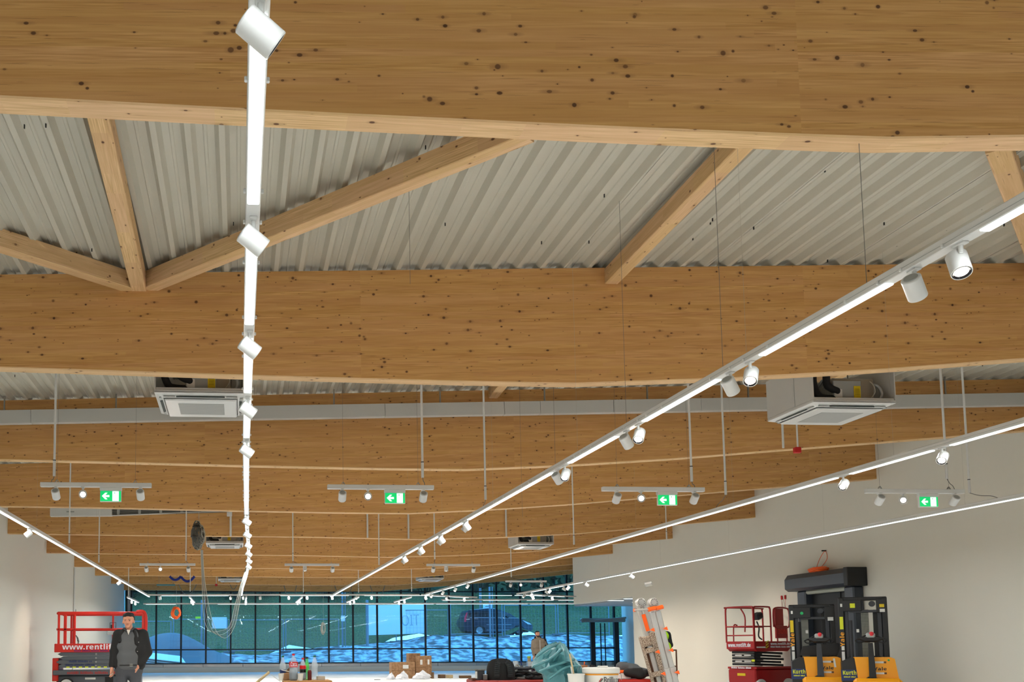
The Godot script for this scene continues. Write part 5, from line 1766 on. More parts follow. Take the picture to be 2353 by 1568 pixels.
func stacker(p: Vector3, label: String, kind: int) -> void:
	# z towards the operator
	var t := thing("pallet_stacker", label, "forklift", Vector3(p.x, 0, p.z), atan2(p.x, -p.z) * -1.0 + 0.06, "two pallet stackers by the dock door")
	var top: float = [1.98, 2.08][kind]
	var hw := 0.41
	var s: SurfaceTool
	for sx in [-1.0, 1.0]:
		s = mb()
		box(s, Vector3(sx * (hw - 0.045), top / 2, 0), Vector3(0.09, top, 0.17), Basis(), 0.012)
		obj("mast_channel", s, mats["mast black"], t)
		s = mb()
		box(s, Vector3(sx * (hw - 0.13), top / 2 - 0.03, -0.02), Vector3(0.07, top - 0.06, 0.12), Basis(), 0.01)
		obj("inner_channel", s, mats["mast grey"], t)
	s = mb()
	box(s, Vector3(0, top - 0.02, -0.02), Vector3(hw * 2, 0.07, 0.14), Basis(), 0.012)
	obj("top_beam", s, mats["mast black"], t)
	s = mb()
	box(s, Vector3(-0.2, top - 0.15, 0.07), Vector3(0.36, 0.22, 0.035), Basis(), 0.01)
	obj("head_plate", s, mats["mast black"], t)
	s = mb()
	box(s, Vector3(0.31, top - 0.16, 0.07), Vector3(0.17, 0.26, 0.035), Basis(), 0.01)
	obj("head_plate", s, mats["mast black"], t)
	s = mb()
	cyl(s, Vector3(0.16, top - 0.12, 0.0), Vector3(0.16, top - 0.12, 0.07), 0.055, 16, 0.006)
	obj("chain_pulley", s, mats["mast grey"], t)
	s = mb()
	box(s, Vector3(0.02, top - 0.26, 0.06), Vector3(0.5, 0.05, 0.03), Basis(), 0.008)
	obj("cross_member", s, mats["mast grey"], t)
	# wire guard
	s = mb()
	var gx: float = [-0.13, 0.03][kind]
	for j in 6: box(s, Vector3(gx - 0.06 + j * 0.024, 1.38, 0.03), Vector3(0.005, 0.95, 0.004))
	for j in 34: box(s, Vector3(gx, 0.92 + j * 0.028, 0.03), Vector3(0.13, 0.005, 0.004))
	tag(obj("guard_mesh", s, mats["mast black"], t), "", "", "", "stuff")
	s = mb()
	box(s, Vector3(gx, 1.38, 0.02), Vector3(0.13, 0.95, 0.004))
	obj("guard_sheet", s, mats["mesh guard"], t)
	s = mb()
	cyl(s, Vector3(-0.24 + kind * 0.02, 0.4, 0.0), Vector3(-0.24 + kind * 0.02, 1.65, 0.0), 0.04, 14)
	obj("lift_cylinder", s, mats["mast grey" if kind else "mast black"], t)
	s = mb()
	box(s, Vector3(0.24, 1.15, -0.02), Vector3(0.14, 1.4, 0.04), Basis(), 0.01)
	obj("mast_hoses", s, mats["black"], t)
	# side decals
	s = mb()
	box(s, Vector3(-hw + 0.04, 1.56 + kind * 0.04, 0.0875), Vector3(0.06, 0.24, 0.003))
	obj("mast_label", s, mats["yellow label" if kind == 0 else "print yellow"], t)
	lettering("Yale", 0.075, mats["truck yellow"], t, Vector3(-hw + 0.042, 1.29, 0.087), Basis(Vector3(0, 0, 1), PI / 2), "lettering", -0.27)
	for q in [[1.12, 0.08], [0.97, 0.17]]:
		s = mb()
		box(s, Vector3(-hw + 0.045, q[0], 0.0875), Vector3(0.05, q[1], 0.003))
		obj("mast_label", s, mats["white label"], t)
	if kind == 0:
		s = mb()
		cyl(s, Vector3(-0.18, top - 0.16, 0.088), Vector3(-0.18, top - 0.16, 0.092), 0.03, 14)
		obj("dot_sticker", s, mats["green dot"], t)
		s = mb()
		box(s, Vector3(0.33, top - 0.28, 0.089), Vector3(0.1, 0.07, 0.003))
		obj("head_label", s, mats["white label"], t)
	else:
		for q in [[-0.17, -0.15, 0.085, 0.085, "print yellow"], [0.32, -0.16, 0.08, 0.06, "yellow label"], [0.325, -0.25, 0.085, 0.06, "white label"]]:
			s = mb()
			box(s, Vector3(q[0], top + q[1], 0.089), Vector3(q[2], q[3], 0.003))
			obj("head_label", s, mats[q[4]], t)
	s = mb()
	box(s, Vector3(-0.1, 1.45, 0.075), Vector3(0.045, 0.06, 0.003))
	obj("small_label", s, mats["white label"], t)
	s = mb()
	box(s, Vector3(-0.36, top - 0.14, 0.0875), Vector3(0.035, 0.06, 0.003))
	obj("small_label", s, mats["white label"], t)
	# body, towards the operator
	s = mb()
	prism(s, [Vector2(-0.10, 0.12), Vector2(-0.10, 0.9), Vector2(-0.26, 0.95), Vector2(-0.42, 0.86), Vector2(-0.42, 0.12)], Transform3D(Basis(), Vector3(0, 0, 0.35)), 0.5)
	obj("side_cover", s, mats["mast black"], t)
	var yb: float = 0.955
	s = mb()
	prism(s, [Vector2(-0.2, 0.5), Vector2(-0.25, yb), Vector2(0.33, yb + 0.0), Vector2(0.40, yb - 0.03), Vector2(0.46, 0.5)], Transform3D(Basis(), Vector3(0.04, 0, 0.45)), 0.42)
	obj("motor_cover", s, mats["truck yellow"], t)
	s = mb()
	box(s, Vector3(0.14, 0.36, 0.62), Vector3(0.78, 0.42, 0.5), Basis(), 0.05)
	obj("drive_cover", s, mats["truck yellow"], t)
	s = mb()
	box(s, Vector3(0.16, yb + 0.0, 0.6), Vector3(0.16, 0.05, 0.1), Basis(), 0.02)
	obj("handle_cup", s, mats["mast black"], t)
	lettering("Yale", 0.06, mats["print black"], t, Vector3(0.2, 0.74, 0.663), Basis(), "lettering", 1.2)
	for yy in [0.86, 0.66]:
		s = mb()
		box(s, Vector3(0.19, yy, 0.663), Vector3(0.14, 0.035, 0.004))
		obj("cover_label", s, mats["white label"], t)
		s = mb()
		box(s, Vector3(0.28, yy, 0.663), Vector3(0.04, 0.035, 0.004))
		obj("cover_label", s, mats["cardboard dark"], t)
	if kind == 0:
		s = mb()
		box(s, Vector3(0.32, 0.84, 0.663), Vector3(0.035, 0.17, 0.004), Basis(Vector3(0, 0, 1), 0.12))
		obj("cover_label", s, mats["white label"], t)
		# fabric seat-like backrest pad behind the tiller
		s = mb()
		prism(s, [Vector2(-0.3, 0.98), Vector2(-0.24, 1.16), Vector2(0.38, 1.22), Vector2(0.44, 1.18), Vector2(0.36, 0.98)], Transform3D(Basis(), Vector3(0.04, 0, 0.28)), 0.1)
		obj("dash_cover", s, mats["mast black"], t)
	else:
		s = mb()
		cyl(s, Vector3(0.34, 0.9, 0.66), Vector3(0.34, 0.9, 0.665), 0.018, 10)
		obj("dot_sticker", s, mats["green dot"], t)
	s = mb()
	box(s, Vector3(-0.30, 0.62, 0.61), Vector3(0.28, 0.2, 0.004))
	obj("dealer_sticker", s, mats["sticker blue"], t)
	lettering("Kurth", 0.075, mats["print yellow"], t, Vector3(-0.3, 0.665, 0.614), Basis(), "lettering", -0.22)
	print_row(t, mats["print yellow"], Vector3(-0.3, 0.59, 0.614), Basis(), 0.2, 0.025, 8)
	# tiller
	s = mb()
	prism(s, [Vector2(-0.06, 0.5), Vector2(-0.055, 1.22), Vector2(0.02, 1.22), Vector2(0.06, 0.5)], Transform3D(Basis(Vector3.RIGHT, 0.1), Vector3(0.07, 0.0, 0.68)), 0.07)
	obj("tiller_arm", s, mats["mast grey" if kind == 0 else "mast black"], t)
	s = mb()
	lathe(s, Vector3(0.05, 0.5, 0.72), [Vector2(0.14, 0), Vector2(0.12, 0.05), Vector2(0.05, 0.1), Vector2(0, 0.1)], 18)
	obj("tiller_boot", s, mats["rubber"], t)
	var hd := Vector3(0.06, 1.31, 0.8)
	s = mb()
	prism(s, [Vector2(-0.2, -0.02), Vector2(-0.1, -0.08), Vector2(0.1, -0.08), Vector2(0.22, -0.01), Vector2(0.1, 0.0), Vector2(-0.1, 0.0)], Transform3D(Basis(Vector3.RIGHT, -0.5), hd), 0.06)
	obj("tiller_head", s, mats["mast black"], t)
	for sx in [-1.0, 1.0]:
		s = mb()
		tube(s, spline([hd + Vector3(sx * 0.06, 0.05, 0), hd + Vector3(sx * 0.2, -0.02, 0.02), hd + Vector3(sx * 0.25, -0.05, 0.03), hd + Vector3(sx * 0.2, -0.09, 0.03), hd + Vector3(sx * 0.07, -0.06, 0.02)], 5), 0.013, 8)
		obj("grip_loop", s, mats["rubber"], t)
	s = mb()
	box(s, hd + Vector3(0, 0.045, 0), Vector3(0.15, 0.1, 0.1), Basis(), 0.025)
	obj("switch_block", s, mats["grille grey"], t)
	s = mb()
	box(s, hd + Vector3(0.015, 0.065, 0.02), Vector3(0.09, 0.09, 0.09), Basis(), 0.03)
	obj("belly_button", s, mats["button red"], t)
	for x in [-0.25, 0.25]:
		s = mb()
		box(s, Vector3(x, 0.07, -0.6), Vector3(0.17, 0.06, 1.15), Basis(), 0.015)
		obj("fork", s, mats["mast grey"], t)
	for x in [-0.3, 0.1, 0.4]:
		s = mb()
		lathe(s, Vector3(x - 0.04, 0.09, 0.55), [Vector2(0, 0), Vector2(0.09, 0), Vector2(0.09, 0.08), Vector2(0, 0.08)], 16, Basis(Vector3(0, 0, 1), -PI / 2))
		obj("wheel", s, mats["rubber"], t)

# ---------------------------------------------------------------- dock door on the right wall
func build_dock_door() -> void:
	var d := Node3D.new()
	d.name = "door_2"
	add_child(d)
	tag(d, "dark grey loading door with a bulky hood on the right wall behind the stackers", "", "", "structure")
	var x := WALL_R
	var z0 := -20.36
	var z1 := -22.75
	var zm := (z0 + z1) / 2
	var s := mb()
	# hood: rounded box along z
	prism(s, [Vector2(0, 2.83), Vector2(-0.34, 2.83), Vector2(-0.42, 2.72), Vector2(-0.42, 2.5), Vector2(-0.34, 2.44), Vector2(0, 2.44)], Transform3D(Basis(Vector3(1, 0, 0), Vector3.UP, Vector3(0, 0, 1)), Vector3(x, 0, zm)), absf(z1 - z0))
	obj("hood", s, mats["dock grey"], d)
	s = mb()
	box(s, Vector3(x - 0.23, 2.635, z0 + 0.05), Vector3(0.45, 0.4, 0.14), Basis(), 0.01)
	obj("hood_end", s, mats["dock dark"], d)
	for z in [z0 + -0.2, z1 + 0.35]:
		s = mb()
		box(s, Vector3(x - 0.12, 1.22, z), Vector3(0.24, 2.44, 0.34), Basis(), 0.03)
		obj("side_post", s, mats["dock grey"], d)
	s = mb()
	box(s, Vector3(x - 0.04, 1.22, zm), Vector3(0.06, 2.44, absf(z1 - z0) - 0.6))
	obj("door_leaf", s, mats["dock dark"], d)
	s = mb()
	cyl(s, Vector3(x - 0.16, 2.4, z1 + 0.45), Vector3(x - 0.16, 2.4, z0 - 0.4), 0.05, 12)
	obj("roller_bar", s, mats["mesh guard"], d)
	s = mb()
	box(s, Vector3(x - 0.075, 1.2, z0 - 0.75), Vector3(0.02, 2.4, 0.02))
	obj("leaf_joint", s, mats["black"], d)
	# orange hose coil on top
	var t := thing("hose_coil", "orange hose coil lying on the loading door's hood, its loop hung from a hook", "hose coil", Vector3(x - 0.2, 2.87, -21.7))
	s = mb()
	coil(s, Vector3.ZERO, 0.34, 0.16, Basis(Vector3.RIGHT, PI / 2) * Basis(Vector3(0, 0, 1), PI / 2), 4, 0.016, 0.15, 12)
	obj("winding", s, mats["orange"], t)
	s = mb()
	tube(s, spline([Vector3(0, 0.03, 0.05), Vector3(0.14, 0.25, 0.12), Vector3(0.18, 0.44, 0.0), Vector3(0.14, 0.28, -0.16), Vector3(0, 0.03, -0.1)], 6), 0.006, 6)
	obj("hanging_loop", s, mats["orange"], t)
	s = mb()
	cyl(s, Vector3(0.1, 0.45, 0), Vector3(0.2, 0.45, 0), 0.015, 8)
	obj("hook", s, mats["bark"], t)
	var k := 0
	for q in [Vector3(13.28, 2.35, -23.62), Vector3(13.28, 2.353, -23.462)]:
		s = mb()
		box(s, Vector3.ZERO, Vector3(0.03, 0.1, 0.05), Basis(), 0.008)
		tube(s, [Vector3(0, -0.05, 0), Vector3(-0.02, -0.3, 0.03)], 0.003, 5)
		var o := obj("wall_socket", s, mats["red cap"])
		o.position = q
		tag(o, "%s small red cable end in the right wall above the crimson lift" % ["left", "right"][k], "cable end", "red cable ends on the right wall")
		k += 1

# ---------------------------------------------------------------- ladders
func build_ladders() -> void:
	# bright aluminium hinge ladder, folded and standing nearly upright
	var a: Vector3 = Vector3(4.666, 1.667, -11)
	var dir: Vector3 = (Vector3(4.862, 0.77, -11) - a).normalized()
	var foot := a + dir * (a.y / -dir.y)
	var bk := Vector3(0.41, 0, -0.91)   # the ladder's width runs into the picture
	var t := thing("folding_ladder", "bright aluminium folding ladder with orange knobs and round hinges", "ladder", foot)
	var side := Vector3(-dir.y, dir.x, 0).normalized()
	if side.x < 0: side = -side
	var b := Basis(side, -dir, Vector3(0, 0, 1))
	var up := -dir
	var l := (a - foot).length()
	for zz: float in [0.0, -0.4]:
		for sx in [-0.031, 0.031]:
			var s := mb()
			box(s, side * sx + up * ((l - 0.1) / 2) + (bk * -zz + Vector3(0, 0, 0)), Vector3(0.056, l - 0.1, 0.032), b, 0.008)
			obj("stile", s, mats["alu"], t)
			s = mb()
			box(s, side * sx * 1.05 + up * ((l - 0.75) / 2) + (bk * -zz + Vector3(0, 0, 0.004)), Vector3(0.064, l - 0.75, 0.036), b, 0.008)
			obj("outer_stile", s, mats["alu"], t)
		var s := mb()
		cyl(s, up * l + (bk * -zz + Vector3(0, 0, -0.03)), up * l + (bk * -zz + Vector3(0, 0, 0.035)), 0.052, 22, 0.008)
		obj("hinge_disc", s, mats["alu worn"], t)
		for k in 10:
			var p: Vector3 = up * l + b * Basis(Vector3(0, 0, 1), TAU * k / 10) * Vector3(0.036, 0, 0) + (bk * -zz + Vector3(0, 0, 0.036))
			s = mb()
			cyl(s, p, p + Vector3(0, 0, 0.004), 0.006, 6)
			obj("hinge_rivet", s, mats["cable"], t)
	for k in 7:
		var s := mb()
		bar(s, up * (0.25 + k * 0.28), up * (0.25 + k * 0.28) + bk * 0.4, 0.08, 0.03, up, 0.006)
		obj("rung", s, mats["alu"], t)
	var hb: Vector3 = Vector3(4.601, 1.592, -10.97) - foot
	var s := mb()
	tube(s, [Vector3(4.587, 1.581, -10.95) - foot, Vector3(4.623, 1.591, -10.95) - foot, Vector3(4.673, 1.601, -10.95) - foot], 0.024, 10)
	tube(s, [Vector3(4.678, 1.596, -10.95) - foot, Vector3(4.719, 1.605, -10.95) - foot, Vector3(4.76, 1.615, -10.95) - foot], 0.024, 10)
	obj("orange_grip", s, mats["orange"], t)
	s = mb()
	tube(s, [Vector3(4.422, 1.576, -10.94) - foot, Vector3(4.602, 1.586, -10.95) - foot], 0.012, 8)
	obj("lock_bar", s, mats["alu worn"], t)
	s = mb()
	cyl(s, Vector3(4.421, 1.577, -10.95) - foot, Vector3(4.441, 1.576, -10.95) - foot, 0.018, 8)
	obj("lock_knob", s, mats["orange"], t)
	for q in [Vector3(4.621, 1.351, -10.93), Vector3(4.772, 1.365, -10.93), Vector3(4.672, 1.103, -10.93), Vector3(4.829, 1.122, -10.93), Vector3(4.729, 0.86, -10.93), Vector3(4.89, 0.874, -10.93)]:
		s = mb()
		var c: Vector3 = q - foot
		prism(s, [Vector2(-0.028, 0.0), Vector2(0.012, 0.03), Vector2(0.022, -0.012), Vector2(0.0, -0.026)] if c.x - (a.x - foot.x) < 0.35 and false else [Vector2(-0.026, 0.002), Vector2(0.014, 0.026), Vector2(0.024, -0.014)], Transform3D(Basis(), c), 0.03)
		obj("lock_knob", s, mats["orange"], t)
	# second, plaster-spattered ladder beside it
	a = Vector3(4.622, 1.678, -11.25)
	dir = (Vector3(4.859, 0.762, -11.25) - a).normalized()
	foot = a + dir * (a.y / -dir.y)
	t = thing("folding_ladder", "folding ladder crusted with brown and white plaster, left of the bright one", "ladder", foot)
	side = Vector3(-dir.y, dir.x, 0).normalized()
	if side.x < 0: side = -side
	up = -dir
	b = Basis(side, up, Vector3(0, 0, 1))
	l = (a - foot).length()
	for zz: float in [0.0, -0.4]:
		for sx in [-0.045, 0.045]:
			s = mb()
			box(s, side * (sx * 0.9) + up * (l / 2 - 0.02) + (bk * -zz + Vector3(0, 0, 0)), Vector3(0.05, l - 0.04, 0.03), b, 0.008)
			obj("stile", s, mats["alu worn"], t)
		s = mb()
		cyl(s, up * l + (bk * -zz + Vector3(0, 0, -0.03)), up * l + (bk * -zz + Vector3(0, 0, 0.035)), 0.052, 22, 0.008)
		obj("hinge_disc", s, mats["alu"], t)
		for k in 10:
			var p: Vector3 = up * l + b * Basis(Vector3(0, 0, 1), TAU * k / 10) * Vector3(0.036, 0, 0) + (bk * -zz + Vector3(0, 0, 0.036))
			s = mb()
			cyl(s, p, p + Vector3(0, 0, 0.004), 0.006, 6)
			obj("hinge_rivet", s, mats["cable"], t)
		s = mb()
		box(s, side * 0.065 + up * ((l - 0.36) / 2) + (bk * -zz + Vector3(0, 0, 0.01)), Vector3(0.14, l - 0.36, 0.05), b, 0.012)
		obj("outer_stile", s, mats["plaster spattered"], t)
		s = mb()
		box(s, side * 0.075 + up * ((l - 0.95) / 2) + (bk * -zz + Vector3(0, 0, 0.014)), Vector3(0.15, l - 0.95, 0.05), b, 0.012)
		obj("lower_stile", s, mats["green spattered"], t)
		s = mb()
		box(s, side * -0.115 + up * ((l - 0.38) / 2) + (bk * -zz + Vector3(0, 0, 0)), Vector3(0.03, l - 0.38, 0.05), b, 0.01)
		obj("edge_stile", s, mats["plaster spattered"], t)
		s = mb()
		box(s, side * -0.055 + up * (l - 0.45) + (bk * -zz + Vector3(0, 0, 0.005)), Vector3(0.11, 0.12, 0.05), b, 0.015)
		obj("crusted_cap", s, mats["plaster spattered"], t)
	s = mb()
	box(s, side * -0.01 + up * (l - 0.24) + Vector3(0, 0, 0.018), Vector3(0.045, 0.2, 0.008), b, 0.003)
	obj("orange_panel", s, mats["orange"], t)
	s = mb()
	box(s, side * -0.055 + up * ((l - 0.5) / 2) + Vector3(0, 0, -0.03), Vector3(0.09, l - 0.5, 0.02), b)
	obj("web", s, mats["ladder brown"], t)
	for k in 6:
		s = mb()
		bar(s, side * -0.055 + up * (l - 0.56 - k * 0.28) - bk * 0.03, side * -0.055 + up * (l - 0.56 - k * 0.28) + bk * 0.43, 0.12, 0.06, up, 0.01)
		obj("rung", s, mats["plaster spattered"], t)

# ---------------------------------------------------------------- red workbench and what lies on it
const BENCH := 0.79

func on_bench(px: Vector3) -> Vector3: return Vector3(px.x, BENCH, px.z)

func build_bench() -> void:
	var a: Vector3 = Vector3(2.732, 0.781, -11.6)
	var e: Vector3 = Vector3(4.857, 0.766, -11.6)
	var t := thing("workbench", "long red steel workbench under the backpack, hoses and jackets", "workbench", Vector3((a.x + e.x) / 2, 0, -11.65))
	var w := e.x - a.x
	var s := mb()
	box(s, Vector3(0, BENCH - 0.03, 0), Vector3(w, 0.06, 0.66), Basis(), 0.012)
	obj("top", s, mats["bench red"], t)
	for x in [-w / 2 + 0.08, w / 2 - 0.08]:
		for z in [-0.27, 0.27]:
			s = mb()
			box(s, Vector3(x, (BENCH - 0.06) / 2, z), Vector3(0.06, BENCH - 0.06, 0.06), Basis(), 0.008)
			obj("leg", s, mats["bench red"], t)
	s = mb()
	box(s, Vector3(0, 0.25, 0), Vector3(w - 0.2, 0.05, 0.5), Basis(), 0.008)
	obj("lower_shelf", s, mats["bench red"], t)
	# tins
	var q: Vector3 = on_bench(Vector3(2.798, 0.807, -11.55))
	t = thing("tin", "larger dark grey box tin at the left end of the red bench", "tin", q, 0.2)
	s = mb()
	box(s, Vector3(0, 0.055, 0), Vector3(0.09, 0.11, 0.08), Basis(), 0.006)
	obj("body", s, mats["mast grey"], t)
	s = mb()
	box(s, Vector3(-0.002, 0.117, 0), Vector3(0.1, 0.016, 0.09), Basis(), 0.004)
	obj("lid", s, mats["cable"], t)
	s = mb()
	box(s, Vector3(-0.046, 0.06, 0.0), Vector3(0.003, 0.08, 0.05))
	obj("label", s, mats["white label"], t)
	q = on_bench(Vector3(2.847, 0.798, -11.5))
	t = thing("tin", "smaller purple-grey square tin in front of the dark box tin on the red bench", "tin", q, -0.2)
	s = mb()
	box(s, Vector3(0, 0.03, 0), Vector3(0.05, 0.06, 0.05), Basis(), 0.005)
	obj("body", s, mats["cable"], t)
	s = mb()
	box(s, Vector3(0, 0.0625, 0), Vector3(0.052, 0.005, 0.052), Basis(), 0.002)
	obj("lid", s, mats["white label"], t)
	q = on_bench(Vector3(2.743, 0.796, -11.6))
	t = thing("steel_tray", "flat dark tray at the left edge of the red bench", "tray", q)
	s = mb()
	box(s, Vector3(0.06, 0.01, -0.05), Vector3(0.2, 0.02, 0.2), Basis(), 0.006)
	obj("tray", s, mats["ladder brown"], t)
	# backpack
	q = on_bench(Vector3(3.045, 0.78, -11.55))
	t = thing("backpack", "black backpack with grey shoulder straps standing on the red bench", "backpack", q)
	s = mb()
	var rings := []
	var cent := []
	for k in 9:
		var f := k / 8.0
		var hw: float = [0.16, 0.165, 0.162, 0.155, 0.145, 0.128, 0.1, 0.06, 0.0][k]
		var hz: float = [0.1, 0.11, 0.11, 0.105, 0.1, 0.09, 0.07, 0.04, 0.0][k]
		var yy: float = [-0.12, -0.06, 0.0, 0.04, 0.07, 0.095, 0.115, 0.126, 0.13][k]
		var r := []
		for j in 20:
			var an := TAU * j / 20
			r.append(Vector3(signf(cos(an)) * pow(absf(cos(an)), 0.7) * hw, yy + 0.12, signf(sin(an)) * pow(absf(sin(an)), 0.7) * hz))
		rings.append(r)
		cent.append(Vector3(0, yy + 0.11 - 0.02 * f, 0))
	skin(s, rings, cent)
	obj("bag", s, mats["backpack cloth"], t)
	for sx in [-1.0, 1.0]:
		s = mb()
		var p := spline([Vector3(sx * 0.035, 0.225, 0.06), Vector3(sx * 0.06, 0.2, 0.105), Vector3(sx * 0.075, 0.12, 0.125), Vector3(sx * 0.08, 0.03, 0.125)], 4)
		for k in p.size() - 1: bar(s, p[k], p[k + 1], 0.062, 0.02, Vector3(0, 0, 1), 0.006)
		obj("strap", s, mats["strap cloth"], t)
	s = mb()
	box(s, Vector3(0, 0.2, 0.08), Vector3(0.07, 0.05, 0.03), Basis(Vector3.RIGHT, -0.5), 0.01)
	obj("back_pad", s, mats["coat black"], t)
	# dark hoses in a heap
	q = on_bench(Vector3(3.376, 0.822, -11.6))
	t = thing("hose_heap", "heap of dark grey hoses and cables on the red bench right of the backpack", "hose", q)
	var g := RandomNumberGenerator.new()
	g.seed = 21
	for k in 11:
		s = mb()
		var yy := 0.02 + 0.011 * k
		var p := []
		for j in 5: p.append(Vector3(-0.2 + 0.1 * j + g.randf_range(-0.03, 0.03), clampf(yy - 0.018 * absf(j - 1.5) + g.randf_range(-0.02, 0.02) + (0.02 if j == 4 else 0.0), 0.014, 0.2), g.randf_range(-0.12, 0.14)))
		tube(s, spline(p, 5), g.randf_range(0.009, 0.016), 7)
		obj("hose", s, mats["cable" if k % 4 == 1 else "mast grey" if k % 2 else "backpack cloth"], t)
	s = mb()
	tube(s, [Vector3(-0.2, 0.135, 0.0), Vector3(-0.02, 0.125, 0.02), Vector3(0.06, 0.14, 0.02)], 0.02, 8)
	obj("thick_hose", s, mats["mast grey"], t)
	q = on_bench(Vector3(3.285, 0.86, -11.7))
	t = thing("tape_roll", "roll of pale tape standing on the hose heap", "tape", q + Vector3(0, 0.13, 0))
	s = mb()
	lathe(s, Vector3(0, 0.02, 0), [Vector2(0.016, -0.01), Vector2(0.028, -0.01), Vector2(0.028, 0.01), Vector2(0.016, 0.01), Vector2(0.016, -0.01)], 18, Basis(Vector3.RIGHT, PI / 2 - 0.3))
	obj("roll", s, mats["pale cable"], t)
	# purple and white cartons
	for c in [[Vector3(3.499, 0.817, -11.75), 0.045, 0.125, "purple box", "narrow purple carton on the red bench left of the teal sheet"], [Vector3(3.537, 0.818, -11.7), 0.06, 0.1, "white label", "white carton on the red bench tucked under the teal sheet"]]:
		t = thing("carton", c[4], "carton", on_bench(c[0]), 0.15)
		s = mb()
		box(s, Vector3(0, c[2] / 2, 0), Vector3(c[1], c[2], 0.05), Basis(), 0.003)
		obj("body", s, mats[c[3]], t)
		s = mb()
		box(s, Vector3(0, c[2] * 0.55, 0.026), Vector3(c[1] * 0.7, c[2] * 0.4, 0.002))
		obj("label", s, mats["pale cable"], t)
	# teal plastic sheet thrown over something tall
	t = thing("teal_sheet", "crumpled teal plastic sheet thrown over a tall object beside the red bench", "plastic sheet", Vector3(Vector3(3.572, 1.108, -10.9).x, 0, -10.95))
	var c0: Vector3 = t.position
	var n := 30
	rings = []
	g.seed = 4
	var ph := []
	for j in n: ph.append(g.randf_range(-1, 1))
	for row in [[Vector3(3.512, 1.215, -10.95), Vector3(3.576, 1.214, -10.95), .03], [Vector3(3.442, 1.191, -10.95), Vector3(3.615, 1.19, -10.95), .1], [Vector3(3.367, 1.143, -10.95), Vector3(3.649, 1.137, -10.95), .17], [Vector3(3.301, 1.076, -10.95), Vector3(3.692, 1.079, -10.95), .2], [Vector3(3.265, 1.014, -10.95), Vector3(3.744, 1.021, -10.95), .22], [Vector3(3.239, 0.956, -10.95), Vector3(3.797, 0.962, -10.95), .24], [Vector3(3.287, 0.913, -10.95), Vector3(3.811, 0.909, -10.95), .24], [Vector3(3.36, 0.878, -10.95), Vector3(3.815, 0.866, -10.95), .24], [Vector3(3.373, 0.821, -10.95), Vector3(3.818, 0.808, -10.95), .24], [Vector3(3.369, 0.629, -10.95), Vector3(3.813, 0.626, -10.95), .24], [Vector3(3.344, 0.058, -10.95), Vector3(3.806, 0.053, -10.95), .25]]:
		var p0: Vector3 = row[0] - c0
		var p1: Vector3 = row[1] - c0
		var r := []
		var mid := (p0 + p1) / 2
		var hw := (p1.x - p0.x) / 2
		for j in n:
			var an := TAU * j / n
			var fold: float = 1.0 + 0.30 * ph[(j + rings.size() * 2) % n] * (1.0 - absf(cos(an))) + 0.22 * sin(an * 4.0 + rings.size() * 0.8) * absf(sin(an))
			r.append(mid + Vector3(cos(an) * hw * (1.0 + 0.02 * ph[j]), g.randf_range(-0.025, 0.02), sin(an) * row[2] * fold))
		rings.append(r)
	s = mb()
	for i in rings.size() - 1:
		for j in n:
			var k := (j + 1) % n
			var out: Vector3 = rings[i][j] + rings[i][k] + rings[i + 1][j] + rings[i + 1][k]
			out = out / 4.0 - Vector3(0.0, out.y / 4.0 - 0.05, 0)
			face(s, [rings[i][j], rings[i][k], rings[i + 1][k]], out)
			face(s, [rings[i][j], rings[i + 1][k], rings[i + 1][j]], out)
	face(s, rings[0], Vector3.UP)
	obj("sheet", s, mats["teal sheet"], t)
	for k in 4:
		s = mb()
		var p: Array = [[Vector3(3.221, 1.064, -10.72), Vector3(3.343, 1.148, -10.7), Vector3(3.54, 1.21, -10.9)], [Vector3(3.184, 0.961, -10.7), Vector3(3.347, 1.036, -10.66), Vector3(3.504, 1.147, -10.72)], [Vector3(3.25, 0.904, -10.7), Vector3(3.401, 0.97, -10.64), Vector3(3.653, 1.033, -10.74)], [Vector3(3.354, 0.828, -10.7), Vector3(3.521, 0.946, -10.64), Vector3(3.726, 0.957, -10.76)]][k]
		var pts := []
		for v in spline(p, 4): pts.append(v - c0)
		tube(s, pts, 0.014, 6)
		obj("fold", s, mats["teal sheet"], t)
	s = mb()
	cyl(s, Vector3(0, 0, 0), Vector3(0, 0.6, 0), 0.18, 16)
	obj("covered_stand", s, mats["mast grey"], t)
	# platform with the paint buckets
	q = Vector3(3.846, 0.688, -10.6)
	t = thing("step_platform", "low grey work platform carrying the paint buckets in the foreground", "platform", Vector3(q.x, 0, q.z))
	s = mb()
	box(s, Vector3(0, 0.62, 0), Vector3(0.8, 0.04, 0.4), Basis(), 0.008)
	obj("top", s, mats["alu worn"], t)
	for x in [-0.36, 0.36]:
		for z in [-0.16, 0.16]:
			s = mb()
			box(s, Vector3(x, 0.3, z), Vector3(0.04, 0.6, 0.04), Basis(), 0.005)
			obj("leg", s, mats["alu worn"], t)
	q = Vector3(3.877, 0.899, -10.55)
	t = thing("paint_bucket", "large white paint bucket with a lid, orange stripes and black lettering", "bucket", Vector3(q.x, 0.64, q.z))
	var sc := Basis.from_scale(Vector3(1.0, 1.0, 0.72))
	s = mb()
	lathe(s, Vector3.ZERO, [Vector2(0, 0), Vector2(0.155, 0.0), Vector2(0.165, 0.01), Vector2(0.186, 0.255), Vector2(0.0, 0.255)], 36, sc)
	obj("body", s, mats["bucket white"], t)
	s = mb()
	lathe(s, Vector3.ZERO, [Vector2(0.185, 0.244), Vector2(0.2, 0.25), Vector2(0.203, 0.262), Vector2(0.203, 0.296), Vector2(0.196, 0.306), Vector2(0.17, 0.31), Vector2(0.16, 0.302), Vector2(0, 0.302)], 36, sc)
	obj("lid", s, mats["bucket white"], t)
	s = mb()
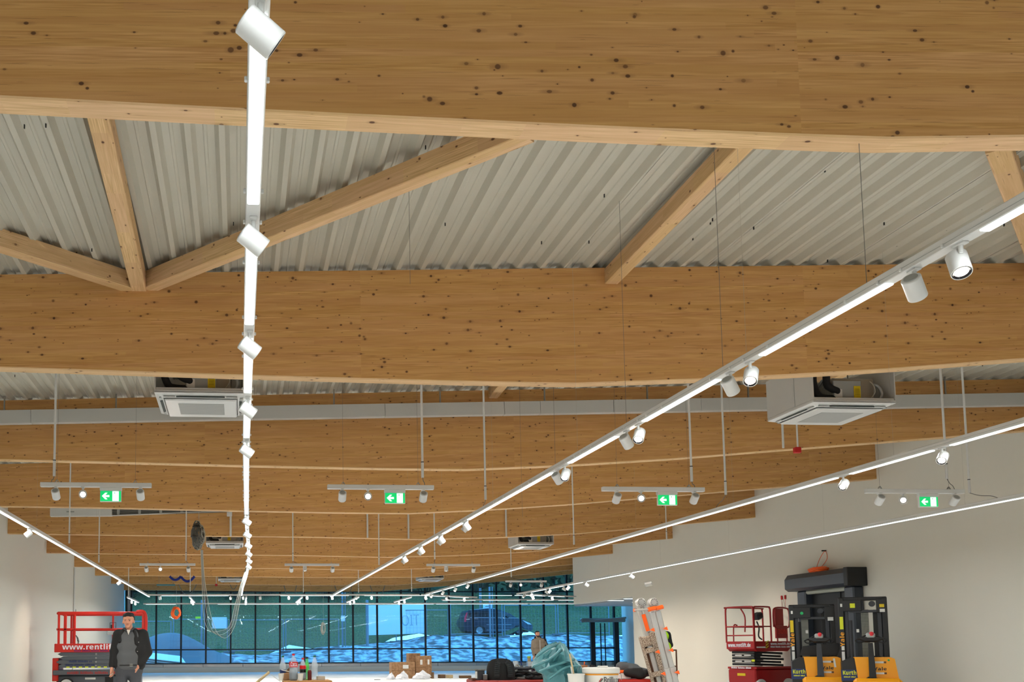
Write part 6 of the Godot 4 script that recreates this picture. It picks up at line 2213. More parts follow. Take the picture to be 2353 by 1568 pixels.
	box(s, Vector3(0.02, 0.315, 0), Vector3(0.1, 0.02, 0.07), Basis(), 0.008)
	obj("lid_knob", s, mats["bucket white"], t)
	for yy in [0.235, 0.112]:
		s = mb()
		lathe(s, Vector3.ZERO, [Vector2(0.1755 + (yy - 0.12) * 0.086, yy - 0.008), Vector2(0.1771 + (yy - 0.12) * 0.086, yy + 0.008)], 36, sc)
		obj("stripe", s, mats["label orange"], t)
	s = mb()
	prism(s, [Vector2(-0.078, 0.153), Vector2(-0.078, 0.165), Vector2(-0.05, 0.2), Vector2(-0.05, 0.188)], Transform3D(Basis(), Vector3(0.005, 0, 0.131)), 0.008)
	obj("emblem_red", s, mats["label red"], t)
	s = mb()
	prism(s, [Vector2(-0.064, 0.15), Vector2(-0.064, 0.162), Vector2(-0.036, 0.197), Vector2(-0.036, 0.185)], Transform3D(Basis(), Vector3(0.005, 0, 0.131)), 0.008)
	obj("emblem_green", s, mats["label green"], t)
	lettering("Brillux", 0.062, mats["print black"], t, Vector3(0.062, 0.174, 0.134), Basis(), "lettering", -0.165, "Droid Sans", false)
	for sx in [-1.0, 1.0]:
		s = mb()
		tube(s, spline([Vector3(sx * 0.19, 0.24, 0.02), Vector3(sx * 0.207, 0.235, 0.03), Vector3(sx * 0.204, 0.17, 0.05)], 4), 0.004, 6)
		obj("handle_wire", s, mats["galvanised"], t)
	q = Vector3(3.585, 0.833, -10.5)
	t = thing("paint_bucket", "small open white bucket with stirring sticks, left of the large one", "bucket", Vector3(q.x, 0.64, q.z))
	s = mb()
	lathe(s, Vector3.ZERO, [Vector2(0, 0), Vector2(0.075, 0), Vector2(0.088, 0.23), Vector2(0.094, 0.232), Vector2(0.094, 0.244), Vector2(0.084, 0.244), Vector2(0.07, 0.02), Vector2(0.0, 0.02)], 26)
	obj("body", s, mats["bucket white"], t)
	for k in 2:
		s = mb()
		var tip: Vector3 = [Vector3(3.521, 1.092, -10.5), Vector3(3.532, 0.958, -10.5)][k] - t.position
		bar(s, Vector3(0.01 - 0.02 * k, 0.05, 0), tip, 0.016, 0.006, Vector3(0, 0, 1))
		obj("stirring_stick", s, mats["wood light" if k == 0 else "white label"], t)
	# things behind the bucket
	q = on_bench(Vector3(4.109, 0.935, -11.85))
	t = thing("cardboard_box", "brown cardboard box on the red bench behind the paint buckets", "box", q)
	s = mb()
	box(s, Vector3(0, 0.08, 0), Vector3(0.13, 0.16, 0.1), Basis(), 0.003)
	obj("body", s, mats["cardboard"], t)
	s = mb()
	box(s, Vector3(0.03, 0.07, 0.0515), Vector3(0.04, 0.06, 0.002))
	obj("print", s, mats["cardboard dark"], t)
	s = mb()
	cyl(s, Vector3(0.04, 0.15, 0), Vector3(0.045, 0.2, 0), 0.006, 6)
	obj("screwdriver", s, mats["orange"], t)
	q = on_bench(Vector3(4.231, 0.945, -11.8))
	t = thing("flask", "dark red flask with a black lid behind the large paint bucket", "flask", q)
	s = mb()
	lathe(s, Vector3.ZERO, [Vector2(0, 0), Vector2(0.036, 0), Vector2(0.036, 0.1), Vector2(0.033, 0.108), Vector2(0, 0.108)], 18)
	obj("body", s, mats["label red"], t)
	s = mb()
	lathe(s, Vector3(0, 0.108, 0), [Vector2(0.034, 0), Vector2(0.034, 0.05), Vector2(0, 0.055)], 18)
	obj("lid", s, mats["coat black"], t)
	q = on_bench(Vector3(4.492, 0.837, -11.5))
	t = thing("tool_case", "white tool case with an orange lid on the red bench beside the jackets", "case", q)
	s = mb()
	box(s, Vector3(0, 0.035, 0), Vector3(0.14, 0.07, 0.12), Basis(), 0.008)
	obj("body", s, mats["white plastic"], t)
	s = mb()
	box(s, Vector3(-0.01, 0.087, 0), Vector3(0.13, 0.034, 0.12), Basis(), 0.012)
	obj("lid", s, mats["orange"], t)
	# jackets thrown on the bench
	q = on_bench(Vector3(4.689, 0.818, -11.6))
	t = thing("jacket", "grey work jacket thrown in a heap at the right end of the red bench", "jacket", q)
	blob(t, "cloth", mats["jacket grey"], [[-0.16, 0.14, -0.05, 0.0, 0.12, -0.03, 0.062, 0.055], [-0.05, 0.1, 0.0, 0.14, 0.07, 0.0, 0.06, 0.045], [-0.18, 0.06, -0.06, 0.1, 0.05, -0.05, 0.055, 0.05]], 0.011, 0.02)
	q = on_bench(Vector3(4.636, 0.798, -11.42))
	t = thing("jacket", "black crumpled jacket in front of the grey one on the red bench", "jacket", q)
	blob(t, "cloth", mats["coat black"], [[-0.12, 0.08, 0.0, 0.02, 0.06, 0.03, 0.05, 0.055], [0.0, 0.05, 0.03, 0.1, 0.08, 0.0, 0.05, 0.03], [-0.06, 0.1, 0.02, 0.04, 0.11, 0.0, 0.03, 0.022]], 0.01, 0.015)

# ---------------------------------------------------------------- small table with drinks
func bottle(label: String, at: Vector3, h: float, r: float, m: String, cap: String, kind: int) -> void:
	var t := thing("drink_bottle", label, "bottle", at, 0.0, "plastic drink bottles on the small table")
	var s := mb()
	lathe(s, Vector3.ZERO, [Vector2(0, 0.004), Vector2(r * 0.75, 0.0), Vector2(r, 0.02), Vector2(r, h * 0.33), Vector2(r * 0.9, h * 0.42), Vector2(r, h * 0.5), Vector2(r, h * 0.6), Vector2(r * 0.72, h * 0.76), Vector2(0.016, h * 0.9), Vector2(0.014, h * 0.95)], 20)
	obj("body", s, mats[m], t)
	s = mb()
	cyl(s, Vector3(0, h * 0.93, 0), Vector3(0, h, 0), 0.0175, 12, 0.003)
	obj("cap", s, mats[cap], t)
	if kind == 1 or kind == 2:
		s = mb()
		var top := h * (0.3 if kind == 1 else 0.5)
		lathe(s, Vector3.ZERO, [Vector2(0, 0.006), Vector2(r * 0.72, 0.004), Vector2(r * 0.985, 0.022), Vector2(r * 0.985, top), Vector2(0, top)], 20)
		obj("cola", s, mats["cola"], t)
		s = mb()
		lathe(s, Vector3.ZERO, [Vector2(r + 0.001, h * 0.5), Vector2(r + 0.001, h * 0.7 if kind == 1 else h * 0.66)], 20)
		obj("label", s, mats["cola label"], t)
		if kind == 1:
			lettering("Coca", 0.05, mats["print white"], t, Vector3(0, h * 0.61, r + 0.002), Basis(Vector3(0, 0, 1), 0.06), "lettering", -0.075, "Droid Serif", true)
			s = mb()
			lathe(s, Vector3.ZERO, [Vector2(r + 0.0018, h * 0.535), Vector2(r + 0.0018, h * 0.545)], 20)
			obj("label_line", s, mats["print white"], t)
	elif kind == 3:
		s = mb()
		lathe(s, Vector3.ZERO, [Vector2(r + 0.001, h * 0.24), Vector2(r + 0.001, h * 0.42)], 20)
		obj("label", s, mats["sticker blue"], t)

func build_table() -> void:
	var zt := -12.75
	var a: Vector3 = Vector3(0.554, 0.794, -12.5)
	var e: Vector3 = Vector3(1.156, 0.79, -12.5)
	var yt := 0.765
	var t := thing("small_table", "small wooden table crowded with drink bottles and cups", "table", Vector3((a.x + e.x) / 2, 0, zt))
	var w := e.x - a.x
	var s := mb()
	box(s, Vector3(0, yt - 0.0175, 0), Vector3(w, 0.035, 0.55), Basis(), 0.006)
	obj("top", s, mats["wood top"], t)
	s = mb()
	box(s, Vector3(0, yt - 0.075, 0), Vector3(w - 0.08, 0.08, 0.46), Basis(), 0.004)
	obj("apron", s, mats["wood top"], t)
	for x in [-w / 2 + 0.06, w / 2 - 0.06]:
		for z in [-0.2, 0.2]:
			s = mb()
			box(s, Vector3(x, (yt - 0.04) / 2, z), Vector3(0.045, yt - 0.04, 0.045), Basis(), 0.005)
			obj("leg", s, mats["wood top"], t)
	var f := func(p: Vector3) -> Vector3: return Vector3(p.x, yt, p.z)
	bottle("large nearly empty cola bottle with a red label, front of the small table", f.call(Vector3(0.68, 0.818, -12.58)), 0.335, 0.054, "clear bottle", "cola label", 1)
	bottle("half-full cola bottle with a red label behind the paper cup", f.call(Vector3(0.808, 0.812, -12.75)), 0.28, 0.04, "clear bottle", "cola label", 2)
	bottle("clear empty water bottle with a green cap at the table's left edge", f.call(Vector3(0.558, 0.811, -12.85)), 0.31, 0.038, "clear bottle", "cap green", 3)
	bottle("clear empty water bottle with a green cap at the table's right side", f.call(Vector3(0.961, 0.81, -12.8)), 0.31, 0.041, "clear bottle", "cap green", 0)
	bottle("bright green empty bottle with a dark cap between cola and red juice", f.call(Vector3(0.869, 0.808, -12.88)), 0.29, 0.03, "green bottle", "coat black", 0)
	t = thing("juice_glass", "short red-brown juice bottle standing right of the green bottle", "bottle", f.call(Vector3(0.892, 0.807, -12.72)))
	s = mb()
	lathe(s, Vector3.ZERO, [Vector2(0, 0), Vector2(0.024, 0), Vector2(0.026, 0.01), Vector2(0.026, 0.105), Vector2(0.02, 0.125), Vector2(0, 0.127)], 18)
	obj("body", s, mats["juice red"], t)
	for q in [[Vector3(0.764, 0.792, -12.53), "white paper cup standing in front of the cola bottles"], [Vector3(0.526, 0.813, -12.6), "cream paper cup at the table's left edge"]]:
		t = thing("paper_cup", q[1], "cup", f.call(q[0]))
		s = mb()
		lathe(s, Vector3.ZERO, [Vector2(0, 0), Vector2(0.026, 0), Vector2(0.037, 0.088), Vector2(0.0385, 0.09), Vector2(0.036, 0.09), Vector2(0.026, 0.006), Vector2(0, 0.006)], 22)
		obj("body", s, mats["cup"], t)
	t = thing("cardboard_box", "open brown carton with a raised flap behind the large cola bottle", "box", f.call(Vector3(0.617, 0.812, -12.8)))
	s = mb()
	box(s, Vector3(0, 0.045, 0), Vector3(0.13, 0.09, 0.1), Basis(), 0.003)
	obj("body", s, mats["cardboard"], t)
	s = mb()
	prism(s, [Vector2(-0.05, 0.09), Vector2(0.06, 0.19), Vector2(0.064, 0.19), Vector2(0.066, 0.09)], Transform3D(Basis(), Vector3(0.0, 0, -0.05)), 0.004)
	obj("flap", s, mats["cardboard dark"], t)
	s = mb()
	bar(s, Vector3(-0.08, 0.13, 0.03), Vector3(0.05, 0.1, 0.06), 0.02, 0.008, Vector3.UP, 0.003)
	obj("paper_strip", s, mats["cup"], t)
	t = thing("cardboard_box", "small flat grey carton at the right end of the small table", "box", f.call(Vector3(1.031, 0.818, -12.7)), 0.25)
	s = mb()
	box(s, Vector3(0, 0.025, 0), Vector3(0.095, 0.05, 0.07), Basis(), 0.003)
	obj("body", s, mats["pale cable"], t)
	s = mb()
	box(s, Vector3(0, 0.0515, 0), Vector3(0.07, 0.003, 0.05))
	obj("top_paper", s, mats["white label"], t)
	# pole and white strip leaning left of the table
	var tip: Vector3 = Vector3(0.379, 0.873, -12.6)
	var low := Vector3(tip.x - 1.05, 0.02, tip.z + 0.15)
	s = mb()
	cyl(s, low - tip, Vector3.ZERO, 0.017, 10, 0.004)
	var o := obj("pole", s, mats["wood light"])
	o.position = tip
	tag(o, "bare wooden pole leaning up towards the table's left side", "pole")
	tip = Vector3(0.394, 0.846, -12.4)
	s = mb()
	bar(s, Vector3.ZERO, Vector3(0.602, 0.691, -12.38) - tip, 0.03, 0.008, Vector3.UP, 0.002)
	o = obj("wood_strip", s, mats["white label"])
	o.position = tip
	tag(o, "thin white strip leaning against the small table's front", "strip")

# ---------------------------------------------------------------- far clutter on the floor
func carton(label: String, x: float, z: float, size: Vector3, turn: float, m: String, tape := true) -> Node3D:
	var t := thing("cardboard_box", label, "box", Vector3(x, 0, z), turn)
	var s := mb()
	box(s, Vector3(0, size.y / 2, 0), size, Basis(), 0.008)
	obj("body", s, mats[m], t)
	if tape:
		s = mb()
		box(s, Vector3(size.x * 0.1, size.y * 0.72, size.z / 2 + 0.002), Vector3(size.x * 0.24, size.y * 0.22, 0.004))
		obj("label", s, mats["white label"], t)
		s = mb()
		box(s, Vector3(0, size.y * 0.5, size.z / 2 + 0.001), Vector3(size.x, 0.012, 0.003))
		obj("seam", s, mats["cardboard dark"], t)
	return t

func build_floor_clutter() -> void:
	carton("wide brown cardboard box with a white and red label on the far floor", Vector3(6.198, 0.326, -38).x, -38.0, Vector3(0.9, 0.62, 0.5), 0.03, "cardboard")
	carton("tall open brown cardboard box behind the wide one on the far floor", Vector3(6.755, 0.309, -38.6).x, -38.7, Vector3(0.46, 0.95, 0.4), 0.1, "cardboard", false)
	carton("tall narrow brown cardboard box right of the open one, two white labels", Vector3(6.918, 0.321, -38).x, -38.05, Vector3(0.36, 0.85, 0.3), -0.2, "cardboard")
	carton("tall narrow brown cardboard box at the right end of the far box group", Vector3(7.17, 0.32, -38).x, -38.05, Vector3(0.3, 0.86, 0.3), 0.0, "cardboard")
	carton("small brown box with a black strap lying on the far floor", Vector3(7.722, 0.068, -38).x, -38.0, Vector3(0.24, 0.14, 0.2), 0.3, "cardboard dark", false)
	carton("small upright brown strip of packaging right of the white sheets on the floor", Vector3(7.291, 0.082, -37.6).x, -37.6, Vector3(0.1, 0.24, 0.08), 0.0, "cardboard dark", false)
	carton("pale crumpled carton between the strapped box and the flat pieces on the floor", Vector3(8.042, 0.066, -38).x, -38.1, Vector3(0.2, 0.12, 0.2), 0.6, "wood light", false)
	carton("flat brown cardboard pieces on the far floor left of the red bench", Vector3(8.581, 0.046, -38).x, -37.8, Vector3(0.44, 0.1, 0.3), -0.1, "cardboard dark", false)
	var k := 0
	for q in [[Vector3(5.562, 0.116, -36.8), 0.17, 0.26, "left heap of white crumpled plastic wrap in front of the cardboard boxes"], [Vector3(6.016, 0.158, -36.9), 0.26, 0.3, "middle heap of white crumpled plastic wrap in front of the cardboard boxes"], [Vector3(6.75, 0.151, -37), 0.36, 0.33, "widest heap of white crumpled plastic wrap at the right of the cardboard boxes"]]:
		var g := RandomNumberGenerator.new()
		g.seed = 60 + k
		var s := mb()
		var rows := []
		for i in 7:
			var r := []
			for j in 16:
				var an := TAU * j / 16
				var f := i / 6.0
				r.append(Vector3(cos(an) * q[1] * (1.0 - f * f) * g.randf_range(0.75, 1.15) + f * 0.05, maxf(0.005, q[2] * f * g.randf_range(0.8, 1.1)), sin(an) * 0.22 * (1.0 - f * f) * g.randf_range(0.75, 1.15)))
			rows.append(r)
		for i in 6:
			for j in 16:
				var l := (j + 1) % 16
				var out: Vector3 = rows[i][j] + rows[i + 1][l] + Vector3(0, 0.02, 0)
				face(s, [rows[i][j], rows[i][l], rows[i + 1][l]], out)
				face(s, [rows[i][j], rows[i + 1][l], rows[i + 1][j]], out)
		var o := obj("plastic_wrap", s, mats["wrap"])
		o.position = Vector3(q[0].x, 0, q[0].z)
		tag(o, q[3], "plastic wrap", "heaps of white wrap on the far floor")
		k += 1
	var s := mb()
	tube(s, ring(Vector3(0, 0.012, 0), Vector3(0.11, 0, 0) * 10, Vector3(0, 0, 0.06) * 10, 0.1, 16), 0.01, 6, true)
	var o := obj("wire_loop", s, mats["cable"])
	o.position = Vector3(Vector3(5.035, 0.049, -36.5).x, 0, -36.5)
	tag(o, "dark loop of wire lying on the pale floor left of the white wrap", "wire")
	# boards with painters' things near the sill at right
	var p: Vector3 = Vector3(12.823, 0.235, -45)
	var t := thing("plasterboard_stack", "low stack of white plasterboards under the painters' things before the sill", "board stack", Vector3(p.x, 0, p.z))
	for i in 9:
		s = mb()
		box(s, Vector3(0.01 * (i % 3), 0.015 + i * 0.03, 0.01 * (i % 2)), Vector3(1.5, 0.028, 0.7), Basis(), 0.003)
		obj("board", s, mats["white label"], t)
	p = Vector3(12.563, 0.335, -45)
	t = thing("paint_bucket", "white bucket on the plasterboards before the sill", "bucket", Vector3(p.x, 0.27, p.z))
	s = mb()
	lathe(s, Vector3.ZERO, [Vector2(0, 0), Vector2(0.11, 0), Vector2(0.125, 0.25), Vector2(0.133, 0.255), Vector2(0.133, 0.27), Vector2(0.118, 0.27), Vector2(0.1, 0.02), Vector2(0, 0.02)], 20)
	obj("body", s, mats["bucket white"], t)
	p = Vector3(12.797, 0.335, -44.9)
	t = thing("paint_brush", "blue-handled broad brush standing on the plasterboards", "brush", Vector3(p.x, 0.27, p.z))
	s = mb()
	box(s, Vector3(0.02, 0.03, 0), Vector3(0.13, 0.06, 0.06), Basis(), 0.01)
	obj("bristles", s, mats["cable"], t)
	s = mb()
	cyl(s, Vector3(0.02, 0.06, 0), Vector3(-0.02, 0.27, 0), 0.02, 8, 0.004)
	obj("handle", s, mats["blue plastic"], t)
	p = Vector3(13.19, 0.331, -45)
	t = thing("carton", "white carton on the plasterboards carrying a yellow-capped tub", "carton", Vector3(p.x, 0.27, p.z))
	s = mb()
	box(s, Vector3(0.06, 0.12, 0), Vector3(0.3, 0.24, 0.25), Basis(), 0.006)
	obj("body", s, mats["white label"], t)
	t = thing("tub", "tub with a yellow cap standing on the white carton before the sill", "tub", Vector3(p.x, 0.51, p.z))
	s = mb()
	lathe(s, Vector3.ZERO, [Vector2(0, 0), Vector2(0.075, 0), Vector2(0.078, 0.17), Vector2(0, 0.17)], 16)
	obj("body", s, mats["wood light"], t)
	s = mb()
	cyl(s, Vector3(0, 0.17, 0), Vector3(0, 0.24, 0), 0.085, 16, 0.008)
	obj("cap", s, mats["print yellow"], t)
	# red-brown trolley frame behind the ladders
	p = Vector3(9.728, 1.033, -22)
	t = thing("trolley", "rusty red tube trolley behind the bright folding ladder", "trolley", Vector3(p.x, 0, p.z))
	var top := 1.17 - 9.0 / 104.5
	for x in [-0.14, 0.11]:
		for z in [0.0, -0.5]:
			s = mb()
			cyl(s, Vector3(x, 0.1, z), Vector3(x, top, z), 0.018, 8)
			obj("post", s, mats["ladder brown"], t)
	for y in [top, 0.72, 0.35]:
		s = mb()
		bar(s, Vector3(-0.14, y, 0), Vector3(0.11, y, 0), 0.03, 0.03)
		bar(s, Vector3(-0.14, y, -0.5), Vector3(0.11, y, -0.5), 0.03, 0.03)
		bar(s, Vector3(0.11, y, -0.5), Vector3(0.11, y, 0), 0.03, 0.03)
		bar(s, Vector3(-0.14, y, -0.5), Vector3(-0.14, y, 0), 0.03, 0.03)
		obj("rail", s, mats["ladder brown"], t)
	s = mb()
	box(s, Vector3(0.0, 0.36, -0.25), Vector3(0.22, 0.02, 0.48))
	obj("shelf", s, mats["ladder brown"], t)
	for x in [-0.14, 0.11]:
		for z in [0.0, -0.5]:
			s = mb()
			lathe(s, Vector3(x - 0.015, 0.06, z), [Vector2(0, 0), Vector2(0.06, 0), Vector2(0.06, 0.03), Vector2(0, 0.03)], 14, Basis(Vector3(0, 0, 1), -PI / 2))
			obj("wheel", s, mats["rubber"], t)

# ---------------------------------------------------------------- figures
func blob(parent: Node, called: String, m: Material, bones: Array, cell: float, k: float) -> MeshInstance3D:
	# one continuous surface round tapered bones [ax ay az bx by bz ra rb]: smooth minimum of capsules, meshed as surface nets
	var lo := Vector3.INF
	var hi := -Vector3.INF
	for b in bones:
		var r: float = max(b[6], b[7]) + k + cell * 2
		for o in [0, 3]:
			var p := Vector3(b[o], b[o + 1], b[o + 2])
			lo = lo.min(p - Vector3.ONE * r)
			hi = hi.max(p + Vector3.ONE * r)
	var n := Vector3i(((hi - lo) / cell).ceil()) + Vector3i.ONE
	var f := PackedFloat32Array()
	f.resize(n.x * n.y * n.z)
	f.fill(9.0)
	for b in bones:
		var a := Vector3(b[0], b[1], b[2])
		var ab := Vector3(b[3], b[4], b[5]) - a
		var ll: float = maxf(ab.length_squared(), 1e-9)
		var r: float = max(b[6], b[7]) + k + cell * 2
		var e := a + ab
		var i0 := Vector3i(((a.min(e) - Vector3.ONE * r - lo) / cell).floor()).max(Vector3i.ZERO)
		var i1 := Vector3i(((a.max(e) + Vector3.ONE * r - lo) / cell).ceil()).min(n - Vector3i.ONE)
		for z in range(i0.z, i1.z + 1):
			for y in range(i0.y, i1.y + 1):
				var row := (z * n.y + y) * n.x
				for x in range(i0.x, i1.x + 1):
					var p := lo + Vector3(x, y, z) * cell - a
					var t := clampf(p.dot(ab) / ll, 0.0, 1.0)
					var d: float = (p - ab * t).length() - lerpf(b[6], b[7], t)
					var g := f[row + x]
					var h := maxf(k - absf(d - g), 0.0) / k
					f[row + x] = minf(d, g) - h * h * k * 0.25
	var id := {}
	var v := PackedVector3Array()
	var st := [1, n.x, n.x * n.y]
	var near := []
	for z in n.z - 1:
		for y in n.y - 1:
			var row := (z * n.y + y) * n.x
			for x in n.x - 1:
				var o := row + x
				var f0 := f[o]
				if f0 > cell * 3 or f0 < -cell * 3: continue
				var c := [f0, f[o + 1], f[o + st[1]], f[o + 1 + st[1]], f[o + st[2]], f[o + 1 + st[2]], f[o + st[1] + st[2]], f[o + 1 + st[1] + st[2]]]
				var ins := 0
				for q in c: if q < 0: ins += 1
				if ins == 0 or ins == 8: continue
				var sum := Vector3.ZERO
				var cnt := 0
				for q in [[0, 1], [2, 3], [4, 5], [6, 7], [0, 2], [1, 3], [4, 6], [5, 7], [0, 4], [1, 5], [2, 6], [3, 7]]:
					var d0: float = c[q[0]]
					var d1: float = c[q[1]]
					if (d0 < 0) == (d1 < 0): continue
					var t := d0 / (d0 - d1)
					sum += Vector3(q[0] & 1, (q[0] >> 1) & 1, q[0] >> 2).lerp(Vector3(q[1] & 1, (q[1] >> 1) & 1, q[1] >> 2), t)
					cnt += 1
				id[o] = v.size()
				near.append(o)
				v.append(lo + (Vector3(x, y, z) + sum / cnt) * cell)
	var idx := PackedInt32Array()
	for o in near:
		for ax in 3:
			var u: int = st[(ax + 1) % 3]
			var w: int = st[(ax + 2) % 3]
			var s0 := f[o] < 0
			if s0 == (f[o + st[ax]] < 0): continue
			if not (id.has(o - u) and id.has(o - w) and id.has(o - u - w)): continue
			var q := [id[o], id[o - u], id[o - u - w], id[o - w]]
			if not s0: q.reverse()
			for i in [0, 2, 1, 0, 3, 2]: idx.append(q[i])
	var nn := PackedVector3Array()
	nn.resize(v.size())
	for i in range(0, idx.size(), 3):
		var g := (v[idx[i + 2]] - v[idx[i]]).cross(v[idx[i + 1]] - v[idx[i]])
		for j in 3: nn[idx[i + j]] += g
	for i in nn.size(): nn[i] = nn[i].normalized()
	var arr := []
	arr.resize(Mesh.ARRAY_MAX)
	arr[Mesh.ARRAY_VERTEX] = v
	arr[Mesh.ARRAY_NORMAL] = nn
	arr[Mesh.ARRAY_INDEX] = idx
	var mesh := ArrayMesh.new()
	mesh.add_surface_from_arrays(Mesh.PRIMITIVE_TRIANGLES, arr)
	return put(called, mesh, m, parent)

func head(t: Node3D, at: Vector3, turn: Basis, cell: float, hair: float, beard := false) -> void:
	# «at» is the chin-height centre of the head; face towards local +z
	var h := Node3D.new()
	h.name = "head"
	t.add_child(h, true)
	h.transform = Transform3D(turn, at)
	blob(h, "face", mats["skin"], [
		[0, .125, -.012, 0, .12, -.035, .083, .083], [0, .085, .02, 0, .06, .03, .066, .055], [0, .03, .035, 0, .02, .045, .045, .036], [0, .008, .055, 0, .01, .05, .024, .026],
		[-.03, .075, .055, .03, .075, .055, .032, .032], [0, .108, .088, 0, .07, .106, .009, .014], [-.012, .066, .094, .012, .066, .094, .01, .01], [-.035, .122, .072, .035, .122, .072, .016, .016],
		[-.082, .09, -.012, -.084, .065, -.008, .014, .01], [.082, .09, -.012, .084, .065, -.008, .014, .01], [0, .02, -.02, 0, -.09, -.035, .056, .06]], cell, 0.016)
	for sx in [-1.0, 1.0]:
		var s := mb()
		lathe(s, Vector3(sx * .034, .099, .077), [Vector2(0, -.008), Vector2(.009, -.004), Vector2(.0105, 0), Vector2(.009, .004), Vector2(0, .008)], 10)
		obj("eye", s, mats["eye"], h)
		s = mb()
		bar(s, Vector3(sx * .018, .117, .089), Vector3(sx * .052, .119, .078), .006, .008)
		obj("eyebrow", s, mats["hair dark"], h)
	var s := mb()
	bar(s, Vector3(-.022, .036, .083), Vector3(.022, .036, .083), .007, .009, Vector3.UP, .003)
	obj("mouth", s, mats["lips"], h)
	blob(h, "hair", mats["hair dark"], [
		[-.038, .172, -.02, .038, .172, -.02, .045 + hair, .045 + hair], [-.03, .178, .03, .03, .18, .03, .026 + hair, .026 + hair], [0, .18, .0, 0, .17, -.05, .042 + hair, .05], [-.07, .135, -.03, -.073, .10, -.03, .022, .016], [.07, .135, -.03, .073, .10, -.03, .022, .016], [0, .12, -.08, 0, .06, -.08, .048, .036], [-.04, .12, -.065, .04, .12, -.065, .05, .05]], cell, 0.02)
	if beard:
		blob(h, "beard", mats["hair dark"], [[-.045, .03, .035, 0, .005, .058, .026, .032], [.045, .03, .035, 0, .005, .058, .026, .032]], cell, 0.012)

func hand(t: Node3D, wrist: Vector3, b: Basis, flip: float, curl: float) -> void:
	# y points from the fingertips to the wrist, z is the back of the hand; thumb on +x * flip
	var bones := [[0, .0, 0, 0, -.03, 0, .024, .026], [-.02, -.045, 0, -.02, -.085, -.004, .015, .014], [0.0, -.045, 0, 0.0, -.09, -.004, .016, .014], [.02, -.045, 0, .02, -.085, -.004, .016, .014]]
	for k in 4:
		var x := (-.03 + .02 * k) * flip * -1.0
		var l: float = [.062, .075, .08, .07][k] if flip < 0 else [.07, .08, .075, .06][k]
		var a := Vector3(-.03 + .02 * k, -.088, -.004)
		var ang := 0.0
		for j in 3:
			ang += curl * (0.6 + 0.35 * j)
			var e: Vector3 = a + Vector3(0, -cos(ang), -sin(ang)) * l * [.44, .32, .24][j]
			bones.append([a.x, a.y, a.z, e.x, e.y, e.z, .0092 - j * .0006, .0088 - j * .0008])
			a = e
	bones.append([.024 * flip, -.02, 0, .044 * flip, -.05, -.018, .014, .0115])
	bones.append([.044 * flip, -.05, -.018, .045 * flip, -.08, -.034, .011, .009])
	var m := blob(t, "hand", mats["skin"], bones, 0.0035, 0.006)
	m.transform = Transform3D(b, wrist)

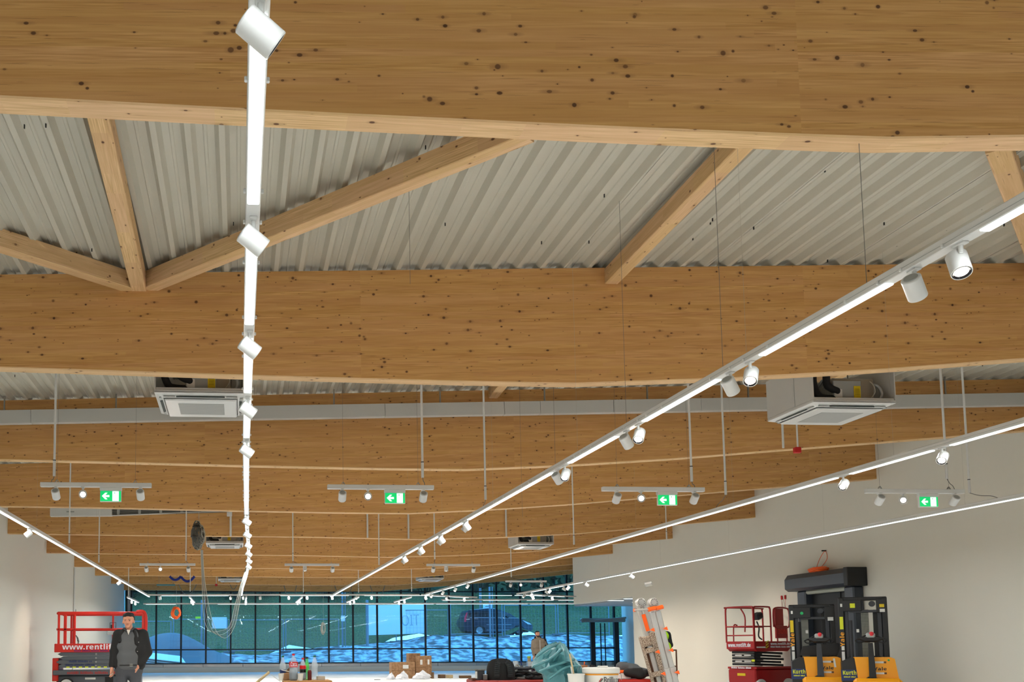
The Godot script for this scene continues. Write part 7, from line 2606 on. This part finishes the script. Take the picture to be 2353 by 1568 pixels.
func build_people() -> void:
	# foreman at the left, one hand in his pocket, a cigarette in the other
	var p: Vector3 = Vector3(-1.683, 1.17, -15.5)
	var t := thing("person", "man in an open black jacket and grey jeans, hand in pocket, holding a cigarette", "person", Vector3(p.x, 0, p.z), 0.04)
	var turn := Basis(Vector3.UP, -0.12) * Basis(Vector3(0, 0, 1), 0.03)
	head(t, Vector3(0.0, 1.498, 0.02), turn, 0.0055, 0.006)
	blob(t, "jeans", mats["jeans grey"], [[-.07, .90, .0, .11, .90, .0, .12, .12], [-.075, .84, .01, .105, .84, .0, .115, .115], [-.085, .80, .01, -.115, .48, .03, .098, .07], [.105, .80, .0, .115, .48, .03, .098, .07], [-.115, .48, .03, -.12, .1, .0, .068, .058], [.115, .48, .03, .13, .1, .0, .068, .058]], 0.012, 0.03)
	blob(t, "shirt", mats["shirt grey"], [[-.06, 1.33, .0, .075, 1.33, .0, .115, .115], [-.055, 1.2, .02, .075, 1.2, .02, .125, .125], [-.055, 1.05, .03, .085, 1.05, .03, .122, .125], [-.05, .93, .03, .085, .93, .03, .12, .12], [-.04, 1.40, -.01, .05, 1.40, -.01, .075, .075]], 0.011, 0.04)
	blob(t, "shirt_collar", mats["shirt collar"], [[-.02, 1.44, .075, -.065, 1.475, .03, .018, .02], [.04, 1.44, .075, .075, 1.475, .03, .018, .02], [-.065, 1.475, .03, 0.0, 1.47, -.06, .02, .022], [.075, 1.475, .03, 0.0, 1.47, -.06, .02, .022]], 0.007, 0.012)
	var s := mb()
	prism(s, [Vector2(-.022, 0.03), Vector2(.032, 0.03), Vector2(.006, -0.045)], Transform3D(Basis(Vector3.RIGHT, -0.35), Vector3(0.0, 1.425, 0.098)), 0.02)
	obj("undershirt", s, mats["tee white"], t)
	blob(t, "jacket", mats["coat black"], [
		[-.13, 1.385, -.01, -.10, 1.15, .0, .085, .10], [-.10, 1.15, .0, -.12, .9, .01, .10, .085], [.2, 1.385, -.01, .165, 1.15, .03, .085, .11], [.165, 1.15, .03, .17, .93, .04, .11, .09], [-.08, 1.36, -.06, .13, 1.36, -.06, .10, .10], [-.06, 1.1, -.06, .11, 1.1, -.06, .12, .12], [-.06, .92, -.05, .11, .92, -.05, .11, .11],
		[-.165, 1.39, -.01, -.215, 1.13, -.01, .072, .062], [-.215, 1.13, -.01, -.238, .93, .05, .062, .05],
		[.22, 1.385, -.01, .29, 1.12, .0, .08, .07], [.29, 1.12, .0, .20, .94, .10, .068, .055], [-.075, 1.45, -.02, -.04, 1.46, -.06, .03, .03], [.1, 1.45, -.02, .06, 1.46, -.06, .035, .03], [.09, 1.44, .05, .13, 1.25, .125, .03, .03], [-.085, 1.44, .05, -.12, 1.28, .1, .028, .026]], 0.011, 0.025)
	hand(t, Vector3(-.243, .905, .06), Basis(Vector3.UP, 0.9) * Basis(Vector3.RIGHT, -0.15), 1.0, 0.35)
	hand(t, Vector3(.175, .93, .115), Basis(Vector3(0, 0, 1), -0.75) * Basis(Vector3.UP, -0.4), -1.0, 0.5)
	s = mb()
	cyl(s, Vector3(-.225, .80, .085), Vector3(-.262, .772, .105), .0045, 8)
	obj("cigarette", s, mats["tee white"], t)
	for q in [Vector3(.16, 1.27, .145), Vector3(.145, 1.13, .155)]:
		s = mb()
		cyl(s, q, q + Vector3(0.002, 0, .006), .008, 8)
		obj("snap_button", s, mats["galvanised"], t)
	s = mb()
	bar(s, Vector3(-.12, .925, .145), Vector3(.14, .925, .145), .035, .012, Vector3.UP, .004)
	obj("belt", s, mats["shoe"], t)
	s = mb()
	box(s, Vector3(.055, .925, .153), Vector3(.05, .04, .012), Basis(), .006)
	obj("buckle", s, mats["galvanised"], t)
	for x in [-.12, .13]: blob(t, "shoe", mats["shoe"], [[x, .05, -.05, x, .045, .1, .045, .04], [x, .045, .1, x, .035, .17, .04, .032]], 0.01, 0.02)
	# worker before the glazing
	p = Vector3(11.228, 1.161, -37)
	t = thing("person", "worker in a beige jacket with black shoulders and dark trousers before the glazing", "person", Vector3(p.x, 0, p.z))
	head(t, Vector3(-.04, 1.555, 0.02), Basis(Vector3.UP, 0.15), 0.008, 0.0, true)
	blob(t, "trousers", mats["trousers navy"], [[-.1, .92, 0, .1, .92, 0, .12, .12], [-.1, .85, 0, -.12, .48, .02, .1, .075], [.1, .85, 0, .12, .48, .02, .1, .075], [-.12, .48, .02, -.12, .1, 0, .075, .06], [.12, .48, .02, .12, .1, 0, .075, .06]], 0.018, 0.03)
	blob(t, "jacket", mats["jacket beige"], [[-.1, 1.38, .01, .11, 1.38, .01, .12, .12], [-.1, 1.2, .02, .12, 1.2, .02, .14, .14], [-.1, 1.0, .02, .12, 1.0, .02, .135, .135], [-.2, 1.36, 0, -.235, 1.1, 0, .08, .062], [-.235, 1.1, 0, -.22, .88, .05, .06, .05], [.22, 1.34, 0, .31, 1.12, .0, .075, .06], [.31, 1.12, 0, .31, .9, .05, .062, .05], [0, 1.48, .03, -.03, 1.5, .03, .065, .06]], 0.016, 0.03)
	blob(t, "shoulder_panel", mats["coat black"], [[.06, 1.47, -.0, .24, 1.43, -.0, .05, .055], [.24, 1.43, 0, .325, 1.2, -.01, .055, .045], [-.08, 1.47, -.02, -.2, 1.42, -.02, .045, .05], [-.12, 1.52, -.02, .08, 1.52, -.05, .045, .045], [.2, 1.2, .07, .2, 1.0, .08, .07, .08]], 0.016, 0.02)
	hand(t, Vector3(-.22, .86, .06), Basis(), 1.0, 0.3)
	hand(t, Vector3(.31, .88, .06), Basis(), -1.0, 0.3)
	s = mb()
	box(s, Vector3(.0, 1.18, .165), Vector3(.02, .5, .012), Basis(), .004)
	obj("zip", s, mats["tee white"], t)
	for x in [-.12, .12]: blob(t, "shoe", mats["shoe"], [[x, .05, -.05, x, .045, .1, .045, .04], [x, .045, .1, x, .035, .17, .04, .032]], 0.014, 0.02)
	# stooping worker hidden behind the ladders
	p = Vector3(9.48, 1.162, -22)
	t = thing("person", "stooping worker in a yellow hi-vis vest over black, mostly hidden behind the ladders", "person", Vector3(p.x, 0, p.z), PI)
	# local x is now towards the photo's left
	head(t, Vector3(.1, 1.33, .2), Basis(Vector3.RIGHT, 0.9), 0.01, 0.0)
	blob(t, "trousers", mats["trousers navy"], [[-.09, .9, 0, .09, .9, 0, .12, .12], [-.1, .85, 0, -.11, .48, .03, .1, .075], [.1, .85, 0, .11, .48, .03, .1, .075], [-.11, .48, .03, -.11, .1, 0, .075, .06], [.11, .48, .03, .11, .1, 0, .075, .06]], 0.018, 0.03)
	blob(t, "sweater", mats["coat black"], [[-.1, 1.42, .06, .1, 1.42, .06, .11, .11], [-.1, 1.05, 0, .1, 1.05, 0, .12, .12], [-.19, 1.44, .05, -.235, 1.2, .03, .075, .06], [-.235, 1.2, .03, -.17, 1.05, .2, .06, .048], [.19, 1.42, .05, .22, 1.2, .05, .075, .06], [.22, 1.2, .05, .14, 1.05, .2, .06, .048], [.05, 1.45, .12, .09, 1.42, .17, .06, .055]], 0.016, 0.03)
	blob(t, "vest", mats["hi vis"], [[-.085, 1.4, .05, .09, 1.4, .05, .13, .13], [-.085, 1.15, .0, .09, 1.15, .0, .15, .15], [-.085, .96, 0, .09, .96, 0, .145, .145]], 0.016, 0.03)
	hand(t, Vector3(-.16, 1.03, .22), Basis(Vector3.RIGHT, -1.2), 1.0, 0.5)
	hand(t, Vector3(.13, 1.03, .22), Basis(Vector3.RIGHT, -1.2), -1.0, 0.5)
	for x in [-.11, .11]: blob(t, "shoe", mats["shoe"], [[x, .05, -.05, x, .045, .1, .045, .04], [x, .045, .1, x, .035, .17, .04, .032]], 0.014, 0.02)
